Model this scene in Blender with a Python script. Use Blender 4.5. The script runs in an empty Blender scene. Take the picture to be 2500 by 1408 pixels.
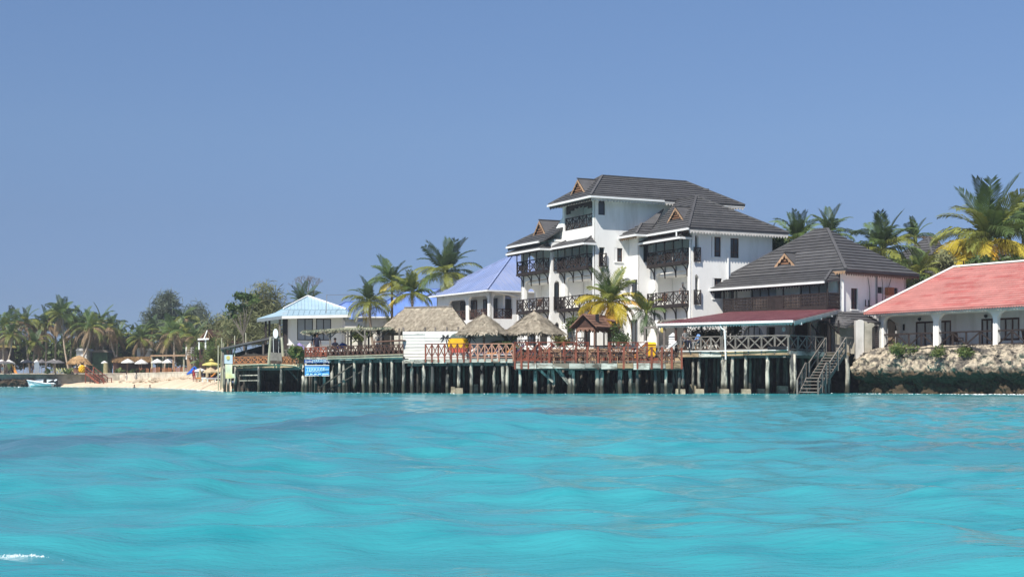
import bpy, math, random
import numpy as np
from mathutils import Vector, Matrix, noise

R = random.Random(11)
sc = bpy.context.scene
col = sc.collection
F, CX, HY, EYE = 3600.0, 1250.0, 932.0, 0.75      # focal length and horizon measured on the photograph

# ------------------------------------------------------------------ camera, sky, sun, exposure
cd = bpy.data.cameras.new('camera'); cam = bpy.data.objects.new('camera', cd); col.objects.link(cam)
cam.location = (0, 0, EYE); cam.rotation_euler = (math.pi/2, 0, 0)
cd.sensor_width = 36; cd.lens = 36*F/2500; cd.shift_y = (HY-704)/2500
cd.clip_start = .1; cd.clip_end = 6000
sc.camera = cam

SUN_EL = math.radians(50)
SUN_H = Vector((-.537, -.843))
wd = bpy.data.worlds.new('World'); sc.world = wd; wd.use_nodes = True
nt = wd.node_tree; nt.nodes.clear()
sky = nt.nodes.new('ShaderNodeTexSky'); sky.sky_type = 'NISHITA'; sky.sun_disc = False
sky.sun_elevation = SUN_EL; sky.sun_rotation = math.atan2(SUN_H.x, SUN_H.y)
sky.air_density = 1.0; sky.dust_density = .25; sky.ozone_density = 3.0; sky.altitude = 0
hs = nt.nodes.new('ShaderNodeMix'); hs.data_type = 'RGBA'; hs.blend_type = 'MULTIPLY'
hs.inputs[0].default_value = 1
# hazy tropical air: warm-white forward glow near the horizon is held back so the low sky stays blue-grey
geo = nt.nodes.new('ShaderNodeTexCoord'); sep = nt.nodes.new('ShaderNodeSeparateXYZ')
rmp = nt.nodes.new('ShaderNodeValToRGB')
e = rmp.color_ramp.elements
e[0].position = 0.0; e[0].color = (.31, .455, .90, 1)
e[1].position = 0.30; e[1].color = (.82, .86, .97, 1)
for pos, c in ((.028, (.33, .445, .80)), (.055, (.375, .455, .745)), (.109, (.51, .555, .75)), (.162, (.655, .695, .84)), (.248, (.78, .83, .96))):
    k = e.new(pos); k.color = (*c, 1)
bg = nt.nodes.new('ShaderNodeBackground'); out = nt.nodes.new('ShaderNodeOutputWorld')
L = nt.links.new
L(geo.outputs['Generated'], sep.inputs[0]); L(sep.outputs[2], rmp.inputs[0])
L(sky.outputs[0], hs.inputs[6]); L(rmp.outputs[0], hs.inputs[7])
L(hs.outputs[2], bg.inputs[0]); L(bg.outputs[0], out.inputs[0])
bg.inputs[1].default_value = .082

sl = bpy.data.lights.new('sun', 'SUN'); sl.energy = 5.0; sl.angle = math.radians(.53); sl.color = (1, .955, .88)
so = bpy.data.objects.new('sun', sl); col.objects.link(so)
sdir = Vector((SUN_H.x*math.cos(SUN_EL), SUN_H.y*math.cos(SUN_EL), math.sin(SUN_EL)))
so.rotation_euler = sdir.to_track_quat('Z', 'Y').to_euler(); so.location = sdir*200
vs = sc.view_settings; vs.view_transform = 'Standard'; vs.look = 'None'; vs.exposure = .42; vs.gamma = 1
vs.use_curve_mapping = False
sc.cycles.use_denoising = True
sc.cycles.max_bounces = 6; sc.cycles.transparent_max_bounces = 6

# ------------------------------------------------------------------ helpers
def G(px, D, z): return Vector(((px-CX)/F*D, D, z))
def P(px, py, D): return Vector(((px-CX)/F*D, D, EYE+(HY-py)/F*D))
def ZY(py, D): return EYE+(HY-py)/F*D
def V(*a): return Vector(a)
UP = V(0, 0, 1)
ORG = {}
def org(o): return ORG.get(o.name, V(0, 0, 0)) if o else V(0, 0, 0)

def tag(o, label=None, cat=None, group=None, kind=None):
    if label: o['label'] = label
    if cat: o['category'] = cat
    if group: o['group'] = group
    if kind: o['kind'] = kind
    return o

def thing(name, label, cat, loc, group=None):
    o = bpy.data.objects.new(name, None); col.objects.link(o); o.empty_display_size = .3
    o.location = loc; ORG[o.name] = Vector(loc)
    return tag(o, label, cat, group)

class MB:
    """collects shapes; build() links them as one mesh object"""
    def __init__(s, T=None): s.v = []; s.f = []; s.mi = []; s.T = T; s.cur = 0
    def p(s, q):
        q = Vector(q)
        return s.T(q) if s.T else q
    def face(s, pts, raw=False):
        b = len(s.v); s.v += [Vector(q) if raw else s.p(q) for q in pts]
        s.f.append(tuple(range(b, b+len(pts)))); s.mi.append(s.cur)
    def hexa(s, a, raw=False):
        b = len(s.v); s.v += [Vector(q) if raw else s.p(q) for q in a]
        for f in ((3,2,1,0), (4,5,6,7), (0,1,5,4), (1,2,6,5), (2,3,7,6), (3,0,4,7)):
            s.f.append(tuple(b+i for i in f)); s.mi.append(s.cur)
    def box(s, x0, x1, y0, y1, z0, z1):
        s.hexa([(x0,y0,z0), (x1,y0,z0), (x1,y1,z0), (x0,y1,z0), (x0,y0,z1), (x1,y0,z1), (x1,y1,z1), (x0,y1,z1)])
    def bar(s, a, b, w=.08, h=None, up=UP):
        a, b = s.p(a), s.p(b); h = h or w
        d = (b-a)
        if d.length < 1e-6: return
        d.normalize()
        x = d.cross(up)
        if x.length < 1e-3: x = d.cross(V(0, 1, 0))
        x.normalize(); y = x.cross(d); x *= w/2; y *= h/2
        s.hexa([a-x-y, a+x-y, a+x+y, a-x+y, b-x-y, b+x-y, b+x+y, b-x+y], raw=True)
    def tube(s, pts, rad, n=6, cap=True):
        pts = [s.p(q) for q in pts]
        if not hasattr(rad, '__len__'): rad = [rad]*len(pts)
        b = len(s.v)
        for i, q in enumerate(pts):
            d = pts[min(i+1, len(pts)-1)]-pts[max(i-1, 0)]
            d.normalize(); x = d.cross(UP)
            if x.length < .05: x = d.cross(V(1, 0, 0))
            x.normalize(); y = d.cross(x)
            for k in range(n):
                a = 2*math.pi*k/n; s.v.append(q+(x*math.cos(a)+y*math.sin(a))*rad[i])
        for i in range(len(pts)-1):
            for k in range(n):
                k2 = (k+1) % n; s.f.append((b+i*n+k, b+i*n+k2, b+(i+1)*n+k2, b+(i+1)*n+k)); s.mi.append(s.cur)
        if cap:
            s.f.append(tuple(b+k for k in range(n))[::-1]); s.f.append(tuple(b+(len(pts)-1)*n+k for k in range(n))); s.mi += [s.cur]*2
    def lathe(s, c, prof, n=12, ax=1.0):
        c = Vector(c); b = len(s.v)
        for r, z in prof:
            for k in range(n):
                a = 2*math.pi*k/n; s.v.append(s.p(c+V(r*math.cos(a), r*ax*math.sin(a), z)))
        for i in range(len(prof)-1):
            for k in range(n):
                k2 = (k+1) % n; s.f.append((b+i*n+k, b+i*n+k2, b+(i+1)*n+k2, b+(i+1)*n+k)); s.mi.append(s.cur)
        s.f.append(tuple(b+k for k in range(n))[::-1]); s.f.append(tuple(b+(len(prof)-1)*n+k for k in range(n))); s.mi += [s.cur]*2
    def prism(s, poly, vec):
        a = [s.p(q) for q in poly]; vec = Vector(vec)
        if s.T: vec = s.T(vec)-s.T(V(0, 0, 0))
        b = len(s.v); n = len(a); s.v += a+[q+vec for q in a]
        s.f.append(tuple(range(b, b+n))); s.f.append(tuple(range(b+n, b+2*n))[::-1]); s.mi += [s.cur]*2
        for i in range(n):
            j = (i+1) % n; s.f.append((b+i, b+j, b+n+j, b+n+i)); s.mi.append(s.cur)
    def mesh(s, name, mats):
        me = bpy.data.meshes.new(name); me.from_pydata([tuple(q) for q in s.v], [], s.f)
        for m in (mats if isinstance(mats, (list, tuple)) else [mats]): me.materials.append(m)
        if any(s.mi): me.polygons.foreach_set('material_index', s.mi)
        return me
    def build(s, name, mats, parent=None, smooth=False, kind=None, label=None, cat=None, group=None):
        if not s.v: return None
        if parent is not None: c = org(parent)
        else:
            xs = [q.x for q in s.v]; ys = [q.y for q in s.v]; zs = [q.z for q in s.v]
            c = V((min(xs)+max(xs))/2, (min(ys)+max(ys))/2, min(zs))
        s.v = [q-c for q in s.v]
        me = s.mesh(name, mats)
        if smooth: me.polygons.foreach_set('use_smooth', [True]*len(me.polygons))
        o = bpy.data.objects.new(name, me); col.objects.link(o)
        ORG[o.name] = c
        if parent is not None: o.parent = parent
        else: o.location = c
        return tag(o, label, cat, group, kind)

def copy_tree(o, parent=None):
    c = o.copy(); col.objects.link(c); c.parent = parent
    for ch in list(o.children): copy_tree(ch, c)
    return c

def place(proto, first, loc, rz=0, label=None, sc_=1.0, group=None):
    """the first use moves the prototype itself, later uses copy it with its parts"""
    o = proto if first else copy_tree(proto)
    o.location = loc; o.rotation_euler = (0, 0, rz); o.scale = (sc_,)*3
    if label: o['label'] = label
    if group: o['group'] = group
    return o

class Ln:
    """a vertical plane over a plan line; local coords are (s along, o outwards, z)"""
    def __init__(s, o, d, n): s.o = Vector(o[:2]); s.d = Vector(d).normalized(); s.n = Vector(n).normalized()
    def __call__(s, q): w = s.o+s.d*q[0]+s.n*q[1]; return V(w.x, w.y, q[2])
    def s(s, px, off=0):
        k = (px-CX)/F; b = s.o+s.n*off
        return (k*b.y-b.x)/(s.d.x-k*s.d.y)
    def D(s, sv, off=0): return (s.o+s.d*sv+s.n*off).y
    def z(s, py, sv, off=0): return ZY(py, s.D(sv, off))
    @staticmethod
    def two(a, b):
        d = Vector((b[0]-a[0], b[1]-a[1])).normalized()
        return Ln(a, d, Vector((d.y, -d.x)))       # outward = right-hand side turned to the sea when running left to right

# ------------------------------------------------------------------ materials
MT = {}
def mat(name, c, rough=.8, var=.14, scale=2.5, bump=0., bscale=14, spec=.25, metal=0., c2=None, c2s=1.5, c2t=.55, c2w=.1,
        rnd=0., stretch=(1, 1, 1), leaf=0., tide_shade=None, wave=None):
    m = bpy.data.materials.new(name); m.use_nodes = True; MT[name] = m
    t = m.node_tree; N = t.nodes; K = t.links.new
    b = N['Principled BSDF']; o = N['Material Output']
    b.inputs['Roughness'].default_value = rough; b.inputs['Metallic'].default_value = metal
    b.inputs['Specular IOR Level'].default_value = spec
    tc = N.new('ShaderNodeTexCoord'); mp = N.new('ShaderNodeMapping'); mp.inputs['Scale'].default_value = stretch
    K(tc.outputs['Object'], mp.inputs[0])
    oi = N.new('ShaderNodeObjectInfo')
    n1 = N.new('ShaderNodeTexNoise'); n1.inputs['Scale'].default_value = scale; n1.inputs['Detail'].default_value = 5
    K(mp.outputs[0], n1.inputs['Vector'])
    mr = N.new('ShaderNodeMapRange'); mr.inputs[1].default_value = .3; mr.inputs[2].default_value = .7
    mr.inputs[3].default_value = 1-var; mr.inputs[4].default_value = 1+var; K(n1.outputs[0], mr.inputs[0])
    val = mr.outputs[0]
    if rnd:
        r = N.new('ShaderNodeMapRange'); r.inputs[3].default_value = 1-rnd; r.inputs[4].default_value = 1+rnd
        K(oi.outputs['Random'], r.inputs[0]); mm = N.new('ShaderNodeMath'); mm.operation = 'MULTIPLY'
        K(val, mm.inputs[0]); K(r.outputs[0], mm.inputs[1]); val = mm.outputs[0]
    colr = None
    def rgb(c): x = N.new('ShaderNodeRGB'); x.outputs[0].default_value = (*c, 1); return x.outputs[0]
    def mixc(f, a, b_, bt='MIX'):
        x = N.new('ShaderNodeMix'); x.data_type = 'RGBA'; x.blend_type = bt
        if isinstance(f, float): x.inputs[0].default_value = f
        else: K(f, x.inputs[0])
        K(a, x.inputs[6]); K(b_, x.inputs[7]); return x.outputs[2]
    colr = rgb(c)
    if c2:
        n2 = N.new('ShaderNodeTexNoise'); n2.inputs['Scale'].default_value = c2s; n2.inputs['Detail'].default_value = 6
        n2.inputs['Roughness'].default_value = .65
        va = N.new('ShaderNodeVectorMath'); va.operation = 'ADD'; K(mp.outputs[0], va.inputs[0])
        cx = N.new('ShaderNodeVectorMath'); cx.operation = 'SCALE'; cx.inputs[0].default_value = (7, 13, 5); K(oi.outputs['Random'], cx.inputs['Scale'])
        K(cx.outputs[0], va.inputs[1]); K(va.outputs[0], n2.inputs['Vector'])
        m2 = N.new('ShaderNodeMapRange'); m2.inputs[1].default_value = c2t-c2w; m2.inputs[2].default_value = c2t+c2w
        K(n2.outputs[0], m2.inputs[0]); colr = mixc(m2.outputs[0], colr, rgb(c2))
    if tide_shade:                                        # weed and wet up to high water; on rock also painted shade
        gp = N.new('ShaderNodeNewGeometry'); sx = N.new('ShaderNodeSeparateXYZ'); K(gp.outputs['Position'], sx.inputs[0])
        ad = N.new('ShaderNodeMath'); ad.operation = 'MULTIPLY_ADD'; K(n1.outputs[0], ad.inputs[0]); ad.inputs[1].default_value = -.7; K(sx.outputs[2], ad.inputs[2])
        m3 = N.new('ShaderNodeMapRange'); m3.inputs[1].default_value = tide_shade[0]-.45; m3.inputs[2].default_value = tide_shade[0]-.1
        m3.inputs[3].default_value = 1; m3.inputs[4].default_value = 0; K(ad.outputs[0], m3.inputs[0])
        colr = mixc(m3.outputs[0], colr, rgb(tide_shade[1]))
    cm = N.new('ShaderNodeVectorMath'); cm.operation = 'SCALE'; K(colr, cm.inputs[0]); K(val, cm.inputs['Scale'])
    K(cm.outputs[0], b.inputs['Base Color'])
    if bump:
        nb = N.new('ShaderNodeTexNoise'); nb.inputs['Scale'].default_value = bscale; nb.inputs['Detail'].default_value = 4
        K(mp.outputs[0], nb.inputs['Vector']); src = nb.outputs[0]
        bp = N.new('ShaderNodeBump'); bp.inputs['Strength'].default_value = bump; bp.inputs['Distance'].default_value = .05
        K(src, bp.inputs['Height']); K(bp.outputs[0], b.inputs['Normal'])
    if leaf:
        tr = N.new('ShaderNodeBsdfTranslucent'); K(cm.outputs[0], tr.inputs[0])
        ms = N.new('ShaderNodeMixShader'); ms.inputs[0].default_value = leaf
        K(b.outputs[0], ms.inputs[1]); K(tr.outputs[0], ms.inputs[2]); K(ms.outputs[0], o.inputs[0])
    return m

mat('plaster', (.86, .85, .81), .85, .05, .7, c2=(.63, .61, .55), c2s=.8, c2t=.66, c2w=.14, stretch=(1, 1, .22), bump=.1, bscale=9)
mat('plaster_old', (.62, .58, .53), .9, .10, 1.2, c2=(.36, .33, .29), c2s=.9, c2t=.62, c2w=.12, stretch=(1, 1, .4), bump=.2)
mat('plaster_cream', (.62, .60, .52), .9, .08, 1, c2=(.40, .37, .30), c2s=.8, c2t=.62)
mat('roof_black', (.082, .080, .081), .55, .16, 1.6, spec=.35, rnd=.16, bump=.12, bscale=30)
mat('roof_red', (.47, .20, .175), .6, .10, 1.2, spec=.35, rnd=.06, c2=(.42, .13, .115), c2s=.35, c2t=.55, c2w=.05)
mat('roof_maroon', (.24, .085, .095), .45, .14, .9, spec=.45, rnd=.08, c2=(.34, .15, .15), c2s=.6, c2t=.6)
mat('roof_blue', (.11, .21, .52), .5, .08, .5, spec=.35, rnd=.08, c2=(.17, .25, .50), c2s=.25, c2t=.5, c2w=.15)
mat('roof_blue_faded', (.20, .27, .47), .45, .10, .5, spec=.4, rnd=.08, c2=(.26, .30, .45), c2s=.25, c2t=.5, c2w=.15)
mat('roof_pale', (.35, .49, .57), .4, .06, 1, spec=.5, rnd=.07, c2=(.50, .52, .50), c2s=.8, c2t=.66)
mat('gutter_white', (.80, .80, .78), .5, .06, 2, spec=.3)
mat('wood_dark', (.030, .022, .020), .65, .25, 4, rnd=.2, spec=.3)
mat('wood_darkbrown', (.075, .038, .028), .65, .25, 4, rnd=.2)
mat('wood_red', (.20, .058, .035), .7, .25, 3, rnd=.3, c2=(.11, .05, .035), c2s=2, c2t=.6)
mat('wood_orange', (.33, .14, .06), .75, .2, 3, rnd=.25)
mat('wood_brown', (.19, .105, .075), .8, .2, 3, rnd=.2)
mat('wood_grey', (.17, .15, .13), .85, .22, 4, rnd=.25, c2=(.12, .11, .10), c2s=3, c2t=.6)
mat('wood_tan', (.36, .23, .14), .8, .2, 3, rnd=.2)
mat('pile', (.47, .43, .35), .85, .25, 3, c2=(.09, .09, .085), c2s=2.4, c2t=.50, c2w=.06, rnd=.25, stretch=(1, 1, .35), tide_shade=(.55, (.05, .048, .035)), bump=.3)
mat('pile_dark', (.15, .13, .105), .9, .25, 3, c2=(.05, .044, .037), c2s=2.4, c2t=.5, c2w=.08, rnd=.3, stretch=(1, 1, .35), tide_shade=(.6, (.03, .03, .025)), bump=.3)
mat('fascia', (.46, .46, .40), .85, .25, 2, c2=(.15, .13, .10), c2s=1.6, c2t=.55, c2w=.06, rnd=.3, stretch=(.5, .5, 2))
mat('fascia_tan', (.40, .29, .17), .85, .25, 2, c2=(.12, .085, .055), c2s=1.6, c2t=.55, c2w=.08, rnd=.3, stretch=(.5, .5, 2))
mat('plank_white', (.66, .67, .62), .8, .12, 2, c2=(.26, .27, .25), c2s=1.3, c2t=.66, c2w=.05, rnd=.08, stretch=(.6, .6, 4))
mat('thatch', (.40, .35, .27), .95, .3, 5, rnd=.1, c2=(.26, .22, .165), c2s=2.5, c2t=.55)
mat('thatch_gold', (.46, .29, .14), .95, .25, 4, rnd=.1)
mat('bamboo', (.40, .38, .27), .8, .2, 3, rnd=.2)
mat('concrete', (.40, .36, .29), .9, .18, 1, c2=(.20, .19, .15), c2s=.6, c2t=.55, c2w=.1, bump=.3)
mat('concrete_pale', (.68, .60, .48), .9, .12, 1, c2=(.42, .36, .28), c2s=.5, c2t=.55, bump=.2)
mat('footing', (.42, .34, .24), .9, .2, 3, c2=(.2, .17, .12), c2s=2, bump=.3, rnd=.2)
mat('glass', (.035, .045, .055), .06, .1, 1, spec=.6)
mat('glass_grey', (.30, .33, .36), .12, .08, 1, spec=.5)
mat('curtain', (.50, .50, .47), .9, .25, 6, stretch=(6, 6, .3))
mat('curtain_brown', (.22, .16, .11), .9, .3, 6, stretch=(6, 6, .3))
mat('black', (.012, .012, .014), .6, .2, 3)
mat('steel', (.30, .31, .32), .5, .1, 3, metal=.4)
mat('white_plastic', (.78, .78, .76), .45, .04, 2, spec=.4)
mat('yellow', (.82, .46, .01), .5, .08, 2, spec=.4)
mat('sign_blue', (.045, .27, .60), .5, .05, 2, spec=.4)
mat('sign_navy', (.012, .06, .22), .5, .05, 2, spec=.4)
mat('letter_white', (.82, .82, .80), .6, .03, 2)
mat('letter_cyan', (.55, .82, .85), .6, .03, 2)
mat('canvas_white', (.80, .79, .76), .8, .04, 2, leaf=.25)
mat('canvas_navy', (.03, .035, .05), .85, .15, 2, leaf=.1)
mat('canvas_grey', (.16, .15, .15), .85, .15, 2, leaf=.1)
mat('canvas_blue', (.02, .12, .55), .8, .1, 2, leaf=.2)
mat('canvas_yellow', (.72, .60, .20), .8, .08, 2, leaf=.25)
mat('canvas_beige', (.60, .46, .29), .8, .08, 2, leaf=.25)
mat('canvas_purple', (.36, .30, .62), .8, .08, 2, leaf=.25)
mat('cushion_orange', (.72, .28, .06), .9, .1, 3)
mat('cushion_purple', (.085, .06, .12), .9, .2, 3)
mat('cushion_blue', (.12, .22, .42), .9, .2, 3)
mat('trunk', (.30, .24, .18), .9, .25, 4, c2=(.17, .13, .10), c2s=5, c2t=.5, stretch=(1, 1, 3), bump=.4, rnd=.15)
mat('trunk_pale', (.44, .36, .27), .9, .2, 4, c2=(.26, .20, .15), c2s=5, c2t=.55, stretch=(1, 1, 3), bump=.3, rnd=.15)
mat('bark', (.14, .12, .10), .9, .25, 4, bump=.4)
mat('frond', (.095, .145, .040), .5, .25, 2, rnd=.22, spec=.35, leaf=.22)
mat('frond_dark', (.055, .090, .034), .5, .25, 2, rnd=.22, spec=.35, leaf=.18)
mat('frond_olive', (.21, .23, .05), .5, .22, 2, rnd=.2, spec=.3, leaf=.25)
mat('frond_yellow', (.50, .40, .045), .55, .18, 2, rnd=.15, spec=.3, leaf=.25)
mat('frond_gold', (.60, .34, .035), .6, .18, 2, rnd=.15, spec=.3, leaf=.25)
mat('frond_dry', (.24, .17, .10), .8, .25, 2, rnd=.2, leaf=.15)
mat('leaf_casuarina', (.16, .175, .085), .7, .3, .8, leaf=.2, c2=(.22, .215, .10), c2s=.35, c2t=.5)
mat('leaf_casuarina_blue', (.145, .175, .125), .7, .3, .8, leaf=.2, c2=(.10, .13, .09), c2s=.35, c2t=.5)
mat('leaf_dark', (.06, .10, .034), .55, .3, .8, leaf=.2, c2=(.085, .12, .035), c2s=.5, c2t=.5)
mat('leaf_mid', (.085, .125, .035), .55, .3, .8, leaf=.22, c2=(.15, .17, .05), c2s=.5, c2t=.55)
mat('leaf_rust', (.20, .13, .05), .6, .3, 1.5, leaf=.2, c2=(.13, .15, .04), c2s=1.2, c2t=.5)
mat('twig', (.16, .145, .13), .9, .2, 3)
mat('sand', (.62, .50, .36), .95, .10, .6, c2=(.50, .39, .27), c2s=.25, c2t=.55, bump=.3, bscale=5)
mat('ground', (.28, .24, .17), .95, .2, .3)
mat('rock', (.43, .365, .27), .95, .32, 5, tide_shade=(1.38, (.062, .045, .028)), c2=(.10, .088, .074), c2s=2.2, c2t=.50, c2w=.08, bump=.9, bscale=7)  # dark low band: wet algae, raised so the undercut's shade is painted in
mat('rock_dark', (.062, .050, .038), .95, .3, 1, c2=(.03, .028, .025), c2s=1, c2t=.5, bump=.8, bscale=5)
mat('rubble', (.50, .41, .30), .95, .2, 2, rnd=.25, bump=.4)
mat('skin', (.16, .085, .055), .6, .1, 3)
mat('skin_pale', (.42, .25, .18), .6, .1, 3)
mat('cloth_navy', (.02, .022, .04), .9, .2, 4)
mat('cloth_white', (.70, .70, .68), .9, .1, 4)
mat('cloth_red', (.30, .03, .03), .9, .2, 4)
mat('cloth_blue', (.16, .30, .58), .9, .2, 4)
mat('cloth_grey', (.22, .21, .20), .9, .2, 4)
mat('hair', (.012, .010, .009), .7, .2, 5)
mat('boat_white', (.78, .79, .80), .35, .05, 2, spec=.5)
mat('boat_grey', (.24, .26, .29), .6, .1, 2)
mat('foam', (.80, .84, .84), .8, .08, 5)
mat('green_wall', (.05, .11, .06), .8, .25, 1.5)
M = MT
# ------------------------------------------------------------------ the setting: sea, sand, land, cliff
def np_mesh(name, verts, faces, m, smooth=True):
    me = bpy.data.meshes.new(name); n = len(verts); k = len(faces); w = faces.shape[1]
    me.vertices.add(n); me.vertices.foreach_set('co', np.asarray(verts, np.float32).ravel())
    me.loops.add(k*w); me.loops.foreach_set('vertex_index', np.asarray(faces, np.int32).ravel())
    me.polygons.add(k); me.polygons.foreach_set('loop_start', np.arange(0, k*w, w, dtype=np.int32))
    me.update(calc_edges=True); me.materials.append(m)
    if smooth: me.polygons.foreach_set('use_smooth', np.ones(k, dtype=bool))
    return me

def grid_faces(r, c):
    i = np.arange(r-1)[:, None]*c+np.arange(c-1)[None, :]; i = i.ravel()
    return np.stack([i, i+1, i+c+1, i+c], 1)

def sea():
    rng = np.random.RandomState(5)
    Y = np.concatenate([[-400, -60, -8, -2], np.geomspace(1.2, 330, 900), [500, 900, 1500]])
    t = np.linspace(-1, 1, 460)
    YY = Y[:, None]*np.ones((1, 460)); XX = t[None, :]*(9+.43*np.clip(YY, 0, 400))
    XX = np.concatenate([np.full((len(Y), 1), -1500.), XX[:, :1]-60, XX, XX[:, -1:]+60, np.full((len(Y), 1), 1500.)], 1)
    YY = np.concatenate([YY[:, :2], YY, YY[:, :2]], 1)
    Z = np.zeros_like(XX); DX = np.zeros_like(XX); DY = np.zeros_like(XX)
    res = np.maximum(np.clip(YY, 1, 400)*.0063, .02)
    for i in range(64):
        lam = 10**rng.uniform(math.log10(.22), math.log10(3.6))
        ang = rng.normal(.25, .42) if lam > 1.5 else rng.normal(.2, .75)
        kx, ky = math.sin(ang)*2*math.pi/lam, math.cos(ang)*2*math.pi/lam
        amp = .0066*lam**.72*rng.uniform(.6, 1.25)*(1 if lam < 2.2 else .75)
        ph = kx*XX+ky*YY+rng.uniform(0, 6.28)
        a = amp/(1+(res*2.4/lam)**4)
        # groups of waves rather than an even pattern
        a = a*(.65+.5*np.sin(XX*rng.uniform(.03, .16)+YY*rng.uniform(.03, .12)+rng.uniform(0, 6)))
        Z += a*np.sin(ph); q = .75*a
        DX += q*math.sin(ang)*np.cos(ph); DY += q*math.cos(ang)*np.cos(ph)
    # one longer swell that runs in obliquely from the left
    a, b = np.array([-5.2, 10.0]), np.array([-1.2, 21.5]); d = (b-a)/np.linalg.norm(b-a); nrm = np.array([d[1], -d[0]])
    u = (XX-a[0])*d[0]+(YY-a[1])*d[1]; v = (XX-a[0])*nrm[0]+(YY-a[1])*nrm[1]
    fade = np.exp(-np.clip(-u-2, 0, 99)**2/9)*np.exp(-np.clip(u-11, 0, 99)**2/30)
    Z += .17*fade*np.exp(-np.where(v > 0, v/2.6, v/1.7)**2)
    Z += .16*np.exp(-((YY-21.5-.25*XX)/1.9)**2)*np.exp(-((XX+.2)/4.5)**2)
    Z += .10*np.exp(-((YY-15.5+.3*(XX-4))/1.3)**2)*np.exp(-((XX-4.2)/2.2)**2)
    Z *= np.clip(YY/4, .3, 1)
    Z = np.where(YY > 45, Z*(.55+.45*np.exp(-(YY-45)/25)), Z)
    Z = np.minimum(Z, .32)
    global SEA; SEA = ((XX+DX)[5:-3, 2:-2].ravel(), (YY+DY)[5:-3, 2:-2].ravel(), Z[5:-3, 2:-2].ravel())
    me = np_mesh('sea', np.stack([XX+DX, YY+DY, Z], -1).reshape(-1, 3), grid_faces(*XX.shape), M['water'])
    o = bpy.data.objects.new('sea', me); col.objects.link(o); tag(o, 'choppy clear turquoise sea with darker patches of seabed', kind='structure')

def water_mat():
    m = bpy.data.materials.new('water'); m.use_nodes = True; M['water'] = m
    t = m.node_tree; N = t.nodes; K = t.links.new; b = N['Principled BSDF']
    tc = N.new('ShaderNodeTexCoord'); sp = N.new('ShaderNodeSeparateXYZ'); K(tc.outputs['Object'], sp.inputs[0])
    def nz(scale, st, det=4, rough=.55, off=(0, 0, 0)):
        mp = N.new('ShaderNodeMapping'); mp.inputs['Scale'].default_value = st; mp.inputs['Location'].default_value = off; K(tc.outputs['Object'], mp.inputs[0])
        n = N.new('ShaderNodeTexNoise'); n.inputs['Scale'].default_value = scale; n.inputs['Detail'].default_value = det; n.inputs['Roughness'].default_value = rough
        K(mp.outputs[0], n.inputs['Vector']); return n.outputs[0]
    def mrange(v, a, b_, c=0., d=1.):
        x = N.new('ShaderNodeMapRange'); x.interpolation_type = 'SMOOTHSTEP'
        for i, q in enumerate((a, b_, c, d)): x.inputs[i+1].default_value = q
        K(v, x.inputs[0]); return x.outputs[0]
    def mth(op, a, b_):
        x = N.new('ShaderNodeMath'); x.operation = op
        for i, q in enumerate((a, b_)):
            if isinstance(q, (int, float)): x.inputs[i].default_value = q
            else: K(q, x.inputs[i])
        return x.outputs[0]
    def mixc(f, a, c):
        x = N.new('ShaderNodeMix'); x.data_type = 'RGBA'; K(f, x.inputs[0])
        for i, q in ((6, a), (7, c)):
            if isinstance(q, tuple): x.inputs[i].default_value = (*q, 1)
            else: K(q, x.inputs[i])
        return x.outputs[2]
    base = mixc(mrange(nz(.16, (1, .55, 1)), .36, .66), (.036, .265, .302), (.048, .307, .345))
    base = mixc(mrange(nz(1.1, (.8, 1.6, 1), 5), .50, .72), base, (.018, .225, .262))
    # weed beds showing through: a band 13-34 m out and thinner streaks elsewhere
    cc = mth('ADD', mth('SUBTRACT', sp.outputs[1], mth('MULTIPLY', sp.outputs[0], 3.6)), -32)
    band = mth('MULTIPLY', mrange(cc, -10, -3), mrange(cc, 12, 4))
    strk = mth('MULTIPLY', mth('MULTIPLY', mrange(sp.outputs[1], 13, 14.5), mrange(sp.outputs[1], 20, 17)), mrange(sp.outputs[0], 1.8, 3.4))
    patch = mth('MULTIPLY', band, mrange(nz(.13, (.8, 1.5, 1), 5, .6, (3.1, 1.7, 0)), .30, .52))
    side = mrange(sp.outputs[0], 5.5, .5, .1, 1.)
    patch = mth('MULTIPLY', patch, side)
    patch = mth('MAXIMUM', patch, mth('MULTIPLY', mth('MULTIPLY', strk, mrange(nz(.35, (.5, 1.6, 1), 4, .6, (1.3, 4.7, 0)), .40, .60)), .6))
    base = mixc(mth('MULTIPLY', patch, .88), base, (.040, .125, .160))
    # cloudy sand stirred up along the shore
    base = mixc(mrange(sp.outputs[1], 76, 92), base, (.045, .38, .42))
    K(base, b.inputs['Base Color'])
    b.inputs['Roughness'].default_value = .10; b.inputs['IOR'].default_value = 1.33
    b.inputs['Specular IOR Level'].default_value = .38
    # fine ripples
    bp = N.new('ShaderNodeBump'); bp.inputs['Strength'].default_value = .5; bp.inputs['Distance'].default_value = .05
    h = mth('ADD', nz(3.2, (.6, 1.6, 1), 6, .62), mth('MULTIPLY', nz(13, (.6, 1.5, 1), 4, .6), .28))
    K(h, bp.inputs['Height']); K(bp.outputs[0], b.inputs['Normal'])
water_mat(); sea()
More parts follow.
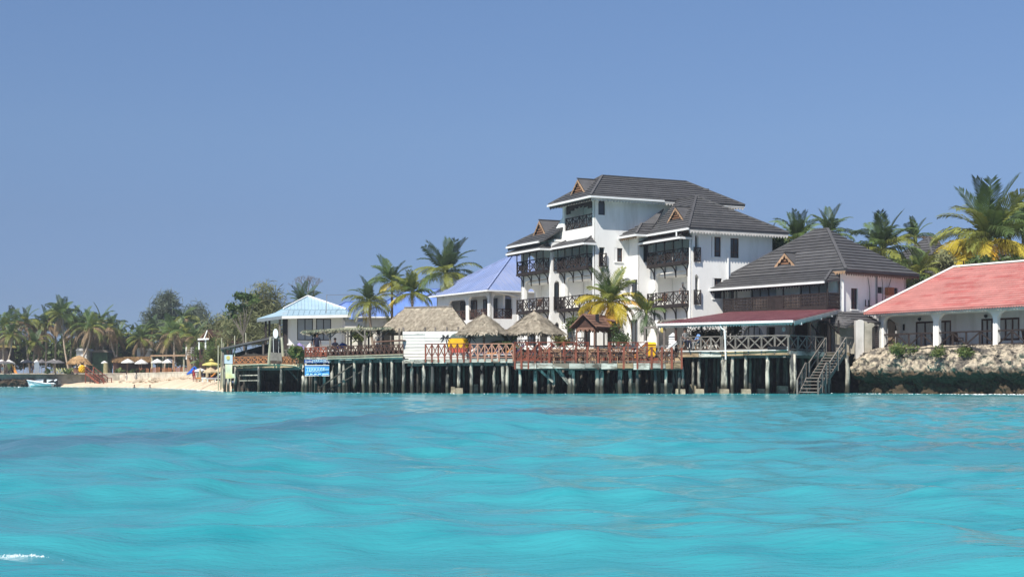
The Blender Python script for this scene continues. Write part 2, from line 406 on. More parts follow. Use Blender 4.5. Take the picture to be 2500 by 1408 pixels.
def foam(label, pts, n, spread, size, seed=0):
    """broken foam: many small raised flecks lying on the waves"""
    rg = random.Random(seed); X_, Y_, Z_ = SEA; mb = MB(); P_ = []
    for _ in range(n):
        k = rg.random()*(len(pts)-1); i = int(k); f = k-i; a, b = Vector(pts[i][:2]), Vector(pts[i+1][:2]); q_ = a.lerp(b, f)
        P_.append((q_.x+rg.gauss(0, spread[0]), q_.y+rg.gauss(0, spread[1])))
    near = (np.abs(Y_-np.mean([p[1] for p in P_])) < np.ptp([p[1] for p in P_])/2+3) & (X_ > min(p[0] for p in P_)-2) & (X_ < max(p[0] for p in P_)+2)
    xs, ys, zs = X_[near], Y_[near], Z_[near]
    for x, y in P_:
        j = int(np.argmin((xs-x)**2+(ys-y)**2)); z = zs[j]; s_ = size*rg.uniform(.3, 1.3); m = 6
        ring = [V(x+s_*1.6*math.cos(6.283*i/m)*rg.uniform(.5, 1.2), y+s_*math.sin(6.283*i/m)*rg.uniform(.5, 1.2), z-.01) for i in range(m)]; c = V(x, y, z+s_*rg.uniform(.2, .55))
        for i in range(m): mb.face([ring[i], ring[(i+1) % m], c], True)
    o = mb.build('foam', M['foam'], kind='stuff', label=label); return o

def fbm(p, sc_, oct_=5):
    return noise.fractal(Vector(p)*sc_, .9, 2.0, oct_)
def ridged(p, sc_): return noise.ridged_multi_fractal(Vector(p)*sc_, .9, 2.1, 5, .9, 2)

def sweep_rock(name, line, prof, nu, nv, m, amp, label=None, kind='structure', seed=0, cat=None, rs=.55):
    """a rocky shore: a profile of (inland offset, z) swept along a plan line and broken up by noise"""
    pl = [Vector(q) for q in line]; cum = [0]
    for a, b in zip(pl, pl[1:]): cum.append(cum[-1]+(b-a).length)
    def at(s):
        for i in range(len(pl)-1):
            if s <= cum[i+1] or i == len(pl)-2:
                f = (s-cum[i])/(cum[i+1]-cum[i]); return pl[i].lerp(pl[i+1], f), (pl[i+1]-pl[i]).normalized()
    pc = [0]
    for a, b in zip(prof, prof[1:]): pc.append(pc[-1]+math.hypot(b[0]-a[0], b[1]-a[1]))
    def pr(s):
        for i in range(len(prof)-1):
            if s <= pc[i+1] or i == len(prof)-2:
                f = (s-pc[i])/(pc[i+1]-pc[i]); return prof[i][0]+(prof[i+1][0]-prof[i][0])*f, prof[i][1]+(prof[i+1][1]-prof[i][1])*f
    vs_ = []
    for i in range(nu):
        c, d = at(cum[-1]*i/(nu-1)); inl = Vector((-d.y, d.x))
        wob = fbm((c.x*.35+seed, c.y*.35, 0), 1, 3)*amp*1.1
        for j in range(nv):
            a, z = pr(pc[-1]*j/(nv-1))
            q = c+inl*(a+wob)
            w = V(q.x, q.y, z)
            n1 = fbm(w+V(seed, 0, 0), 1.1)*.55; n2 = (ridged(w+V(0, seed, 0), rs)-1.1)*.42; n3 = fbm(w*1.0+V(0, 0, seed), 4.2, 3)*.14+(.42-noise.voronoi(w*1.7+V(seed, 2, 0))[0][0])*.40+(.4-noise.voronoi(w*4.2+V(2, seed, 0))[0][0])*.46
            k = amp*(n1+n2+n3); k2 = amp*.5*fbm(w+V(9, seed, 3), 1.6)
            out_ = -inl
            vs_.append((w.x+out_.x*k, w.y+out_.y*k, w.z+k2*(.6 if z > .2 else .2)))
    me = np_mesh(name, np.array(vs_), grid_faces(nu, nv), m, smooth=False)
    o = bpy.data.objects.new(name, me); col.objects.link(o)
    return tag(o, label, cat, kind=kind)

def g2(px, D): p = G(px, D, 0); return (p.x, p.y)

# land: two level sheets, the low ground behind the beach and the terrace the hotel stands on
mb = MB(); mb.face([G(-900, 236, 1.95), G(300, 229, 1.95), G(482, 188, 1.95), G(560, 150, 1.95), G(600, 140, 1.95), (-10, 160, 1.95), (160, 160, 1.95), (1400, 900, 1.95), (1400, 1450, 1.95), (-1400, 1450, 1.95), (-1400, 900, 1.95)])
mb.build('ground', M['ground'], kind='structure')
mb = MB(); mb.face([G(575, 122, 3.05), G(720, 117, 3.05), G(900, 110, 3.05), G(1100, 105.5, 3.05), G(1250, 105, 3.05), G(1700, 103.5, 3.05), G(2085, 103, 3.05), G(2200, 97, 2.98), G(2560, 89, 2.98), G(3400, 89, 2.98), (160, 250, 3.05), (-26, 250, 3.05), G(560, 160, 3.05)])
mb.build('terrace_ground', M['ground'], kind='structure')

# beach
shore = [(-700, 240), (-200, 236), (100, 233), (280, 217), (380, 191), (450, 159), (500, 135), (545, 114.5), (566, 113.5)]
inl = [(-700, 262), (-200, 256), (100, 250), (280, 238), (380, 221), (450, 192), (500, 165), (545, 136), (566, 128)]
rows = []
for i in range(90):
    t = i/89*(len(shore)-1); k = min(int(t), len(shore)-2); f = t-k
    a = Vector(g2(*shore[k])).lerp(Vector(g2(*shore[k+1])), f); b = Vector(g2(*inl[k])).lerp(Vector(g2(*inl[k+1])), f)
    for j in range(26):
        g = j/25*1.25-.25; q = a.lerp(b, g)
        rows.append((q.x, q.y, (1.55-.75*min(1, max(0, (t-4)/3)))*max(g, 0)**.8 + (g*.9 if g < 0 else 0) + .10*fbm((q.x, q.y, 0), .35)))
o = bpy.data.objects.new('beach', np_mesh('beach', np.array(rows), grid_faces(90, 26), M['sand'])); col.objects.link(o)
tag(o, 'pale sand beach between the sea wall and the stilted terraces', kind='structure')

# coral cliff at right: knobbly bright top, undercut and dark below
prof = [(7, 3.0), (3.2, 3.02), (1.6, 2.92), (.8, 2.7), (.4, 2.35), (.15, 2.0), (0, 1.65), (0, 1.3), (.12, 1.12), (.55, .95), (.85, .6), (.8, .2), (.6, -.2), (.4, -.6)]
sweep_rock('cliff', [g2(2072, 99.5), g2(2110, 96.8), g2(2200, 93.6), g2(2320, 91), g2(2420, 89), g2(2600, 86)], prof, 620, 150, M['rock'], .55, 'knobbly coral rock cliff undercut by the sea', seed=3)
prof = [(5, 3.0), (1.0, 3.0), (.3, 2.6), (0, 1.8), (.2, 1.0), (.7, .5), (.3, .1), (-.2, -.5)]
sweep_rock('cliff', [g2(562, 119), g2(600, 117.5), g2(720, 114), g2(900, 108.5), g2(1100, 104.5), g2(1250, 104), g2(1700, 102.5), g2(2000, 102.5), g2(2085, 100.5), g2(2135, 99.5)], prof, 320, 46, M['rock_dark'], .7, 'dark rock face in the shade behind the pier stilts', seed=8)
prof = [(4, 1.1), (1.4, 1.15), (.6, 1.05), (.1, .75), (0, .45), (.5, .15), (.2, -.4)]
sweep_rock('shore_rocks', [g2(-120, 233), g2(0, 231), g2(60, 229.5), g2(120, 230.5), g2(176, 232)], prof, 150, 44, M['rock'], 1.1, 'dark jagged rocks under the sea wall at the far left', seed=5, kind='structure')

# ------------------------------------------------------------------ building kit
def poly_area(p):
    a = V(0, 0, 0)
    for i in range(1, len(p)-1): a += (p[i]-p[0]).cross(p[i+1]-p[0])
    return a.length/2
def clip_z(poly, z, keep_above):
    o = []
    for i in range(len(poly)):
        a, b = poly[i], poly[(i+1) % len(poly)]
        ia = (a.z >= z) == keep_above or abs(a.z-z) < 1e-7; ib = (b.z >= z) == keep_above or abs(b.z-z) < 1e-7
        if ia: o.append(a)
        if ia != ib and abs(b.z-a.z) > 1e-9: o.append(a.lerp(b, (z-a.z)/(b.z-a.z)))
    return o
def up_normal(poly):
    n = (poly[1]-poly[0]).cross(poly[2]-poly[0])
    if n.length < 1e-9: n = (poly[2]-poly[1]).cross(poly[0]-poly[1])
    n.normalize(); return n if n.z > 0 else -n

def roof(root, polys, m, step=.22, lift=.062, thick=.1, name='roof', course='roof_course', ribs=None, wig=0):
    """a roof slab (part) with each overlapping course of sheeting as a sub-part"""
    mb = MB()
    for p in polys: mb.prism(p, (0, 0, -thick))
    part = mb.build(name, m, root)
    if step:
        for p in polys:
            n = up_normal(p); z0 = min(q.z for q in p); z1 = max(q.z for q in p); k = max(1, round((z1-z0)/step)); st = (z1-z0)/k
            for i in range(k):
                za, zb = z0+st*i, z0+st*(i+1)
                c = clip_z(clip_z(p, za, True), zb, False)
                if len(c) < 3 or poly_area(c) < .02: continue
                mb = MB(); top = [q+n*(lift*(1-(q.z-za)/st)+.012) for q in c]
                mb.face(top, True)
                for a in range(len(c)):
                    b = (a+1) % len(c); mb.face([c[a]+n*.003, c[b]+n*.003, top[b], top[a]], True)
                mb.build(course, m, part)
    return part

def ribs_on(part, poly, m, gap=.5, w=.05, name='roof_rib', hgt=.05):
    """raised seams running down the slope of a sheet-metal roof face"""
    n = up_normal(poly); dn = V(n.x, n.y, 0).normalized(); ac = V(-dn.y, dn.x, 0)
    o = poly[0]; aa = [(q-o).dot(ac) for q in poly]; lo, hi = min(aa), max(aa); k = int((hi-lo)/gap)
    for i in range(1, k):
        t = lo+(hi-lo)*i/k; pts = []
        for a in range(len(poly)):
            p, q = poly[a], poly[(a+1) % len(poly)]; u, v = aa[a], aa[(a+1) % len(poly)]
            if (u-t)*(v-t) < 0: pts.append(p.lerp(q, (t-u)/(v-u)))
        if len(pts) == 2 and (pts[0]-pts[1]).length > .3:
            mb = MB(); mb.bar(pts[0]+n*.02, pts[1]+n*.02, w, hgt, up=n); mb.build(name, m, part)

def ridge_caps(root, pairs, m, w=.16, name='ridge_cap'):
    for a, b in pairs:
        mb = MB(); mb.bar(a+UP*.06, b+UP*.06, w, .12); mb.build(name, m, root)

def scallop(root, a, b, m, drop=.22, tooth=.26, name='scalloped_trim', th=.03):
    """a fretted eaves board: a strip with a row of teeth"""
    mb = MB(); d = b-a; n = max(2, round(d.length/tooth)); side = V(d.y, -d.x, 0).normalized()*th
    for i in range(n):
        p, q = a+d*(i/n), a+d*((i+1)/n); m1 = (p+q)/2
        mb.prism([p, q, q-UP*drop*.45, m1-UP*drop, p-UP*drop*.45], side)
    return mb.build(name, m, root)

def gutter(root, a, b, m=None, r=.07, name='gutter'):
    mb = MB(); mb.bar(a, b, .12, .14); return mb.build(name, m or M['gutter_white'], root)

def wall_into(mb, ln, s0, s1, z0, z1, ops=(), th=.25):
    """a wall on a plan line with openings; an opening is (s0, s1, z0, z1, top) where top is None, 'round', 'point' or a corner radius"""
    old = mb.T; mb.T = ln
    ss = sorted({s0, s1, *[v for o in ops for v in o[:2] if s0 < v < s1]}); zz = sorted({z0, z1, *[v for o in ops for v in o[2:4] if z0 < v < z1]})
    for a, b in zip(ss, ss[1:]):
        for c, d in zip(zz, zz[1:]):
            ms, mz = (a+b)/2, (c+d)/2
            if any(o[0] < ms < o[1] and o[2] < mz < o[3] for o in ops): continue
            mb.face([(a, 0, c), (b, 0, c), (b, 0, d), (a, 0, d)]); mb.face([(b, -th, c), (a, -th, c), (a, -th, d), (b, -th, d)])
    mb.face([(s0, 0, z1), (s1, 0, z1), (s1, -th, z1), (s0, -th, z1)])
    mb.face([(s0, 0, z0), (s0, 0, z1), (s0, -th, z1), (s0, -th, z0)]); mb.face([(s1, 0, z0), (s1, -th, z0), (s1, -th, z1), (s1, 0, z1)])
    for o in ops:
        a, b, c, d = o[:4]; top = o[4] if len(o) > 4 else None
        mb.face([(a, 0, c), (a, 0, d), (a, -th, d), (a, -th, c)]); mb.face([(b, 0, c), (b, -th, c), (b, -th, d), (b, 0, d)])
        mb.face([(a, 0, c), (a, -th, c), (b, -th, c), (b, 0, c)])
        if top is None: mb.face([(a, 0, d), (b, 0, d), (b, -th, d), (a, -th, d)]); continue
        w = b-a
        def f(t):
            x = t*w
            if top == 'round': return d-w/2+math.sqrt(max(0, (w/2)**2-(x-w/2)**2))
            if top == 'point':
                y = min(t, 1-t)*2; return d-w*.75+w*.75*(y**.55)
            r = top; q = min(x, w-x)
            return d if q >= r else d-r+math.sqrt(max(0, r*r-(r-q)**2))
        if isinstance(top, str): ts = [i/14 for i in range(15)]
        else:
            r = top/w; ts = [r*(1-math.cos(i/6*math.pi/2)) for i in range(7)]; ts = ts+[1-t for t in ts[::-1]]
        for t0, t1 in zip(ts, ts[1:]):
            x0, x1, y0, y1 = a+w*t0, a+w*t1, f(t0), f(t1)
            if d-min(y0, y1) > 1e-4:
                mb.face([(x0, 0, y0), (x1, 0, y1), (x1, 0, d), (x0, 0, d)]); mb.face([(x1, -th, y1), (x0, -th, y0), (x0, -th, d), (x1, -th, d)])
            mb.face([(x0, 0, y0), (x0, -th, y0), (x1, -th, y1), (x1, 0, y1)])
    mb.T = old

def window(root, ln, s0, s1, z0, z1, inset=.12, frame='wood_darkbrown', pane='glass', cols=2, rows=1, bar=.06, low=None, name='window', sill=True):
    mb = MB(ln); o0, o1 = -inset-.05, -inset+.03
    mb.box(s0, s0+bar, o0, o1, z0, z1); mb.box(s1-bar, s1, o0, o1, z0, z1); mb.box(s0+bar, s1-bar, o0, o1, z0, z0+bar); mb.box(s0+bar, s1-bar, o0, o1, z1-bar, z1)
    w = mb.build(name, M[frame], root)
    for i in range(1, cols):
        x = s0+(s1-s0)*i/cols; m = MB(ln); m.box(x-bar/2, x+bar/2, o0+.005, o1-.005, z0+bar, z1-bar); m.build('mullion', M[frame], w)
    if low:
        m = MB(ln); m.box(s0+bar, s1-bar, o0+.008, o1-.002, z0+low-bar/2, z0+low+bar/2); m.build('transom', M[frame], w)
    for i in range(cols):
        a, b = s0+(s1-s0)*i/cols, s0+(s1-s0)*(i+1)/cols
        m = MB(ln); m.box(a+.01, b-.01, -inset-.02, -inset-.005, z0+.01, z1-.01); m.build('pane', M[pane], w)
    if sill:
        m = MB(ln); m.box(s0-.06, s1+.06, -.02, .07, z0-.09, z0-.005); m.build('sill', M['plaster'], w)
    return w

def rail_x(root, pts, h, mp, mr=None, bay=1.1, pw=.1, rw=.06, drop=0., extra=.0, zlow=.12, name='railing', lean=0., bays=None, mid=False):
    """post-and-rail fence with crossed braces: rails are the part, posts and braces its sub-parts"""
    mr = mr or mp; mb = MB(); posts = []; br = []
    for a, b in zip(pts, pts[1:]):
        a, b = Vector(a), Vector(b)
        mb.bar(a+UP*h, b+UP*h, rw*1.2, rw); mb.bar(a+UP*zlow, b+UP*zlow, rw, rw)
        if mid: mb.bar(a+UP*h*.55, b+UP*h*.55, rw*.8, rw*.8)
        n = bays or max(1, round((b-a).length/bay))
        for i in range(n+1):
            q = a.lerp(b, i/n)
            if not posts or (posts[-1]-q).length > .02: posts.append(q)
        for i in range(n): br.append((a.lerp(b, i/n), a.lerp(b, (i+1)/n)))
    part = mb.build(name, mr, root)
    for q in posts:
        m = MB(); j = R.uniform(-lean, lean); m.bar(q-UP*drop, q+UP*(h+extra+R.uniform(-.02, .03))+V(j, 0, 0), pw); m.build('post', mp, part)
    for a, b in br:
        off = V(0, -.012, 0)
        m = MB(); m.bar(a+UP*(zlow+.02)+off, b+UP*(h-.02)+off, rw*.75, rw); m.build('brace', mr, part)
        m = MB(); m.bar(b+UP*(zlow+.02)-off, a+UP*(h-.02)-off, rw*.75, rw); m.build('brace', mr, part)
    return part

def fret_rail(root, ln, s0, s1, o, z, h=1.0, m='wood_dark', bay=1.2, side=None, name='balcony_railing', bars=.055):
    """balcony balustrade with a fretwork of crosses and squares; side=(s, o0, o1) makes a return at one end"""
    def pt(t, zz):
        if side: return ln((side[0], side[1]+(side[2]-side[1])*t, zz))
        return ln((s0+(s1-s0)*t, o, zz))
    Lg = abs(side[2]-side[1]) if side else abs(s1-s0)
    mb = MB(); mb.bar(pt(0, z+h), pt(1, z+h), .09, .07)
    part = mb.build(name, M[m], root); n = max(1, round(Lg/bay))
    mb = MB(); mb.bar(pt(0, z+.06), pt(1, z+.06), .08, .1); mb.build('bottom_rail', M[m], part)
    for i in range(n+1):
        b = MB(); b.bar(pt(i/n, z-.02), pt(i/n, z+h+.06), .085); b.build('baluster_post', M[m], part)
    for i in range(n):
        a, c = i/n, (i+1)/n; x = lambda t: a+(c-a)*t; y = lambda t: z+.1+(h-.14)*t; q = MB()
        q.bar(pt(x(0), y(0)), pt(x(1), y(1)), bars); q.bar(pt(x(0), y(1)), pt(x(1), y(0)), bars)
        for (u0, v0, u1, v1) in ((.3, .3, .7, .3), (.7, .3, .7, .7), (.7, .7, .3, .7), (.3, .7, .3, .3), (.5, 0, .5, .3), (.5, .7, .5, 1), (0, .5, .3, .5), (.7, .5, 1, .5)):
            q.bar(pt(x(u0), y(v0)), pt(x(u1), y(v1)), bars*.85)
        q.build('fretwork', M[m], part)
    return part

def brackets(root, ln, ss, o, z, m='wood_dark', r=.75):
    for s in ss:
        mb = MB(ln); pts = [(s, .03, z-r*1.15)]
        for i in range(8):
            a = i/7*math.pi/2; pts.append((s, .05+(o-.1)*(1-math.cos(a)), z-.06-r*.95*(1-math.sin(a))))
        for p, q in zip(pts, pts[1:]): mb.bar(p, q, .06, .07)
        mb.bar((s, .035, z-r*1.2), (s, .035, z-.05), .06, .06)
        mb.build('bracket', M[m], root)

def dormer(root, tip, dirn, w, h, depth, m='roof_black', board='wood_tan', gable='wood_louvre'):
    """small louvred gablet: tip is the front peak in the world, dirn the plan direction it faces"""
    d = V(dirn[0], dirn[1], 0).normalized(); a = V(-d.y, d.x, 0); z0 = tip.z-h
    f = lambda x, zz, back: V(tip.x, tip.y, 0)+a*x-d*back+UP*zz
    mb = MB()
    for s in (-1, 1):
        e0, e1 = f(s*w/2*1.12, z0-h*.06, 0), f(0, tip.z, 0); b0, b1 = f(s*w/2*1.12, z0-h*.06, depth), f(0, tip.z, depth)
        mb.prism([e0, e1, b1, b0], (0, 0, .06))
    part = mb.build('dormer', M[m], root)
    g = MB(); g.prism([f(-w*.44, z0, .14), f(w*.44, z0, .14), f(0, tip.z-h*.1, .14)], -d*.03); g.build('gable_board', M['wood_darkbrown'], part)
    n = 5
    for i in range(n):
        zz = z0+h*(.06+.72*i/n); hw = w*.40*(1-(zz-z0)/h*1.08); b = MB()
        b.bar(f(-hw, zz, .09), f(hw, zz, .09), .05, h*.085); b.build('louvre_slat', M[gable], part)
    for s in (-1, 1):
        b = MB(); k = 6
        p, q = f(s*w*.56, z0-h*.07, -.03), f(0, tip.z-.03, -.03)
        for i in range(k):
            u, v = p.lerp(q, i/k), p.lerp(q, (i+1)/k); dn = UP*-h*.10
            b.prism([u, v, v+dn, (u+v)/2+dn*1.9, u+dn], d*.03)
        b.build('bargeboard', M[board], part)
    c = MB(); c.bar(f(0, tip.z+.08, -.08), f(0, tip.z+.08, depth), .14, .07); c.build('ridge_cap', M[m], part)
    return part

def text(body, size, loc, rot, m, parent, name='lettering', ext=.01, align='LEFT', sx=1.):
    """lettering as real mesh, set flat on its board"""
    c = bpy.data.curves.new(name, 'FONT'); c.body = body; c.size = size; c.extrude = ext; c.align_x = align; c.resolution_u = 2
    t = bpy.data.objects.new('lettering_curve', c); col.objects.link(t); bpy.context.view_layer.update()
    me = bpy.data.meshes.new_from_object(t.evaluated_get(bpy.context.evaluated_depsgraph_get())); bpy.data.objects.remove(t); bpy.data.curves.remove(c)
    me.materials.clear(); me.materials.append(M[m])
    o = bpy.data.objects.new(name, me); col.objects.link(o); o.rotation_euler = rot; o.parent = parent; o.location = Vector(loc)-org(parent); o.scale = (sx, 1, 1)
    return o
# ------------------------------------------------------------------ the white hotel
mat('wood_louvre', (.24, .125, .07), .75, .2, 3, rnd=.25)
hu, hw = Vector((.895, .446)), Vector((-.446, .895))
HO = Vector((6.316, 112.0))
def hp(a, c, z=0): q = HO+hu*a+hw*c; return V(q.x, q.y, z)
def hln_left(a, c): q = hp(a, c); return Ln((q.x, q.y), -hw, -hu)       # faces that look to the lower left
def hln_right(a, c): q = hp(a, c); return Ln((q.x, q.y), hu, -hw)       # faces that look to the lower right
hotel = thing('hotel', 'tall white hotel with black tiled roofs and dark fretwork balconies', 'hotel', hp(3, 0, 3.05))
FL = (3.2, 6.4, 9.5, 12.6)
Z0 = 2.9
f1, st1, f2 = hln_left(-1.026, 10.45), hln_right(-1.026, 5.157), hln_left(0, 5.157)
r2, f3a, st3 = hln_right(0, 0), hln_left(2.967, 0), hln_right(2.967, -1.565)
f3, r3 = hln_left(4.023, -1.565), hln_right(4.023, -7.188)
mb = MB()
def W(ln, L_, z0, z1, ops=(), th=.25): wall_into(mb, ln, 0, L_, z0, z1, ops, th)
W(f1, 5.29, Z0, 11.75, [(.55, 4.95, 6.42, 8.95, .5), (.2, 5.05, 9.52, 11.25), (1.0, 2.2, 3.2, 5.4, None), (2.9, 4.6, 3.2, 5.5, .4)])
W(st1, 1.026, Z0, 11.75, [(.25, .75, 6.42, 8.8, 'point'), (.2, .8, 9.52, 11.2), (.28, .72, 4.2, 5.5, 'point')])
W(f2, 5.157, Z0, 14.75, [(.35, 4.75, 6.42, 8.95, .5), (.2, 4.75, 9.52, 11.3), (.25, 4.75, 12.62, 14.6, .25), (.6, 2.0, 3.2, 5.5, .3), (3.0, 4.4, 3.2, 5.5, .3)])
W(r2, 12.4, 11.0, 14.75, [(.28, .88, 13.45, 14.62, 'round')])
W(r2, 2.967, Z0, 11.0, [(.35, .85, 9.52, 10.99), (1.72, 2.42, 9.95, 10.99)])
W(f3a, 1.565, Z0, 11.75, [(.35, 1.25, 7.2, 8.55), (.25, 1.35, 3.2, 5.5)])
W(st3, 1.056, Z0, 11.75, [(.36, .82, 9.85, 11.25)])
W(f3, 5.623, Z0, 11.75, [(.55, 5.0, 6.42, 8.95, .5), (.2, 5.2, 9.52, 11.3), (.6, 5.0, 3.2, 5.4, .6)])
W(r3, 7.13, Z0, 11.75, [(.12, .55, 9.52, 11.45, 'round'), (.12, .6, 6.42, 8.6, 'point'), (1.68, 2.52, 9.93, 11.4), (3.36, 4.12, 9.9, 11.36), (1.78, 2.6, 6.88, 8.36), (3.45, 4.15, 6.85, 8.3)])
hw_wall = mb.build('wall', M['plaster'], hotel)
# end and rear walls, loggia floors and back walls
mb = MB()
e1 = Ln(tuple(hp(-1.026, 10.45))[:2], hu, hw)       # end wall of the left wing with an arch at each loggia
wall_into(mb, e1, 0, 7, Z0, 11.75, [(.5, 1.25, 9.7, 11.1, 'round'), (.5, 1.25, 6.7, 8.4, 'round')])
for (a, c, L_, ln) in ((12.4, 10.45, 10.4, None),):
    wall_into(mb, Ln(tuple(hp(12.4, 10.45))[:2], -hw, hu), 0, 10.45, Z0, 14.7)
    wall_into(mb, Ln(tuple(hp(12.4, 5.2))[:2], -hu, hw), 0, 12.4, 11.0, 14.7)
    wall_into(mb, Ln(tuple(hp(11.15, 1))[:2], -hw, hu), 0, 8.2, Z0, 11.75)
    wall_into(mb, Ln(tuple(hp(12.4, 10.45))[:2], -hu, hw), 0, 8, Z0, 11.7)
# sloped parapet where the left wing's roof meets the tower
mb.T = f2; mb.prism([(-2.0, .03, 11.5), (0, .03, 11.5), (0, .03, 13.75), (-2.0, .03, 12.35)], (0, -.3, 0)); mb.T = None
mb.build('rear_wall', M['plaster'], hotel)
for ln, a, b, zs in ((f1, .26, 5.28, (6.4, 9.5)), (f2, .26, 5.14, (6.4, 9.5, 12.6)), (f3, .26, 5.6, (6.4, 9.5))):
    for z in zs:
        mb = MB(ln); mb.box(a, b, -1.75, -.27, z-.2, z-.01); mb.box(a, b, -1.95, -1.75, z-.2, z+2.55); mb.box(a, b, -1.75, -.27, z+2.3, z+2.5)
        if ln is not f1: mb.box(.02, .22, -1.75, -.27, z, z+2.3)
        mb.build('loggia', M['plaster'], hotel)
for ln, z, s0, s1 in ((f1, 9.5, 3.6, 5.0), (f1, 6.4, 3.4, 4.9), (f2, 9.5, 3.0, 4.9), (f2, 6.4, 3.1, 4.9), (f3, 9.5, 3.3, 5.4), (f3, 6.4, 2.9, 4.9)):
    lb = Ln(tuple(ln((0, -1.74, 0)))[:2], ln.d, ln.n)
    d = window(hotel, lb, s0, s1, z+.02, z+2.12, inset=-.06, frame='wood_dark', pane='glass', cols=2, name='balcony_door', sill=False)
lb = Ln(tuple(f2((0, -1.74, 0)))[:2], f2.d, f2.n)
mb = MB(lb); mb.prism([(2.2, .0, 13.35), (2.85, .0, 13.35), (2.85, .0, 14.0), (2.7, .0, 14.2), (2.52, .0, 14.35), (2.35, .0, 14.2), (2.2, .0, 14.0)], (0, .03, 0)); mb.build('niche', M['black'], hotel)
# scalloped wooden valance in the tower loggia
mb = MB(f2)
for i in range(14):
    x0 = .3+4.4*i/14; x1 = .3+4.4*(i+1)/14; t = abs((x0+x1)/2-2.5)/2.2; mb.box(x0, x1, -.2, -.15, 14.58-.22-.5*t**2-.1*(i % 2), 14.6)
mb.build('valance', M['wood_dark'], hotel)

def balcony(ln, s0, s1, z, out_, posts=False, h=1.0, top=11.2):
    mb = MB(ln); mb.box(s0-.05, s1+.05, .004, out_+.06, z-.14, z-.02); part = mb.build('balcony', M['wood_dark'], hotel)
    fret_rail(part, ln, s0, s1, out_, z-.02, h); fret_rail(part, ln, 0, 0, 0, z-.02, h, side=(s0, .05, out_-.06)); fret_rail(part, ln, 0, 0, 0, z-.02, h, side=(s1, .05, out_-.06))
    n = 4; brackets(part, ln, [s0+.15+(s1-s0-.3)*i/(n-1) for i in range(n)], out_, z-.12)
    if posts:
        for i in range(5):
            s = s0+(s1-s0)*i/4; b = MB(ln); b.bar((s, out_, z+h), (s, out_, top), .085); b.build('balcony_post', M['wood_dark'], part)
    return part
balcony(f1, .35, 4.95, 9.5, .55, True, top=11.15); balcony(f1, .35, 4.95, 6.4, .55)
balcony(f2, .2, 4.85, 9.5, .55, True, top=11.2); balcony(f2, .2, 4.85, 6.4, .55)
balcony(f3, .35, 5.15, 9.5, .55, True, top=11.2); balcony(f3, .35, 5.15, 6.4, .55)
fret_rail(hotel, f2, .35, 4.7, -.1, 12.62, .95)
for ln, a, b, z, o in ((st1, .2, .8, 9.5, .05), (st1, .22, .78, 6.4, .05), (r2, .3, .9, 9.5, .12), (r3, .1, .62, 9.5, .12), (r3, .1, .65, 6.4, .12)):
    fret_rail(hotel, ln, a, b, o, z, 1.0, name='side_railing', bars=.04)
fret_rail(hotel, f1, .4, 4.8, .9, 3.2, .9, name='ground_railing'); fret_rail(hotel, f2, 2.6, 5.1, .9, 3.2, .9, name='ground_railing')

# windows on the right-hand faces
window(hotel, r2, 1.72, 2.42, 9.95, 11.42, cols=2, low=.42)
window(hotel, r2, .28, .88, 13.45, 14.5, cols=1, frame='wood_dark', sill=False)
window(hotel, st1, .25, .75, 6.42, 8.6, cols=1, rows=2, frame='wood_dark', sill=False)
window(hotel, st1, .28, .72, 4.2, 5.3, cols=1, frame='wood_dark', sill=False)
window(hotel, st3, .36, .82, 9.85, 11.25, cols=1, frame='wood_dark', sill=False)
window(hotel, f3a, .35, 1.25, 7.2, 8.55, cols=2, frame='wood_dark')
window(hotel, f3a, .25, 1.35, 3.2, 5.5, cols=2, frame='wood_dark', name='door', sill=False)
window(hotel, f1, 1.0, 2.2, 3.2, 5.4, cols=2, frame='wood_dark', name='door', sill=False)
window(hotel, f2, .6, 2.0, 3.2, 5.4, cols=2, frame='wood_dark', name='door', sill=False)
for a, b, c, d in ((1.68, 2.52, 9.93, 11.4), (3.36, 4.12, 9.9, 11.36), (1.78, 2.6, 6.88, 8.36), (3.45, 4.15, 6.85, 8.3)):
    window(hotel, r3, a, b, c, d, cols=2, low=.42)

# roofs
ZE, ZR = 14.75, 16.8
T = [hp(-.85, -.85, ZE), hp(13.2, -.85, ZE), hp(13.2, 5.95, ZE), hp(-.85, 5.95, ZE)]; ra, rb = hp(2.1, 2.55, ZR), hp(9.9, 2.55, ZR)
tr = roof(hotel, [[T[0], T[1], rb, ra], [T[3], T[0], ra], [T[1], T[2], rb], [T[2], T[3], ra, rb]], M['roof_black'], .2)
ridge_caps(tr, [(T[0], ra), (T[3], ra), (T[1], rb), (ra, rb)], M['roof_black'])
gutter(hotel, hp(-.92, -.92, ZE-.08), hp(-.92, 6.0, ZE-.08)); gutter(hotel, hp(-.92, -.92, ZE-.08), hp(5.6, -.92, ZE-.08))
scallop(hotel, hp(-.8, -.8, ZE-.1), hp(-.8, 5.9, ZE-.1), M['wood_dark'], .3); scallop(hotel, hp(-.8, -.8, ZE-.1), hp(13.1, -.8, ZE-.1), M['plaster_old'], .3)
mb = MB(); mb.prism([T[0]-UP*.12, T[1]-UP*.12, T[2]-UP*.12, T[3]-UP*.12], (0, 0, -.05)); mb.build('soffit', M['plaster'], hotel)
dormer(hotel, hp(-.0, 2.7, 16.45), -hu, 2.5, 1.25, 1.9); dormer(hotel, hp(12.0, 2.6, 16.3), hu, 2.3, 1.0, 1.9)

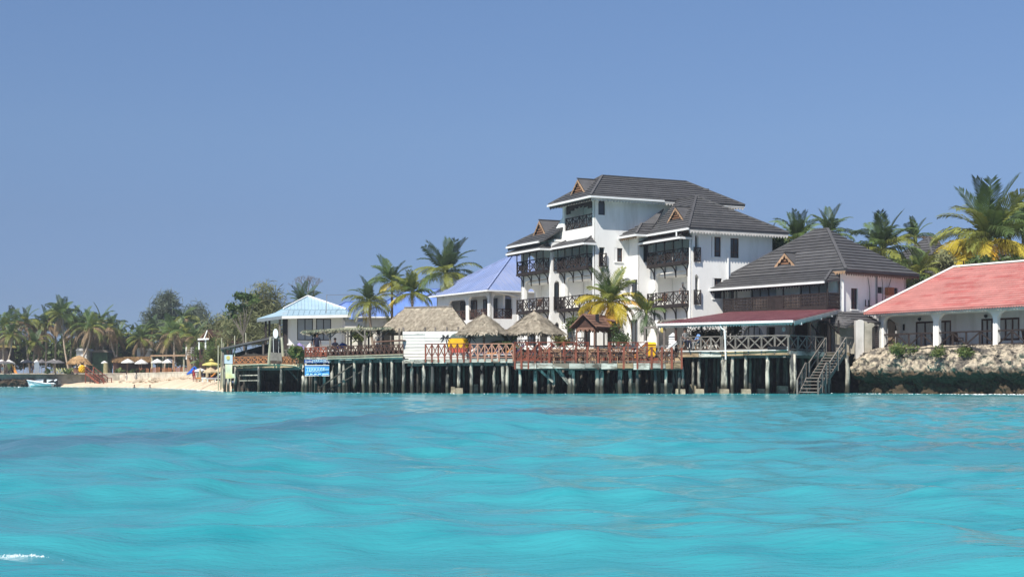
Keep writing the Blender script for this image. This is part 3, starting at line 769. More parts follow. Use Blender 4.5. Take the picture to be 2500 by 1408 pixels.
ZE1 = 11.85                                           # left wing
Q = [hp(-1.85, 4.9, ZE1), hp(-1.85, 11.3, ZE1), hp(7, 11.3, ZE1), hp(7, 4.9, ZE1)]; qa, qb = hp(2.0, 7.6, 14.1), hp(5, 7.6, 14.1)
lr = roof(hotel, [[Q[1], Q[0], hp(.9, 5.2, 13.45), qa], [Q[2], Q[1], qa, qb]], M['roof_black'], .2)
ridge_caps(lr, [(Q[1], qa), (qa, qb)], M['roof_black'])
gutter(hotel, hp(-1.92, 5.6, ZE1-.08), hp(-1.92, 11.35, ZE1-.08)); scallop(hotel, hp(-1.82, 5.6, ZE1-.1), hp(-1.82, 11.3, ZE1-.1), M['wood_dark'], .28)
dormer(hotel, hp(-.55, 8.1, 13.75), -hu, 2.4, 1.35, 2.6)

S = [hp(3.15, -8.05, ZE1), hp(12.05, -8.05, ZE1), hp(12.05, 3.2, ZE1), hp(3.15, -1.2, ZE1), hp(2.15, -2.45, ZE1), hp(2.15, .6, ZE1), hp(3.15, -2.45, ZE1)]
pk, pk2 = hp(6.7, -3.7, 14.75), hp(6.9, 2.5, 14.75)
sr = roof(hotel, [[S[0], S[1], pk], [S[6], S[0], pk, pk2.lerp(pk, .55)], [S[1], S[2], pk2, pk]], M['roof_black'], .2)
k1 = hp(3.3, -1.35, 12.75)
sr2 = roof(hotel, [[S[4], S[6], hp(4.6, -1.35, 12.95), k1], [S[5], S[4], k1]], M['roof_black'], .2)
roof(hotel, [[S[5], k1, hp(4.6, -1.35, 12.95), hp(6.0, -.2, 14.2), hp(4.2, 0, 12.6)]], M['roof_black'], 0)
ridge_caps(sr, [(S[0], pk), (S[1], pk), (pk, pk2)], M['roof_black']); ridge_caps(sr2, [(S[4], k1)], M['roof_black'])
gutter(hotel, hp(3.08, -8.12, ZE1-.08), hp(3.08, -2.4, ZE1-.08)); gutter(hotel, hp(2.08, -2.5, ZE1-.08), hp(3.1, -2.5, ZE1-.08)); gutter(hotel, hp(2.08, -2.5, ZE1-.08), hp(2.08, .3, ZE1-.08))
scallop(hotel, hp(3.2, -8.0, ZE1-.1), hp(12.0, -8.0, ZE1-.1), M['plaster_old'], .32); scallop(hotel, hp(3.2, -8, ZE1-.1), hp(3.2, -2.4, ZE1-.1), M['wood_darkbrown'], .26); scallop(hotel, hp(2.2, -2.4, ZE1-.1), hp(2.2, .3, ZE1-.1), M['wood_tan'], .26)
dormer(hotel, hp(4.2, -4.7, 13.72), -hu, 2.5, 1.2, 2.2); dormer(hotel, hp(10.6, -2.2, 14.15), hu, 2.2, 1.0, 1.9)
mb = MB(); mb.prism([hp(3.2, -8, ZE1-.13), hp(12, -8, ZE1-.13), hp(12, 3, ZE1-.13), hp(3.2, 3, ZE1-.13)], (0, 0, -.04)); mb.prism([hp(2.2, -2.4, ZE1-.13), hp(3.19, -2.4, ZE1-.13), hp(3.19, .3, ZE1-.13), hp(2.2, .3, ZE1-.13)], (0, 0, -.04)); mb.build('soffit', M['plaster'], hotel)

def canopy(ln, s0, s1, ze, out_, rise=.62):
    A, B = ln((s0, out_, ze)), ln((s1, out_, ze)); C, D_ = ln((s1-.75, .02, ze+rise)), ln((s0+.75, .02, ze+rise)); E, F_ = ln((s1, .02, ze)), ln((s0, .02, ze))
    p = roof(hotel, [[A, B, C, D_], [B, E, C], [F_, A, D_]], M['roof_black'], .16, .045, .07, name='balcony_roof')
    ridge_caps(p, [(B, C), (A, D_)], M['roof_black'], .1)
    gutter(p, ln((s0, out_+.05, ze-.06)), ln((s1+.03, out_+.05, ze-.06))); gutter(p, ln((s1+.05, out_+.05, ze-.06)), ln((s1+.05, .02, ze-.06)))
    scallop(p, ln((s0+.05, out_-.05, ze-.08)), ln((s1-.05, out_-.05, ze-.08)), M['wood_dark'], .2, .2)
canopy(f1, -.3, 5.5, 11.2, 1.15, .5); canopy(f2, -.15, 5.35, 11.25, 1.1, .55); canopy(f3, .0, 5.6, 11.25, 1.1, .55)
# rain pipes
for ln, s, o, z0, z1 in ((f3, 5.5, .12, 5.2, 11.2), (r3, 3.08, .1, 5.5, 10.4), (f2, 5.05, .1, 3.3, 11.2)):
    mb = MB(ln); mb.tube([(s, o, z1), (s, o, z0)], .06, 8); mb.build('rain_pipe', M['gutter_white'], hotel)
mb = MB(f3); mb.tube([(5.0, .95, 11.75), (5.0, .95, 11.3)], .06, 8); mb.build('rain_pipe', M['gutter_white'], hotel)

def aircon(root, ln, s, z, o=.02, sc_=1.):
    mb = MB(ln); w, h, d = .82*sc_, .56*sc_, .3*sc_; mb.box(s-w/2, s+w/2, o+.08, o+.08+d, z, z+h)
    a = mb.build('air_conditioner', M['white_plastic'], root)
    f = MB(ln); c = (s-.12*sc_, o+.085+d, z+h/2); n = 14
    f.face([(c[0]+.22*sc_*math.cos(6.283*i/n), c[1], c[2]+.22*sc_*math.sin(6.283*i/n)) for i in range(n)]); f.build('fan_grille', M['steel'], a)
    b = MB(ln); b.bar((s-.25, o, z-.03), (s-.25, o+.4, z-.03), .04); b.bar((s+.25, o, z-.03), (s+.25, o+.4, z-.03), .04); b.build('mounting_arm', M['black'], a)
aircon(hotel, r2, 2.75, 8.2)
# low white wall between the hotel forecourt and the lower decks
mb = MB(); mb.prism([G(1262, 105.2, 2.0), G(1655, 104.4, 2.0), G(1655, 104.4, 3.35), G(1262, 105.2, 3.35)], (0, .35, 0))
mb.build('garden_wall', M['plaster'], label='low white garden wall between hotel forecourt and wooden deck', cat='wall')

# ------------------------------------------------------------------ black-roofed restaurant house
ra_, rb_ = Vector((.61, -.793)), Vector((.793, .61)); RO = Vector((22.64, 100.0))
def rp(a, b, z=0): q = RO+ra_*a+rb_*b; return V(q.x, q.y, z)
rest = thing('restaurant_house', 'two storey restaurant house with black hipped roof and carved wooden balcony', 'building', rp(-5, 3, 2.7))
fr = Ln(tuple(rp(-10.7, .2))[:2], ra_, -rb_)          # front wall
rr = Ln(tuple(rp(-.7, .2))[:2], rb_, ra_)             # right wall
bk = Ln(tuple(rp(-10.7, 7.4))[:2], -rb_, -ra_)
sx = lambda px, o=0: fr.s(px, o)
mb = MB()
wall_into(mb, fr, 0, 10, 2.6, 8.25, [(sx(1833), sx(1895), 5.9, 8.0), (sx(1952), sx(2020), 5.9, 8.0), (sx(1788), sx(1800), 6.4, 7.9),
          (sx(1812), sx(1865), 2.7, 4.9, 'round'), (sx(1872), sx(1892), 2.7, 4.7), (sx(1935), sx(1972), 2.7, 5.2), (sx(1990), sx(2030), 2.7, 5.1, 'round')])
q0 = rr.s(2078); q1 = rr.s(2094)
wall_into(mb, rr, 0, 7.2, 2.6, 8.25, [(q0, q1, 5.75, 7.2), (rr.s(2142), rr.s(2155), 6.95, 7.4), (rr.s(2180), rr.s(2192), 6.95, 7.4)])
wall_into(mb, bk, 0, 7.2, 2.6, 8.25)
wall_into(mb, Ln(tuple(rp(-.7, 7.4))[:2], -ra_, rb_), 0, 10, 2.6, 8.25)
mb.build('wall', M['plaster'], rest)
mb = MB(fr); mb.box(.3, 9.7, -3.2, -3.0, 2.6, 8.2); mb.box(.3, 9.7, -3.0, -.3, 5.6, 5.8); mb.build('inner_wall', M['wood_brown'], rest)
window(rest, fr, sx(1833), sx(1895), 5.9, 8.0, cols=3, frame='wood_dark', pane='glass_grey', name='balcony_door', sill=False, bar=.09)
window(rest, fr, sx(1952), sx(2020), 5.9, 8.0, cols=3, frame='wood_dark', pane='glass_grey', name='balcony_door', sill=False, bar=.09)
window(rest, fr, sx(1788), sx(1800), 6.4, 7.9, cols=1, low=.5)
window(rest, fr, sx(1812), sx(1865), 2.7, 4.8, cols=4, frame='wood_dark', pane='glass_grey', name='door', sill=False)
window(rest, fr, sx(1990), sx(2030), 2.7, 5.0, cols=2, frame='wood_dark', name='door', sill=False)
window(rest, rr, q0, q1, 5.75, 7.2, cols=2, low=.45)
window(rest, rr, rr.s(2142), rr.s(2155), 6.95, 7.4, cols=1, sill=False); window(rest, rr, rr.s(2180), rr.s(2192), 6.95, 7.4, cols=1, sill=False)
E = [rp(0, 0, 8.36), rp(-11.5, 0, 8.36), rp(-11.5, 8.0, 8.36), rp(0, 8.0, 8.36)]; pa, pb = rp(-6.2, 4, 11.75), rp(-5.0, 4, 11.75)
sk = [rp(-11.55, -1.5, 7.55), rp(-.55, -1.5, 7.55)]
pr_ = roof(rest, [[E[1], E[0], pb, pa], [E[0], E[3], pb], [E[2], E[1], pa], [E[3], E[2], pa, pb]], M['roof_black'], .235)
pr2 = roof(rest, [[sk[0], sk[1], rp(-1.25, -.01, 8.34), rp(-11.2, -.01, 8.34)], [sk[1], rp(-.55, -.01, 7.75), rp(-1.25, -.01, 8.34)]], M['roof_black'], .2, name='skirt_roof')
ridge_caps(pr_, [(E[0], pb), (E[1], pa), (pa, pb)], M['roof_black'], .2); ridge_caps(pr2, [(sk[1], rp(-1.25, 0, 8.34))], M['roof_black'])
gutter(rest, rp(-11.6, -1.57, 7.48), rp(-.55, -1.57, 7.48)); scallop(rest, rp(-11.4, -1.45, 7.46), rp(-.6, -1.45, 7.46), M['wood_dark'], .24, .25)
scallop(rest, rp(-.05, 0, 8.3), rp(-.05, 8, 8.3), M['wood_darkbrown'], .34, .25); scallop(rest, rp(-1.2, .02, 8.3), rp(-.05, .02, 8.3), M['wood_tan'], .26, .25)
mb = MB(); mb.prism([rp(-11.4, .05, 8.2), rp(-.1, .05, 8.2), rp(-.1, 7.9, 8.2), rp(-11.4, 7.9, 8.2)], (0, 0, -.04)); mb.build('soffit', M['plaster'], rest)
dormer(rest, rp(-6.15, .75, 9.95), -rb_, 2.9, 1.45, 2.2)
mb = MB(fr); mb.box(sx(1790), sx(1985), 1.2, 1.7, 2.72, 3.78); mb.box(sx(1790)-.1, sx(1985)+.1, 1.1, 1.8, 3.79, 3.86); mb.build('shade_block', M['wood_dark'], rest)  # added dark block standing in for shade on the wall behind
# carved balcony
mat('wood_fret', (.055, .042, .036), .7, .25, 4, rnd=.3)
bl = Ln(tuple(rp(-10.4, -1.1))[:2], ra_, -rb_)
mb = MB(bl); mb.box(0, 9.75, -1.3, .06, 5.62, 5.8); balc = mb.build('balcony', M['wood_dark'], rest)
def carved(ln, s0, s1, z, h, pattern):
    mb = MB(ln); mb.box(s0, s1, -.04, .04, z+h-.08, z+h); mb.box(s0, s1, -.04, .04, z, z+.1); mb.box(s0, s0+.07, -.05, .05, z, z+h+.06)
    part = mb.build('carved_panel', M['wood_dark'], balc)
    n = max(3, round((s1-s0)/.15)); k = 4
    for i in range(n):
        x = s0+.07+(s1-s0-.07)*(i+.5)/n; w = (s1-s0)/n; b = MB(ln)
        if pattern == 'solid' : b.box(x-w*.49, x+w*.49, -.015, .015, z+.1, z+h-.08)
        else:
            zs = [z+.1+(h-.18)*j/(2*k) for j in range(2*k+1)]; wd_ = [w*(.47 if j % 2 == 0 else .2) for j in range(2*k+1)]
            for j in range(2*k): b.prism([(x-wd_[j], -.015, zs[j]), (x+wd_[j], -.015, zs[j]), (x+wd_[j+1], -.015, zs[j+1]), (x-wd_[j+1], -.015, zs[j+1])], (0, .03, 0))
        b.build('slat', M['wood_dark'] if pattern != 'tan' else M['wood_fret'], part)
bx = [0, bl.s(1836), bl.s(1876), bl.s(1912), bl.s(1954), bl.s(2019)-.02]
for i, pat in enumerate(('a', 'tan', 'solid', 'tan', 'a')): carved(bl, bx[i], bx[i+1], 5.8, 1.0, pat)
carved(Ln(tuple(bl((9.75, 0, 0)))[:2], rb_, ra_), 0, 1.28, 5.8, 1.0, 'a')
for s in (.04, .95, bl.s(1912), 9.72):
    b = MB(bl); b.bar((s, -.02, 5.8), (s, -.02, 7.6), .09); b.build('balcony_post', M['wood_dark'], rest)
b = MB(fr); b.bar((10.02, .05, 5.8), (10.02, .05, 8.2), .09); b.build('balcony_post', M['wood_dark'], rest)
mb = MB(rr); mb.tube([(.25, .1, 7.7), (.25, .1, 5.0)], .05, 8); mb.build('rain_pipe', M['gutter_white'], rest)
mb = MB(rr); s = rr.s(2139); mb.box(s-.06, s+.06, .01, .09, 4.2, 8.1); mb.build('service_duct', M['steel'], rest)
s = rr.s(2167)
mb = MB(rr); mb.box(s-.33, s+.33, .02, .32, 6.85, 7.38); a = mb.build('rusty_air_conditioner', M['wood_orange'], rest); a['label'] = 'rusty orange air conditioner box'
for px, z in ((2112, 6.0), (2172, 5.85)):
    s = rr.s(px); mb = MB(rr); mb.bar((s, .02, z), (s, .55, z), .05); mb.bar((s+.35, .02, z), (s+.35, .55, z), .05); mb.bar((s, .5, z), (s+.35, .5, z), .04); mb.bar((s, .04, z), (s, .04, z+.45), .05); mb.bar((s+.35, .04, z), (s+.35, .04, z+.45), .05); mb.build('mounting_arm', M['black'], rest)
for k, (px, px2) in enumerate(((2118, 2124), (2150, 2160), (2172, 2150))):
    s0, s1 = rr.s(px), rr.s(px2); mb = MB(rr); mb.tube([(s0+(s1-s0)*t+.12*math.sin(5*t+k), .03, 8.0-3.2*t) for t in [i/8 for i in range(9)]], .018, 4); mb.build('cable', M['black'], rest)
aircon(rest, rr, rr.s(2120), 4.6, .05); aircon(rest, rr, rr.s(2129), 4.6, .05)

# maroon lean-to over the restaurant terrace
lt = thing('terrace_shelter', 'maroon sheet metal lean-to roof on wooden posts over restaurant terrace', 'shelter', G(1800, 97, 2.68))
A, B, C, D_ = G(1603, 97.6, 4.6), G(1936, 92.0, 4.6), G(2047, 100.5, 5.72), G(1780, 105.6, 5.72)
LP = roof(lt, [[A, B, C, D_]], M['roof_maroon'], 0, thick=.05)
n = 46
for i in range(1, n):
    t = i/n; mb = MB(); mb.bar(A.lerp(B, t)+UP*.025, D_.lerp(C, t)+UP*.025, .09, .045); mb.build('roof_rib', M['roof_maroon'], LP)
gutter(lt, A+V(0, -.08, -.07), B+V(0, -.08, -.07)); scallop(lt, A+V(0, .1, -.12), B+V(0, .1, -.12), M['plaster_old'], .2, .2)
scallop(lt, B+V(.05, 0, -.05), C+V(.05, 0, -.05), M['plaster_old'], .3, .25)
for px in (1955, 2003, 2030):
    q = G(px, 92+(px-1936)/111*8.5, 0); f = (px-1936)/111; mb = MB(); z = 4.6+1.12*f; mb.lathe((q.x, q.y, z-.42), [(.11, 0), (.09, .1), (.03, .22), (.02, .4)], 8); mb.build('pendant_lamp', M['white_plastic'], lt)
for px, D, m in ((1622, 97.5, 'wood_grey'), (1650, 97, 'wood_darkbrown'), (1712, 97.2, 'wood_dark'), (1762, 96.0, 'pile'), (1778, 98.5, 'trunk'), (1788, 97.5, 'trunk'), (1931, 93.6, 'wood_brown'), (1976, 96.3, 'wood_brown'), (2023, 98.8, 'wood_brown')):
    mb = MB(); a = G(px, D, 2.0); zt = 4.55+.45*(D-93)/6 if px > 1900 else 4.62; mb.tube([a, a+V(R.uniform(-.05, .05), 0, (zt-2)*.5), a+V(0, 0, zt-2)], [.12, .105, .10] if px > 1760 else [.085]*3, 7); mb.build('post', M[m], lt)
mb = MB(); mb.bar(G(1622, 97.5, 4.5), G(1936, 93, 4.5), .12); mb.bar(G(1936, 93, 4.5), G(2023, 98.8, 4.95), .12); mb.build('beam', M['wood_dark'], lt)
for px in (2000, 2047):
    q = G(px, 99, 4.0); mb = MB(); mb.bar(q, q+V(-.8, -.5, .75), .1, .08); mb.bar(q, q+UP*.9, .1); mb.build('bracket', M['wood_dark'], lt)
# white rain pipe dropping from the gutter down the front pile
mb = MB(); q = G(1757, 94.9, 0); mb.tube([q+UP*4.5, q+UP*4.2+V(.12, 0, 0), q+UP*4.05+V(.33, -.05, 0), q+UP*2.3+V(.38, -.05, 0), q+UP*2.2+V(.38, -.05, 0)], .055, 8); mb.build('rain_pipe', M['gutter_white'], lt)
# hanging round signs and lamps under the shelter
mb = MB(); q = G(1913, 95, ZY(804, 95)); mb.lathe((0, 0, 0), [(.02, -.03), (.13, -.03), (.13, .0), (.02, .0)], 14)
for v in range(len(mb.v)): w = mb.v[v]; mb.v[v] = q+V(w.x, w.z, w.y*1.15)
mb.bar(q+UP*.14, q+UP*.5, .015); mb.build('hanging_lantern', M['white_plastic'], label='round white lantern hanging under the maroon roof', cat='lantern')
mb = MB(); q = G(1619, 98.5, ZY(806, 98.5)); mb.lathe((0, 0, 0), [(.02, -.05), (.16, -.05), (.2, 0), (.16, .05), (.02, .05)], 14)
for v in range(len(mb.v)): w = mb.v[v]; mb.v[v] = q+V(w.x, w.z, w.y)
mb.bar(q+UP*.18, q+UP*.45, .02); mb.build('lifebuoy', M['canvas_yellow'], label='pale yellow round float hanging beside the white cabins', cat='float')

# slate-roofed side porch and ruined white pillar between restaurant and red-roofed house
porch = thing('side_porch', 'small porch with black shingle roof beside the ruined white pillar', 'porch', rp(.2, 1.2, 2.7))
roof(porch, [[rp(-.55, -.2, 5.55), rp(.9, -.2, 4.75), rp(.9, 2.6, 4.75), rp(-.55, 2.6, 5.55)], [rp(-1.0, -1.1, 4.8), rp(.9, -1.1, 4.45), rp(.9, -.2, 4.75), rp(-.55, -.2, 5.55)]], M['roof_black'], .2)
mb = MB(); c = rp(.35, -.2); mb.box(c.x-.9, c.x+.55, c.y, c.y+.2, 2.65, 4.4); mb.build('wall', M['concrete'], porch)
mb = MB(); c = G(2108, 98.4, 0); wp = [(-.50, 2.0), (-.48, 3.2), (-.52, 4.55), (-.50, 4.86), (-.36, 4.84), (-.22, 4.92), (-.05, 4.88), (.03, 4.80), (.02, 3.4), (.05, 2.0)]
mb.prism([c+V(x, 0, z) for x, z in wp], (0, .5, 0)); pl = mb.build('ruined_pillar', M['plaster_old'], label='flaking white masonry pillar above the rocks', cat='pillar')
mb = MB(); mb.prism([c+V(x, .1, z) for x, z in ((.07, 2.6), (.07, 4.82), (.25, 4.78), (.33, 4.62), (.5, 4.7), (.74, 4.66), (.72, 4.45), (.60, 4.38), (.6, 2.6))], (0, .4, 0)); mb.build('broken_wall', M['concrete'], label='grey broken wall stub beside the flaking white pillar', cat='wall')
mb = MB()
fen = thing('louvre_screen', 'dark slatted screen at the corner of the red-roofed house', 'screen', G(2140, 100.8, 2.9))
for i in range(14):
    mb = MB(); z = 2.95+i*.145; mb.bar(G(2136, 100.8, z), G(2144, 100.8, z), .05, .09); mb.build('slat', M['wood_dark'], fen)

# ------------------------------------------------------------------ red-roofed house
KR = .935
def zk(z): return .75+(z-.75)*KR
red = thing('arcaded_house', 'low white house with pink-red tiled roof and arched veranda on the cliff', 'building', G(2145, 101, 2.9))
rd = Vector((.547, -.837)); rbk = Vector((.837, .547)); RL = Ln(tuple(G(2145, 101, 0))[:2], rd, -rbk)
q = RL.s
ZF, ZT, ZW = zk(3.2), zk(5.5), zk(5.85)
mb = MB(); ops = [(q(2157), q(2278), ZF, ZT, .5), (q(2291), q(2424), ZF, ZT, .5), (q(2435), q(2572), ZF, ZT, .5)]
wall_into(mb, RL, 0, q(2600), 2.5, ZW, ops, .28)
RB = Ln(tuple(RL((0, -2.15, 0)))[:2], rd, -rbk); q2 = RB.s
zd, zdt = zk(3.22), zk(5.15)
wall_into(mb, RB, 0, 16, 2.8, ZW, [(q2(2236), q2(2281), zd, zdt), (q2(2293), q2(2322), zd, zdt), (q2(2396), q2(2424), zd, zdt), (q2(2438), q2(2489), zk(3.6), zdt)], .2)
wall_into(mb, Ln(tuple(RL((0, 0, 0)))[:2], rbk, -rd), 0, 8, 2.5, ZW, [(.6, 1.8, ZF, zk(5.2), 'round')])
wall_into(mb, Ln(tuple(RL((0, -8, 0)))[:2], rd, rbk), 0, 16, 2.5, ZW)
mb.build('wall', M['plaster'], red)
mb = MB(RL); mb.box(-.1, 16, -2.15, .25, 2.6, zk(3.18)); mb.build('veranda_floor', M['plaster_cream'], red)
for a, b, z0, c, pane, nm in ((2236, 2281, zd, 2, 'curtain', 'door'), (2293, 2322, zd, 2, 'curtain', 'door'), (2396, 2424, zd, 2, 'curtain', 'door'), (2438, 2489, zk(3.6), 3, 'curtain', 'window')):
    window(red, RB, q2(a), q2(b), z0, zdt, cols=c, pane=pane, name=nm, sill=False, bar=.12, inset=.02)
mb = MB(RB); a, b = q2(2183), q2(2209); mb.box(a, b, .003, .03, zk(4.55), zk(5.02)); mb.build('dark_vent', M['black'], red)
mb = MB(RL)
for i in range(9):
    t = i/9; mb.box(.40+t*.5, .40+t*.5+.06, -.60-.1*(i % 2), -.48, zk(3.25), zk(5.35)-.33*t)
mb.build('curtain', M['curtain_brown'], red)
for a, b in ((2157, 2278), (2291, 2424), (2435, 2572)):
    s0, s1 = q(a)+.01, q(b)-.01; h0, h1 = zk(3.3), zk(4.2); mb = MB(RL); mb.bar((s0, -.1, h1), (s1, -.1, h1), .11, .1); part = mb.build('veranda_railing', M['wood_dark'], red)
    b_ = MB(RL); b_.bar((s0, -.1, h0), (s1, -.1, h0), .09, .09); b_.build('bottom_rail', M['wood_dark'], part)
    n = 4; xs = [s0+(s1-s0)*k/n for k in range(n+1)]
    for k in (1, 2, 3):
        b_ = MB(RL); b_.bar((xs[k], -.1, h0), (xs[k], -.1, h1), .1); b_.build('post', M['wood_dark'], part)
    for k in range(n):
        b_ = MB(RL); u, v = (h0+.02, h1-.04) if k % 2 == 0 else (h1-.04, h0+.02); b_.bar((xs[k], -.1, u), (xs[k+1], -.1, v), .07); b_.build('brace', M['wood_dark'], part)
def rq(s, b, z): return RL((s*KR, -b*KR, zk(z)))
ER = [rq(-.75, -.75, 5.82), rq(18.5, -.75, 5.82), rq(18.5, 9.9, 5.82), rq(-.75, 9.9, 5.82)]; rA, rB = rq(3.0, 4.6, 9.1), rq(18.5, 4.6, 9.1)
rroof = roof(red, [[ER[0], ER[1], rB, rA], [ER[3], ER[0], rA]], M['roof_red'], .15, .034, .06)
roof(red, [[ER[2], ER[3], rA, rB]], M['roof_red'], 0)
mb = MB(); mb.bar(ER[0]+UP*.1, rA+UP*.1, .2, .1); mb.bar(rA+UP*.1, rB+UP*.1, .2, .1); mb.build('ridge_cap', M['plaster'], rroof)
# pressed-tile scallops along the lower edge
scallop(red, ER[0]+V(0, 0, -.01), ER[1]+V(0, 0, -.01), M['roof_red'], .14, .2, name='tile_edge'); scallop(red, ER[0]+V(.08, .08, -.08), ER[1]+V(.08, .08, -.08), M['plaster_old'], .2, .24)
mb = MB(RL); s = q(2288); mb.box(s-.11, s+.11, .01, .14, zk(5.55), zk(5.78)); mb.build('wall_lamp', M['white_plastic'], red)
for px in (2247, 2409):
    s = q2(px); mb = MB(RB); mb.lathe((s, .1, zk(5.3)), [(.02, -.1), (.12, .0), (.1, .12)], 8); mb.build('wall_lantern', M['black'], red)

# ------------------------------------------------------------------ houses behind
def hip_house(name, label, c, ud, w, d, z0, ze, zr, m, ov=.7, step=.25, ridge=None, wallm='plaster', ribs=None, dorm=False):
    """c is the front corner in plan; ud runs right-back, wd left-back"""
    u = Vector(ud).normalized(); wv = Vector((-u.y, u.x)); root = thing(name, label, 'building', V(c[0], c[1], z0))
    f = lambda a, b, z: V(c[0]+u.x*a+wv.x*b, c[1]+u.y*a+wv.y*b, z)
    lf = Ln(tuple(f(0, d, 0))[:2], -wv, -u); rg = Ln(tuple(f(0, 0, 0))[:2], u, -wv)
    e = [f(-ov, -ov, ze), f(w+ov, -ov, ze), f(w+ov, d+ov, ze), f(-ov, d+ov, ze)]; hd = (min(w, d)+2*ov)/2
    if w > d: a, b = f(hd-ov, d/2, zr), f(w+ov-hd, d/2, zr); polys = [[e[0], e[1], b, a], [e[1], e[2], b], [e[2], e[3], a, b], [e[3], e[0], a]]
    else: a, b = f(w/2, hd-ov, zr), f(w/2, d+ov-hd, zr); polys = [[e[0], e[1], a], [e[1], e[2], b, a], [e[2], e[3], b], [e[3], e[0], a, b]]
    polys = [[q_ for i, q_ in enumerate(p) if i == 0 or (q_-p[i-1]).length > .01] for p in polys]
    rf = roof(root, polys, M[m], step, thick=.1)
    if ribs:
        for p in polys[:1]+polys[3:4]: ribs_on(rf, p, M[m], ribs)
    ridge_caps(rf, [(e[0], a), (e[3], a if w > d else b), (e[1], b if w > d else a)]+([(a, b)] if (a-b).length > .1 else []), M[m])
    return root, f, lf, rg, e
def plainwalls(root, lf, rg, w, d, z0, z1, opl=(), opr=(), m='plaster'):
    mb = MB(); wall_into(mb, lf, 0, d, z0, z1, opl); wall_into(mb, rg, 0, w, z0, z1, opr)
    wall_into(mb, Ln(lf((0, 0, 0)).xy, rg.d, -rg.n), 0, w, z0, z1); wall_into(mb, Ln(rg((w, 0, 0)).xy, -rg.n, rg.d), 0, d, z0, z1)
    return mb.build('wall', M[m], root)

c = G(1197, 150, 0)
bh, bf, blf, brg, be = hip_house('blue_roofed_house', 'white house with tall blue sheet metal roof left of the hotel', (c.x, c.y), (.867, .498), 13, 12.0, 3.0, 10.05, 14.3, 'roof_blue_faded', ov=.8, step=0, ribs=.62)
sL = blf.s
pil = [sL(1090), sL(1093), sL(1137), sL(1144), sL(1190), 12.0]
plainwalls(bh, blf, brg, 13, 12.0, 3.0, 10.0, [(max(.1, sL(1096)), sL(1137), 7.2, 9.4, .5), (sL(1144), sL(1190), 7.2, 9.6, .5)], [(.35, 2.6, 7.2, 9.6, .4)])
mb = MB(blf); mb.box(.3, 11.7, -1.9, -1.7, 7.0, 9.95); mb.box(.3, 11.9, -1.7, -.28, 6.9, 7.15); mb.build('loggia', M['plaster'], bh)
for a, b in ((1125, 1139), (1150, 1165), (1181, 1197)):
    lb = Ln(blf((0, -1.69, 0)).xy, blf.d, blf.n); window(bh, lb, lb.s(a), lb.s(b), 7.2, 9.4, inset=-.06, cols=2, frame='wood_darkbrown', name='balcony_door', sill=False)
lb = Ln(brg((0, -1.6, 0)).xy, brg.d, brg.n); window(bh, lb, .7, 2.2, 7.2, 9.4, inset=-.06, cols=1, frame='wood_dark', name='balcony_door', sill=False)
fret_rail(bh, blf, sL(1097), sL(1136), -.1, 7.2, 1.0, m='wood_darkbrown'); fret_rail(bh, blf, sL(1145), sL(1189), -.1, 7.2, 1.0, m='wood_darkbrown'); fret_rail(bh, brg, .4, 2.55, -.1, 7.2, 1.0, m='wood_darkbrown')
gutter(bh, be[3]-UP*.08, be[0]-UP*.08); gutter(bh, be[0]-UP*.08, be[1]-UP*.08)
mb = MB(brg); mb.tube([(.1, -.05+.8, 9.9), (3.2, .15, 9.5), (3.2, .12, 6.5)], .08, 8); mb.build('rain_pipe', M['gutter_white'], bh)
aircon(bh, brg, 4.9, 7.95, sc_=1.1); mb = MB(brg); mb.tube([(5.3, .05, 9.8), (5.25, .05, 9.2), (4.7, .05, 8.6)], .03, 5); mb.build('cable', M['black'], bh)
mb = MB(); q_ = G(1228, 148, 0); mb.box(q_.x-1.6, q_.x+.9, 147.2, 149.2, 5.6, 6.0); mb.build('porch_canopy', M['wood_brown'], bh)

c = G(890, 172, 0)
h2, f_, l_, r_, e_ = hip_house('blue_roofed_hall', 'long hall with blue sheet metal roof behind the palms', (c.x, c.y), (.992, .12), 22, 11, 3.0, 8.35, 11.95, 'roof_blue', ov=.8, step=0, ribs=.9)
plainwalls(h2, l_, r_, 22, 11, 3.0, 8.25, [(2, 4, 4, 6.5), (6, 9, 4, 6.5)], [(1.5, 3, 4, 6.8), (4.5, 6, 4, 6.8), (7.5, 9, 4, 6.8)], m='plaster_cream'); gutter(h2, e_[0]-UP*.08, e_[1]-UP*.08); gutter(h2, e_[3]-UP*.08, e_[0]-UP*.08)
c = G(786, 186, 0)
h3, f_, l_, r_, e_ = hip_house('blue_roofed_shed', 'low building with plain blue roof between villa and palms', (c.x, c.y), (.998, .05), 7.5, 5.5, 3.0, 8.75, 10.95, 'roof_blue', ov=.6, step=0, ribs=.9)
plainwalls(h3, l_, r_, 7.5, 5.5, 3.0, 8.65, [], [(1, 3, 4, 7), (4.5, 6.5, 4, 7)], m='plaster_cream')
c = G(2292, 121, 0)
h4, f_, l_, r_, e_ = hip_house('black_roofed_house', 'black tiled roof of a house behind the tall palms', (c.x, c.y), (.80, .60), 9.5, 9.5, 3.0, 8.3, 13.2, 'roof_black', ov=.9, step=.24)
plainwalls(h4, l_, r_, 9.5, 9.5, 3.0, 8.25)

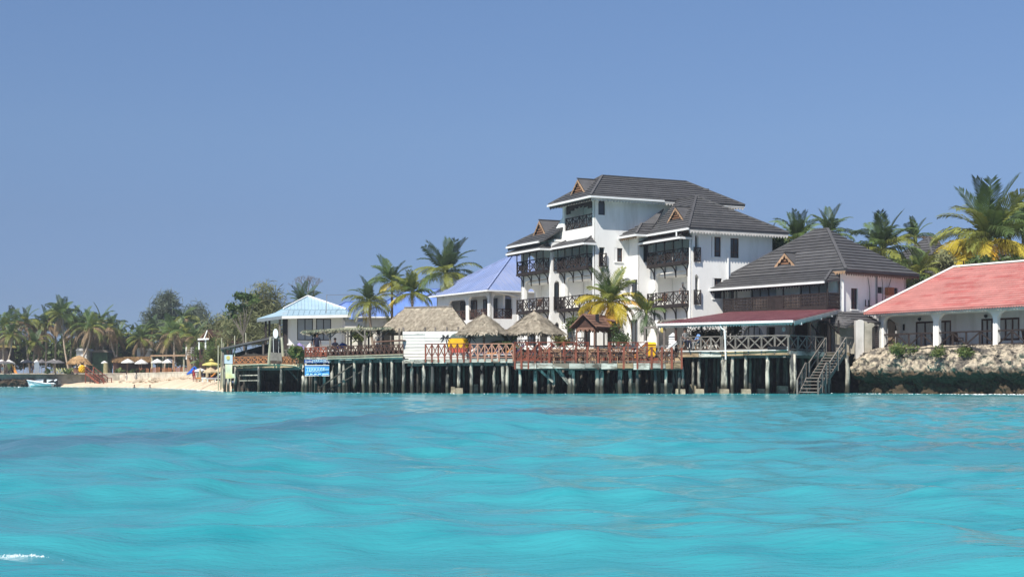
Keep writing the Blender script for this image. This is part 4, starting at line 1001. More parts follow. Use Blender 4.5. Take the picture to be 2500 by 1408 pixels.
# ------------------------------------------------------------------ villa with pale blue pyramid roof
vil = thing('villa', 'white villa with pale blue pyramid roof and wide grey windows', 'villa', G(770, 143, 3.05))
base = [G(628, 145.5, 7.0), G(688, 139.6, 7.05), G(857, 141, 7.25), G(848, 152, 7.2), G(652, 153, 7.0)]
cen = G(752, 146.5, 9.25); ring = [q_.lerp(V(cen.x, cen.y, q_.z), .36)+UP*.52 for q_ in base]
ring[1] = G(692, 142.0, 7.68); ring[2] = G(845, 143.0, 7.72)
sk = []
for i in range(5): j = (i+1) % 5; sk.append([base[i], base[j], ring[j], ring[i]])
vr = roof(vil, sk, M['roof_pale'], 0, thick=.22, name='skirt_roof')
r2up = [q_+UP*.07 for q_ in ring]; pyr = [[r2up[i], r2up[(i+1) % 5], cen] for i in range(5)]
vr2 = roof(vil, pyr, M['roof_pale'], 0, thick=.05)
ribs_on(vr2, pyr[1], M['roof_pale'], .32, .04); ribs_on(vr2, pyr[0], M['roof_pale'], .4, .04); ribs_on(vr, sk[1], M['roof_pale'], .5, .04)
ridge_caps(vr2, [(r2up[1], cen), (r2up[2], cen)], M['gutter_white'], .14)
mb = MB(); mb.bar(base[0]-UP*.2, base[1]-UP*.2, .1, .3); mb.build('fascia_board', M['steel'], vil)
mb = MB(); mb.bar(base[1]-UP*.2, base[2]-UP*.2, .1, .26); mb.build('fascia_board', M['gutter_white'], vil)
VF = Ln.two(g2(702, 141.5), g2(835, 142.5)); v = VF.s
mb = MB(); wall_into(mb, VF, 0, v(835), 4.35, 7.0, [(v(725.5), v(764), 4.75, 6.85), (v(771.5), v(808.5), 4.75, 6.85)]); wall_into(mb, VF, v(706), v(830), 2.3, 4.3)
wall_into(mb, Ln.two(g2(835, 142.5), g2(842, 152)), 0, 9, 2.3, 7.0); wall_into(mb, Ln.two(g2(690, 152), g2(702, 141.5)), 0, 10.6, 2.3, 7.0)
mb.build('wall', M['plaster'], vil)
mb = MB(VF); mb.box(-.05, v(835)+.05, -.1, .1, 4.28, 4.42); mb.build('string_course', M['plaster'], vil)
window(vil, VF, v(725.5), v(764), 4.75, 6.85, cols=2, frame='black', pane='glass_grey', sill=False, bar=.08); window(vil, VF, v(771.5), v(808.5), 4.75, 6.85, cols=2, frame='black', pane='glass_grey', sill=False, bar=.08)
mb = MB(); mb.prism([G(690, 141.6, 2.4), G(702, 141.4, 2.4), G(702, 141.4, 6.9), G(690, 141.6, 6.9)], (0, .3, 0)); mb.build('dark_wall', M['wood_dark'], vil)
for px, D in ((649, 144.6), (658, 148), (683, 141.2)):
    mb = MB(); mb.bar(G(px, D, 2.2), G(px, D, 6.95), .18); mb.build('veranda_post', M['wood_grey'] if px > 680 else M['wood_dark'], vil)
mb = MB(); mb.bar(G(640, 145, 4.3), G(690, 141.4, 4.3), .1); mb.bar(G(640, 145, 5.1), G(690, 141.4, 5.1), .07); mb.build('veranda_rail', M['wood_dark'], vil)
mb = MB(); mb.tube([G(796, 140.8, 7.3), G(798, 140.8, 9.1)], .035, 6); mb.tube([G(798, 140.8, 9.05), G(1000, 172, 11.0)], .02, 4); mb.build('aerial_mast', M['steel'], vil)
# ------------------------------------------------------------------ decks on stilts
def pile(root, px, D, z, r=.1, m='pile', lean=.05, z0=-.6):
    a = G(px, D, z0); n = 6; pts = []; rad = []
    bend = R.uniform(-lean, lean)
    for i in range(n+1):
        t = i/n; pts.append(a+V(bend*math.sin(t*math.pi)+R.uniform(-.02, .02), R.uniform(-.02, .02), (z-z0)*t)); rad.append(r*(1.12-.25*t)*R.uniform(.9, 1.1))
    mb = MB(); mb.tube(pts, rad, 7); mb.build('pile', M[m], root, smooth=True)
def footing(root, px, D, w=.5, h=.45):
    c = G(px, D, 0); mb = MB(); mb.hexa([c+V(-w/2, -w/2, -.5), c+V(w/2, -w/2, -.5), c+V(w/2, w/2, -.5), c+V(-w/2, w/2, -.5), c+V(-w*.44, -w*.42, h), c+V(w*.46, -w*.44, h*.92), c+V(w*.43, w*.4, h), c+V(-w*.45, w*.43, h)]); mb.build('footing', M['footing'], root)
def deck(name, label, front, back, z, th=.16, fm=('fascia',), blen=1.4, fh=.2, joist=.9):
    """a deck slab, its fascia boards one by one, and the joists beneath"""
    root = thing(name, label, 'pier', G(front[0][0], front[0][1], 0))
    fp = [G(a, b, z) for a, b in front]; bp = [G(a, b, z) for a, b in back]
    mb = MB(); mb.prism(fp+bp[::-1], (0, 0, -th)); mb.build('deck_slab', M['wood_grey'], root)
    for a, b in zip(fp, fp[1:]):
        n = max(1, round((b-a).length/blen))
        for i in range(n):
            p, q = a.lerp(b, i/n), a.lerp(b, (i+1)/n); d = (q-p).normalized(); o = V(d.y, -d.x, 0)*.035; hh = fh*R.uniform(.85, 1.15)
            m = MB(); m.bar(p+d*.01+o-UP*(hh/2-.02), q-d*.01+o-UP*(hh/2-.02), .05, hh); m.build('fascia_board', M[R.choice(fm)], root)
        m = MB(); d = (b-a).normalized(); o = V(-d.y, d.x, 0)*.35
        m.bar(a+o-UP*(th+.13), b+o-UP*(th+.13), .18, .24); m.build('bearer', M['wood_grey'], root)
    a, b = fp[0], fp[-1]; n = max(2, int((b-a).length/joist))
    for i in range(n):
        t = (i+.5)/n; p = a.lerp(b, t); q = bp[0].lerp(bp[-1], t); p = p.lerp(q, .05)
        m = MB(); m.bar(p-UP*(th+.06), q-UP*(th+.06), .09, .12); m.build('joist', M['pile_dark'], root)
    return root

# A: the low terrace at the left end with orange-brown railings
dA = deck('left_terrace', 'low wooden terrace on tall stilts with orange-brown crossed railings', [(572, 114.5), (742, 107.2)], [(585, 124), (742, 119)], 2.05, fm=('fascia_tan',), fh=.24)
for px, D in ((548, 113.6), (558, 113.4), (575, 114.2), (632, 111.8), (686, 109.6), (741, 107.2)): pile(dA, px, D, 2.0, .115, z0=-.6)
for px, D in ((586, 116.5), (601, 117), (612, 118), (637, 116), (658, 117), (696, 114), (728, 112), (736, 113)): pile(dA, px, D, 1.95, .08, 'pile_dark')
for a, b, D in ((585, 632, 113.2), (585, 632, 113.3), (590, 620, 116)):
    z = {0: 1.25, 1: .85, 2: .35}[[(585, 632, 113.2), (585, 632, 113.3), (590, 620, 116)].index((a, b, D))]
    mb = MB(); mb.bar(G(a, D, z), G(b, D-1.2, z+.02), .07); mb.build('cross_beam', M['pile'], dA)
for a, b, za, zb in ((697, 728, 1.9, .9),):
    mb = MB(); mb.bar(G(a, 110, za), G(b, 109, zb), .09); mb.build('diagonal_brace', M['pile_dark'], dA)
zA = 2.05
rail_x(dA, [G(570, 114.4, zA), G(660, 110.6, zA)], .62, M['wood_orange'], bays=6, pw=.1, rw=.07, drop=.1)
rail_x(dA, [G(690, 109.3, zA), G(742, 107.1, zA)], .55, M['wood_orange'], bays=5, pw=.09, rw=.07, drop=.1)
mb = MB(); mb.tube([G(568, 114.3, zA+.0), G(640, 111.2, zA+.03), G(690, 109.2, zA-.02), G(722, 107.9, zA-.12), G(735, 107.4, zA-.3)], .05, 6); mb.build('edge_pole', M['bamboo'], dA)
rail_x(dA, [G(688, 109.8, zA), G(722, 108.2, zA)], 1.05, M['wood_grey'], bays=3, pw=.06, rw=.05)
# lean-to bar behind it
bar = thing('beach_bar', 'dark open lean-to bar with sloping black roof beside the left terrace', 'bar', G(600, 120, 2.0))
P0, P1, P2, P3 = G(538, 119, ZY(849, 119)), G(660, 117, ZY(823, 117)), G(668, 124, ZY(820, 117)+.1), G(550, 128, ZY(848, 119)+.1)
roof(bar, [[P0, P1, P2, P3]], M['roof_black'], 0, thick=.14)
for px, D in ((545, 119.2), (551, 122), (601, 118.6), (643, 117.6)):
    mb = MB(); t = (px-538)/122; mb.bar(G(px, D, 1.8), G(px, D, P0.z+(P1.z-P0.z)*t-.1), .13); mb.build('post', M['wood_grey'], bar)
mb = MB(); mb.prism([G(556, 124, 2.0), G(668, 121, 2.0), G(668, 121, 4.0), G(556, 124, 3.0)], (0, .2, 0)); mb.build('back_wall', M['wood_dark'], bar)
mb = MB(); mb.box(G(580, 121, 0).x, G(650, 121, 0).x, 120.5, 121, 2.0, 2.95); mb.build('counter', M['wood_darkbrown'], bar)
# painted boards on the stilts
sg = thing('painted_board', 'pale blue board with yellow sun above a pale green board on the stilts', 'sign', G(561, 113.2, .3))
mb = MB(); mb.prism([G(548, 113.1, ZY(887, 113)), G(568, 112.8, ZY(888, 113)), G(568, 112.8, ZY(866, 113)), G(548, 113.1, ZY(866, 113))], (0, -.04, 0)); mb.build('upper_board', mat('paint_pale', (.42, .50, .56), .7, .1, 2), sg)
mb = MB(); c = G(557.5, 112.9, ZY(873, 113)); mb.prism([c+V(.16*math.cos(i*.449), 0, .16*math.sin(i*.449)) for i in range(14)], (0, -.05, 0)); mb.build('sun_emblem', M['canvas_yellow'], sg)
mb = MB(); mb.prism([G(551, 113, ZY(924, 113)), G(574, 112.6, ZY(922, 113)), G(573, 112.6, ZY(912, 113)), G(567, 112.7, ZY(912, 113)), G(567, 112.7, ZY(889, 113)), G(550, 113, ZY(889, 113))], (0, -.04, 0)); mb.build('lower_board', mat('paint_green', (.52, .58, .45), .7, .2, 2, c2=(.62, .60, .30), c2s=1.0, c2t=.5), sg)
for px, h, w in ((533, 4.6, 'leftmost of those before the bar'), (539, 5.4, 'tall one left of the bar roof'), (542.5, 4.9, 'touching the left corner of the bar roof'), (546, 4.4, 'just behind the pale blue board'), (551, 4.1, 'shortest, above the pale blue board'), (572, 5.6, 'rising through the middle of the bar roof'), (565, 4.5, 'left of the one through the bar roof'), (603, 5.9, 'tallest, by the right half of the bar roof')):
    mb = MB(); a = G(px, 119.5+R.uniform(-1, 1), 0); mb.tube([a, a+V(R.uniform(-.1, .1), 0, h*.8)], [.06, .045], 6)
    mb.build('bamboo_pole', M['bamboo'], label='bare upright pole, '+w, cat='pole', group='bare poles standing round the lean-to bar')

# B: middle terrace
dB = deck('terrace_pier', 'wooden restaurant terrace on white peeling stilts with dark red railings', [(745, 105.2), (985, 97.2)], [(752, 120), (1000, 112)], 2.47, fm=('fascia',), fh=.22)
def DB(px): return 105.2-(px-745)/240*8
for px in (747, 772, 793, 812, 829, 839, 865, 888, 906, 930, 957, 985.5): pile(dB, px, DB(px)+.15, 2.35, .115)
for px in (757, 767, 784, 802, 820, 846, 853, 875, 897, 919, 941, 949, 968, 975): pile(dB, px, DB(px)+R.uniform(1.2, 4), 2.35, .085, 'pile_dark')
for a, b, za, zb in ((778, 860, .3, 1.9), (800, 905, .2, 1.8)):
    mb = MB(); mb.bar(G(a, 103, za), G(b, 101, zb), .08); mb.build('diagonal_brace', M['pile_dark'], dB)
zB = 2.5
rail_x(dB, [G(746, 105, zB), G(796, 103.3, zB)], .68, M['wood_red'], bays=4, pw=.11, rw=.07)
rail_x(dB, [G(800, 103.2, zB), G(984, 97.1, zB)], .72, M['wood_darkbrown'], bays=17, pw=.07, rw=.06)
mb = MB(); mb.bar(G(800, 103.1, zB+.02), G(984, 97.0, zB+.06), .06); mb.bar(G(800, 103.1, zB-.12), G(984, 97.0, zB-.1), .06); mb.build('edge_pole', M['bamboo'], dB)
# bar counter along the thatched hut end
mb = MB(); mb.bar(G(918, 100.5, zB+.98), G(984, 98.3, zB+1.02), .45, .08); mb.build('counter', M['wood_brown'], dB)
# blue signs on posts
sgn = thing('restaurant_sign', 'blue signboards on white stilts reading TERRACE in front of the pier', 'sign', G(774, 103.4, .9))
def board(px0, px1, py0, py1, D, m, nm):
    mb = MB(); mb.prism([G(px0, D+.15, ZY(py1, D)), G(px1, D-.1, ZY(py1, D)), G(px1, D-.1, ZY(py0, D)), G(px0, D+.15, ZY(py0, D))], (0, -.05, 0)); return mb.build(nm, M[m], sgn)
board(743, 805, 877, 886, 103.4, 'sign_navy', 'upper_board'); board(744.5, 804, 891, 917, 103.3, 'sign_blue', 'lower_board')
mb = MB(); D = 103.28
for py in (891.3, 916.6): mb.bar(G(744.5, D+.1, ZY(py, D)), G(804, D-.18, ZY(py, D)), .03, .045)
mb.build('border', M['letter_white'], sgn)
RX = (math.pi/2, 0, 0)
text('TERRACE', .36, G(747.5, 103.15, ZY(905.6, 103.2)), RX, 'letter_cyan', sgn, sx=.88)
text('Restaurant', .25, G(783, 103.1, ZY(904, 103.2)), RX, 'letter_cyan', sgn, sx=.52)
mb = MB()
for py in (897.2, 906.8): mb.bar(G(747, 103.15, ZY(py, 103.2)), G(781, 103.1, ZY(py, 103.2)), .02, .03)
for a, b in ((747.5, 754), (757, 763), (767, 773), (776, 783.5), (787, 802)): mb.bar(G(a, 103.13, ZY(912.5, 103.2)), G(b, 103.1, ZY(912.5, 103.2)), .02, .055)
mb.build('sign_lines', M['letter_cyan'], sgn)
text('TERRACE', .25, G(762, 103.2, ZY(883.7, 103.3)), RX, 'letter_cyan', sgn, sx=.95)
text('Rooftop', .22, G(745.5, 103.25, ZY(884.3, 103.3)), RX, 'letter_white', sgn, sx=.75); text('lounge', .22, G(790, 103.2, ZY(884, 103.3)), RX, 'letter_white', sgn, sx=.85)

# C: central deck, one step higher than the front walkway
zC = 2.2
dC = deck('central_deck', 'wooden sunbathing deck with red-brown crossed railings below the thatched parasols', [(987, 97.0), (1037, 95.2), (1255, 93.6)], [(1000, 106), (1262, 104.2), (1262, 104.2)], zC, fm=('fascia',), fh=.24)
def DC(px): return 95.2-(px-1037)/218*1.6
for px in (1007, 1035, 1055, 1093, 1120, 1151, 1178, 1208, 1227, 1239): pile(dC, px, DC(px)+.2, 2.05, .115)
for px in (989, 1020, 1050, 1075, 1109, 1133, 1145, 1187, 1202, 1216, 1247): pile(dC, px, DC(px)+R.uniform(1.3, 4), 2.05, .08, 'pile_dark')
footing(dC, 1121, 94.2, .52, .36); footing(dC, 1106, 96, .3, .45); footing(dC, 1162, 97, .3, .6); footing(dC, 1218, 97, .4, .6)
rail_x(dC, [G(1039, 95.1, zC), G(1148, 94.3, zC)], 1.0, M['wood_red'], bays=7, pw=.1, rw=.05, drop=.2)
rail_x(dC, [G(1149, 94.3, zC), G(1253, 93.5, zC)], .98, mat('wood_pinkish', (.42, .22, .15), .8, .2, 3, rnd=.3), bays=6, pw=.085, rw=.05, drop=.15)
# the same deck continues behind the walkway
dC2 = deck('upper_deck', 'upper wooden deck with red-brown railings in front of the hotel', [(1257, 94.6), (1662, 94.9)], [(1262, 104), (1660, 103.4)], 2.28, fm=('fascia_tan', 'wood_red'), fh=.3)
rail_x(dC2, [G(1257, 94.5, 2.3), G(1436, 94.6, 2.3)], .98, M['wood_red'], bays=6, pw=.11, rw=.055, extra=.04)
rail_x(dC2, [G(1486, 94.7, 2.3), G(1580, 94.7, 2.3)], .98, M['wood_red'], bays=4, pw=.11, rw=.055, extra=.04)
# D: the lower walkway at the front
zD = 1.9
dD = deck('front_walkway', 'lower front walkway with weathered pale fascia and red railings', [(1256, 92.1), (1310, 91.8), (1664, 92.0)], [(1256, 94.5), (1664, 94.8), (1664, 94.8)], zD, fm=('fascia', 'fascia', 'fascia_tan'), blen=1.0, fh=.36)
for px, r in ((1268, .1), (1307, .13), (1341, .11), (1349, .12), (1393, .16), (1399, .11), (1458, .15), (1469, .14), (1514, .14), (1538, .13), (1556, .11), (1599, .11), (1626, .1), (1659, .1), (1666, .1)): pile(dD, px, 92.3+R.uniform(0, .3), 1.7, r)
for px in (1259, 1293, 1323, 1359, 1366, 1410, 1520, 1580, 1608, 1437, 1486, 1643): pile(dD, px, 93.5+R.uniform(0, 4), 1.75, .1, 'pile_dark')
for px in (1505, 1550, 1612, 1636): footing(dD, px, 96.5, .5, .7)
footing(dD, 1661, 92.6, .6, .32); footing(dD, 1610, 94.5, .5, .42)
for a, b, za, zb in ((1353, 1392, 1.7, .5), (1309, 1350, 1.7, .75), (1358, 1394, 1.72, .52)):
    mb = MB(); mb.bar(G(a, 92.1, za), G(b, 92.3, zb), .1, .14); mb.build('diagonal_brace', M['pile'], dD)
pp = [1257, 1273, 1290, 1306, 1322, 1341, 1378, 1406, 1433, 1460, 1490, 1522, 1556, 1590, 1615, 1640, 1664]
pts = [G(p, 92.0 if p > 1310 else 92.1-(p-1256)/54*.2, zD) for p in pp]
mbr = MB(); mbr.tube([p+UP*1.0 for p in pts], .018, 5); mbr.tube([p+UP*.5 for p in pts], .014, 5); mbr.bar(pts[0]+UP*.12, pts[2]+UP*.12, .06); 
for a, b in zip(pts, pts[1:]): mbr.bar(a+UP*.13, b+UP*.13, .05)
rD = mbr.build('railing', M['wood_grey'], dD)
for i, p in enumerate(pts):
    m = MB(); m.bar(p-UP*.35+V(0, -.08, 0), p+UP*R.uniform(.98, 1.06)+V(R.uniform(-.03, .03), -.08, 0), .13 if i % 2 else .11); m.build('post', M['wood_red'], rD)
for i, (a, b) in enumerate(zip(pts, pts[1:])):
    mm = M['wood_red'] if i < 5 else M['wood_darkbrown']
    m = MB(); m.bar(a+UP*.15, b+UP*.98, .05, .06); m.build('brace', mm, rD); m = MB(); m.bar(b+UP*.15+V(0, .05, 0), a+UP*.98+V(0, .05, 0), .05, .06); m.build('brace', mm, rD)

# E: restaurant terrace
zE = 2.7
dE = deck('restaurant_pier', 'restaurant terrace on stilts with grey crossed railings under the maroon roof', [(1652, 96.8), (1762, 95.2), (1927, 92.6), (2012, 96.4), (2072, 98.2)], [(1655, 106), (1800, 105), (1930, 104), (2040, 103.5), (2085, 102)], zE, fm=('fascia_tan', 'fascia_tan', 'fascia'), fh=.3)
def DE(px): return 96.8-(px-1652)/275*4.2
for px, r in ((1693, .09), (1707, .12), (1764, .12), (1771, .12), (1789, .12), (1821, .12), (1874, .13), (1932, .15), (1939, .1)): pile(dE, px, DE(px)+.3, 2.5, r)
for px in (1680, 1725, 1744, 1754, 1800, 1832, 1857, 1898, 1914, 1920, 1955, 1975, 2000, 2025, 1848): pile(dE, px, max(DE(px), 94)+R.uniform(1.5, 5), 2.5, .1, 'pile_dark')
for px in (1707, 1768, 1821): footing(dE, px, DE(px)+.2, .6, .3)
footing(dE, 1690, 98, .5, .6); footing(dE, 1910, 96, .7, .5); footing(dE, 1857, 96.5, .5, .3)
pile(dE, 2068, 96.8, 2.5, .15, 'pile')
rail_x(dE, [G(1662, 96.6, zE), G(1760, 95.2, zE)], .98, M['wood_grey'], bays=4, pw=.1, rw=.07, drop=.15)
rail_x(dE, [G(1764, 95.1, zE), G(1924, 92.6, zE)], .98, M['wood_grey'], bays=5, pw=.1, rw=.075, drop=.15)
rail_x(dE, [G(1926, 92.7, zE), G(2011, 96.3, zE)], .98, M['wood_grey'], bays=4, pw=.09, rw=.07, drop=.15)
mb = MB(); mb.bar(G(1654, 96.7, zE+.05), G(1924, 92.5, zE+.05), .06, .05); mb.build('edge_strip', M['plaster'], dE)
ls = thing('name_sign', 'dark board lettered LANGI LANGI in white on the grey railing', 'sign', G(1897, 92.8, 2.75))
la, lb_ = G(1874, 93.3, 2.74), G(1921, 92.5, 2.76)
mb = MB(); mb.prism([la, lb_, lb_+UP*.25, la+UP*.25], (-.01, -.04, 0)); mb.build('board', M['black'], ls)
ang = math.atan2(lb_.y-la.y, lb_.x-la.x)
text('LANGI', .27, la+V(.1, -.09, .035), (math.pi/2, 0, ang), 'letter_white', ls, sx=.62); text('LANGI', .27, la+V(.72, -.53, .04), (math.pi/2, 0, ang), 'letter_white', ls, sx=.62)

for root, lo, hi, D0, z, n in ((dA, 590, 740, 114, 1.9, 9), (dB, 750, 985, 103, 2.3, 16), (dC, 995, 1250, 97, 2.0, 18), (dD, 1262, 1660, 95, 1.75, 26), (dE, 1665, 1990, 97, 2.5, 20)):
    for i in range(n): pile(root, lo+(hi-lo)*(i+R.uniform(.1, .9))/n, D0+R.uniform(0, 4), z, R.uniform(.07, .1), 'pile_dark')
# wooden staircase down to the water
stt = thing('sea_stairs', 'grey wooden staircase with handrails going down from terrace to sea', 'stairs', G(1960, 91, 0))
Tp, Bt = G(2018, 95.0, 2.62), G(1948, 90.9, -.12); dr = (Bt-Tp); hz = V(dr.x, dr.y, 0).normalized(); sd = V(-hz.y, hz.x, 0)   # sd = to the right seen from the sea
wS = 1.25; mid = Tp.lerp(Bt, .60); md2 = mid+hz*.55
segs = [(Tp, mid), (md2, Bt)]
for a, b in segs:
    for k in (0, wS):
        m = MB(); m.bar(a+sd*k-UP*.05, b+sd*k-UP*.05, .07, .2); m.build('stringer', M['wood_grey'], stt)
    n = 9 if a is Tp else 5
    for i in range(n+1):
        q_ = a.lerp(b, i/n); m = MB(); m.bar(q_-sd*.06+UP*.03, q_+sd*(wS+.06)+UP*.03, .26, .055); m.build('tread', M['wood_grey'], stt)
m = MB(); m.prism([mid-sd*.1, mid+sd*(wS+.1), md2+sd*(wS+.1), md2-sd*.1], (0, 0, -.07)); m.build('landing', M['wood_grey'], stt)
for k in (-.05, wS+.05):
    for a, b in segs:
        m = MB(); m.bar(a+sd*k+UP*.95, b+sd*k+UP*.95, .07, .08); m.bar(a+sd*k+UP*.5, b+sd*k+UP*.5, .05, .06); m.build('handrail', M['wood_grey'], stt)
        for t in (0, .5, 1):
            q_ = a.lerp(b, t)+sd*k; m = MB(); m.bar(V(q_.x, q_.y, q_.z-(.35 if t < 1 or a is Tp else .2)), q_+UP*1.0, .09); m.build('post', M['wood_grey'], stt)
    m = MB(); m.bar(mid+sd*k+UP*.95, md2+sd*k+UP*.95, .06); m.build('handrail', M['wood_grey'], stt)
for q_ in (mid, mid+sd*wS, md2, md2+sd*wS):
    m = MB(); m.bar(V(q_.x, q_.y, -.5), q_, .11); m.build('support', M['wood_grey'], stt)
m = MB(); m.bar(G(2052, 97.5, 2.7), G(2052, 97.5, 3.75), .1); m.bar(G(2075, 98.3, 2.7), G(2075, 98.3, 3.75), .1); m.bar(G(2052, 97.5, 3.7), G(2082, 98.4, 3.7), .08); m.bar(G(2052, 97.5, 3.25), G(2082, 98.4, 3.25), .06); m.bar(G(2063, 97.9, 2.7), G(2063, 97.9, 3.72), .07); m.build('landing_rail', M['wood_grey'], stt)

# ------------------------------------------------------------------ thatched hut, parasols, gazebo, shade roof
def thatch_on(root, polys, m, dens=170, ln_=.42, wd_=.045, fringe=None, name='thatch_strands'):
    """loose palm-leaf strands laid down the slope"""
    mb = MB()
    for p in polys:
        n = up_normal(p); dn = V(n.x, n.y, 0); dn = (dn-n*dn.dot(n)).normalized(); ac = n.cross(dn)
        for i in range(1, len(p)-1):
            t = [p[0], p[i], p[i+1]]; ar = poly_area(t)
            for _ in range(int(ar*dens)):
                u, v_ = R.random(), R.random()
                if u+v_ > 1: u, v_ = 1-u, 1-v_
                q_ = t[0]+(t[1]-t[0])*u+(t[2]-t[0])*v_; d = (dn+ac*R.uniform(-.55, .55)).normalized(); L_ = ln_*R.uniform(.5, 1.2); s = d.cross(n)*wd_*R.uniform(.6, 1.5)
                a = q_+n*R.uniform(.005, .02); b = q_+d*L_+n*R.uniform(.03, .1)
                mb.face([a-s, a+s, b+s*.4, b-s*.4], True)
        # ragged eave
        zl = min(q_.z for q_ in p)
        for i in range(len(p)):
            a, b = p[i], p[(i+1) % len(p)]
            if abs(a.z-zl) < .25 and abs(b.z-zl) < .25 and (a-b).length > .05:
                for k in range(int((b-a).length*30)):
                    q_ = a.lerp(b, R.random())-dn*.1+n*R.uniform(-.06, .04); d = (dn+UP*R.uniform(-.9, -.1)+ac*R.uniform(-.3, .3)).normalized(); s = ac*.03*R.uniform(.6, 1.5); L_ = R.uniform(.15, .42)
                    mb.face([q_-s, q_+s, q_+d*L_+s*.4, q_+d*L_-s*.4], True)
    return mb.build(name, M[m], root, kind='stuff')
hut = thing('thatched_hut', 'thatched hut with peeling white plank wall and sunset mural on the pier', 'hut', G(1060, 99, 2.2))
e = [G(927, 103.6, 4.42), G(1142, 97.5, 4.3), G(1146, 103, 4.3), G(938, 110, 4.42)]; a, b = G(988, 104.2, 5.95), G(1104, 100.6, 5.85)
hp_ = [[e[0], e[1], b, a], [e[1], e[2], b], [e[3], e[0], a], [e[2], e[3], a, b]]
rf = roof(hut, hp_, M['thatch'], 0, thick=.22, name='thatch_roof'); thatch_on(rf, hp_[:3], 'thatch')
mb = MB(); mb.bar(a+UP*.05, b+UP*.05, .14, .1); mb.build('ridge_pole', M['wood_grey'], hut)
WL = Ln.two(g2(983.5, 98.6), g2(1262, 97.0)); s = WL.s
nn = 9; z0, z1 = 2.22, 4.12
for i in range(nn):
    za, zb = z0+(z1-z0)*i/nn, z0+(z1-z0)*(i+1)/nn
    for pa_, pb_ in ((983.5, 1037), (1037.3, 1130), (1130.3, 1200), (1200.3, 1262)):
        mb = MB(WL); o = R.uniform(0, .02); mb.hexa([(s(pa_), o+.022, za), (s(pb_), o+.022, za), (s(pb_), -.03, za), (s(pa_), -.03, za), (s(pa_), o, zb-.012), (s(pb_), o, zb-.012), (s(pb_), -.03, zb-.012), (s(pa_), -.03, zb-.012)]); mb.build('plank', M['plank_white'], hut)
mb = MB(WL); mb.box(s(983.5), s(1262), -.09, -.05, z0-.1, z1-.03); mb.build('backing_frame', M['wood_dark'], hut)
for px in (984, 1037, 1062, 1090, 1118):
    mb = MB(WL); mb.box(s(px)-.05, s(px)+.05, -.14, -.04, 2.3, 4.4); mb.build('post', M['wood_grey'], hut)
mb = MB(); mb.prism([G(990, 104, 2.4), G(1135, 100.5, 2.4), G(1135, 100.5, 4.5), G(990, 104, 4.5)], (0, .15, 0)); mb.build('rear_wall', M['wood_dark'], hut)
for px, D in ((935, 104.5), (960, 104), (975, 100.5)):
    mb = MB(); mb.bar(G(px, D, 2.4), G(px, D, 4.4), .12); mb.build('post', M['wood_grey'], hut)
# mural: striped sunset disc with two dark palms, painted flat on the planks
cpx, cz, rr_ = 1119, 3.28, .62
def disc(za, zb, mname, nm):
    mb = MB(WL); cs = s(cpx); pts = []; n = 10
    f = lambda z: math.sqrt(max(0, 1-((z-cz)/.72)**2))*rr_*1.15
    zs = [za+(zb-za)*i/n for i in range(n+1)]
    pts = [(cs+f(z), .045, z) for z in zs]+[(cs-f(z), .045, z) for z in zs[::-1]]
    mb.prism(pts, (0, .006, 0)); mb.build(nm, M[mname], hut)
mat('mural_grey', (.10, .14, .13), .8, .3, 3); mat('mural_yellow', (.75, .43, .02), .8, .12, 3); mat('mural_red', (.50, .10, .07), .8, .2, 3)
disc(3.66, 4.0, 'mural_grey', 'mural_sky'); disc(3.02, 3.64, 'mural_yellow', 'mural_sun'); disc(2.57, 3.0, 'mural_red', 'mural_sea')
for px, dirn in ((1098, -1), (1140, 1)):
    mb = MB(WL); x = s(px); top = (x+dirn*.28, .05, 3.72); mb.prism([(x-.05, .052, 2.6), (x+.05, .052, 2.6), (top[0]+.03, .052, top[2]), (top[0]-.03, .052, top[2])], (0, .005, 0))
    for k in range(7):
        a_ = math.radians(-30+40*k); pts = []; Lf = .42
        for j in range(6): t = j/5; pts.append((top[0]+math.cos(a_)*Lf*t, .058+.0005*k, top[2]+math.sin(a_)*Lf*t-.22*t*t))
        up_ = [(p_[0], p_[1], p_[2]+.05*(1-abs(2*j/5-1))) for j, p_ in enumerate(pts)]; dn_ = [(p_[0], p_[1], p_[2]-.07*(1-abs(2*j/5-1))) for j, p_ in enumerate(pts)]
        mb.face(up_+dn_[::-1][1:-1])
    mb.build('mural_palm', M['black'], hut)

def parasol_thatch(px, D, za, ze, r, label):
    c = G(px, D, 2.2); root = thing('thatched_parasol', label, 'parasol', c, 'thatched parasols on the deck')
    n = 14; ap = V(c.x, c.y, za); rim = [V(c.x+r*math.cos(6.283*i/n), c.y+r*math.sin(6.283*i/n), ze+R.uniform(-.04, .04)) for i in range(n)]
    md = [ap.lerp(q_, .5)+UP*.06 for q_ in rim]; polys = [[rim[i], rim[(i+1) % n], md[(i+1) % n], md[i]] for i in range(n)]+[[md[i], md[(i+1) % n], ap] for i in range(n)]
    rf = roof(root, polys, M['thatch'], 0, thick=.12, name='thatch_cone'); thatch_on(rf, polys[:n], 'thatch', 190); thatch_on(rf, polys[n:], 'thatch', 190)
    mb = MB(); mb.tube([c, c+V(.03, 0, 1), V(c.x, c.y, za+.1)], [.09, .085, .06], 7); mb.build('post', M['trunk'], root)
    for i in range(6):
        q_ = rim[(i*7//3) % n]; mb = MB(); mb.bar(ap-UP*.25, q_-UP*.12, .05); mb.build('rafter', M['wood_grey'], root)
parasol_thatch(1180, 96.3, 5.2, 3.95, 1.62, 'thatched parasol in front of the white plank wall and mural')
parasol_thatch(1304, 97.4, 5.42, 4.0, 1.92, 'wider thatched parasol below the hotel balconies')

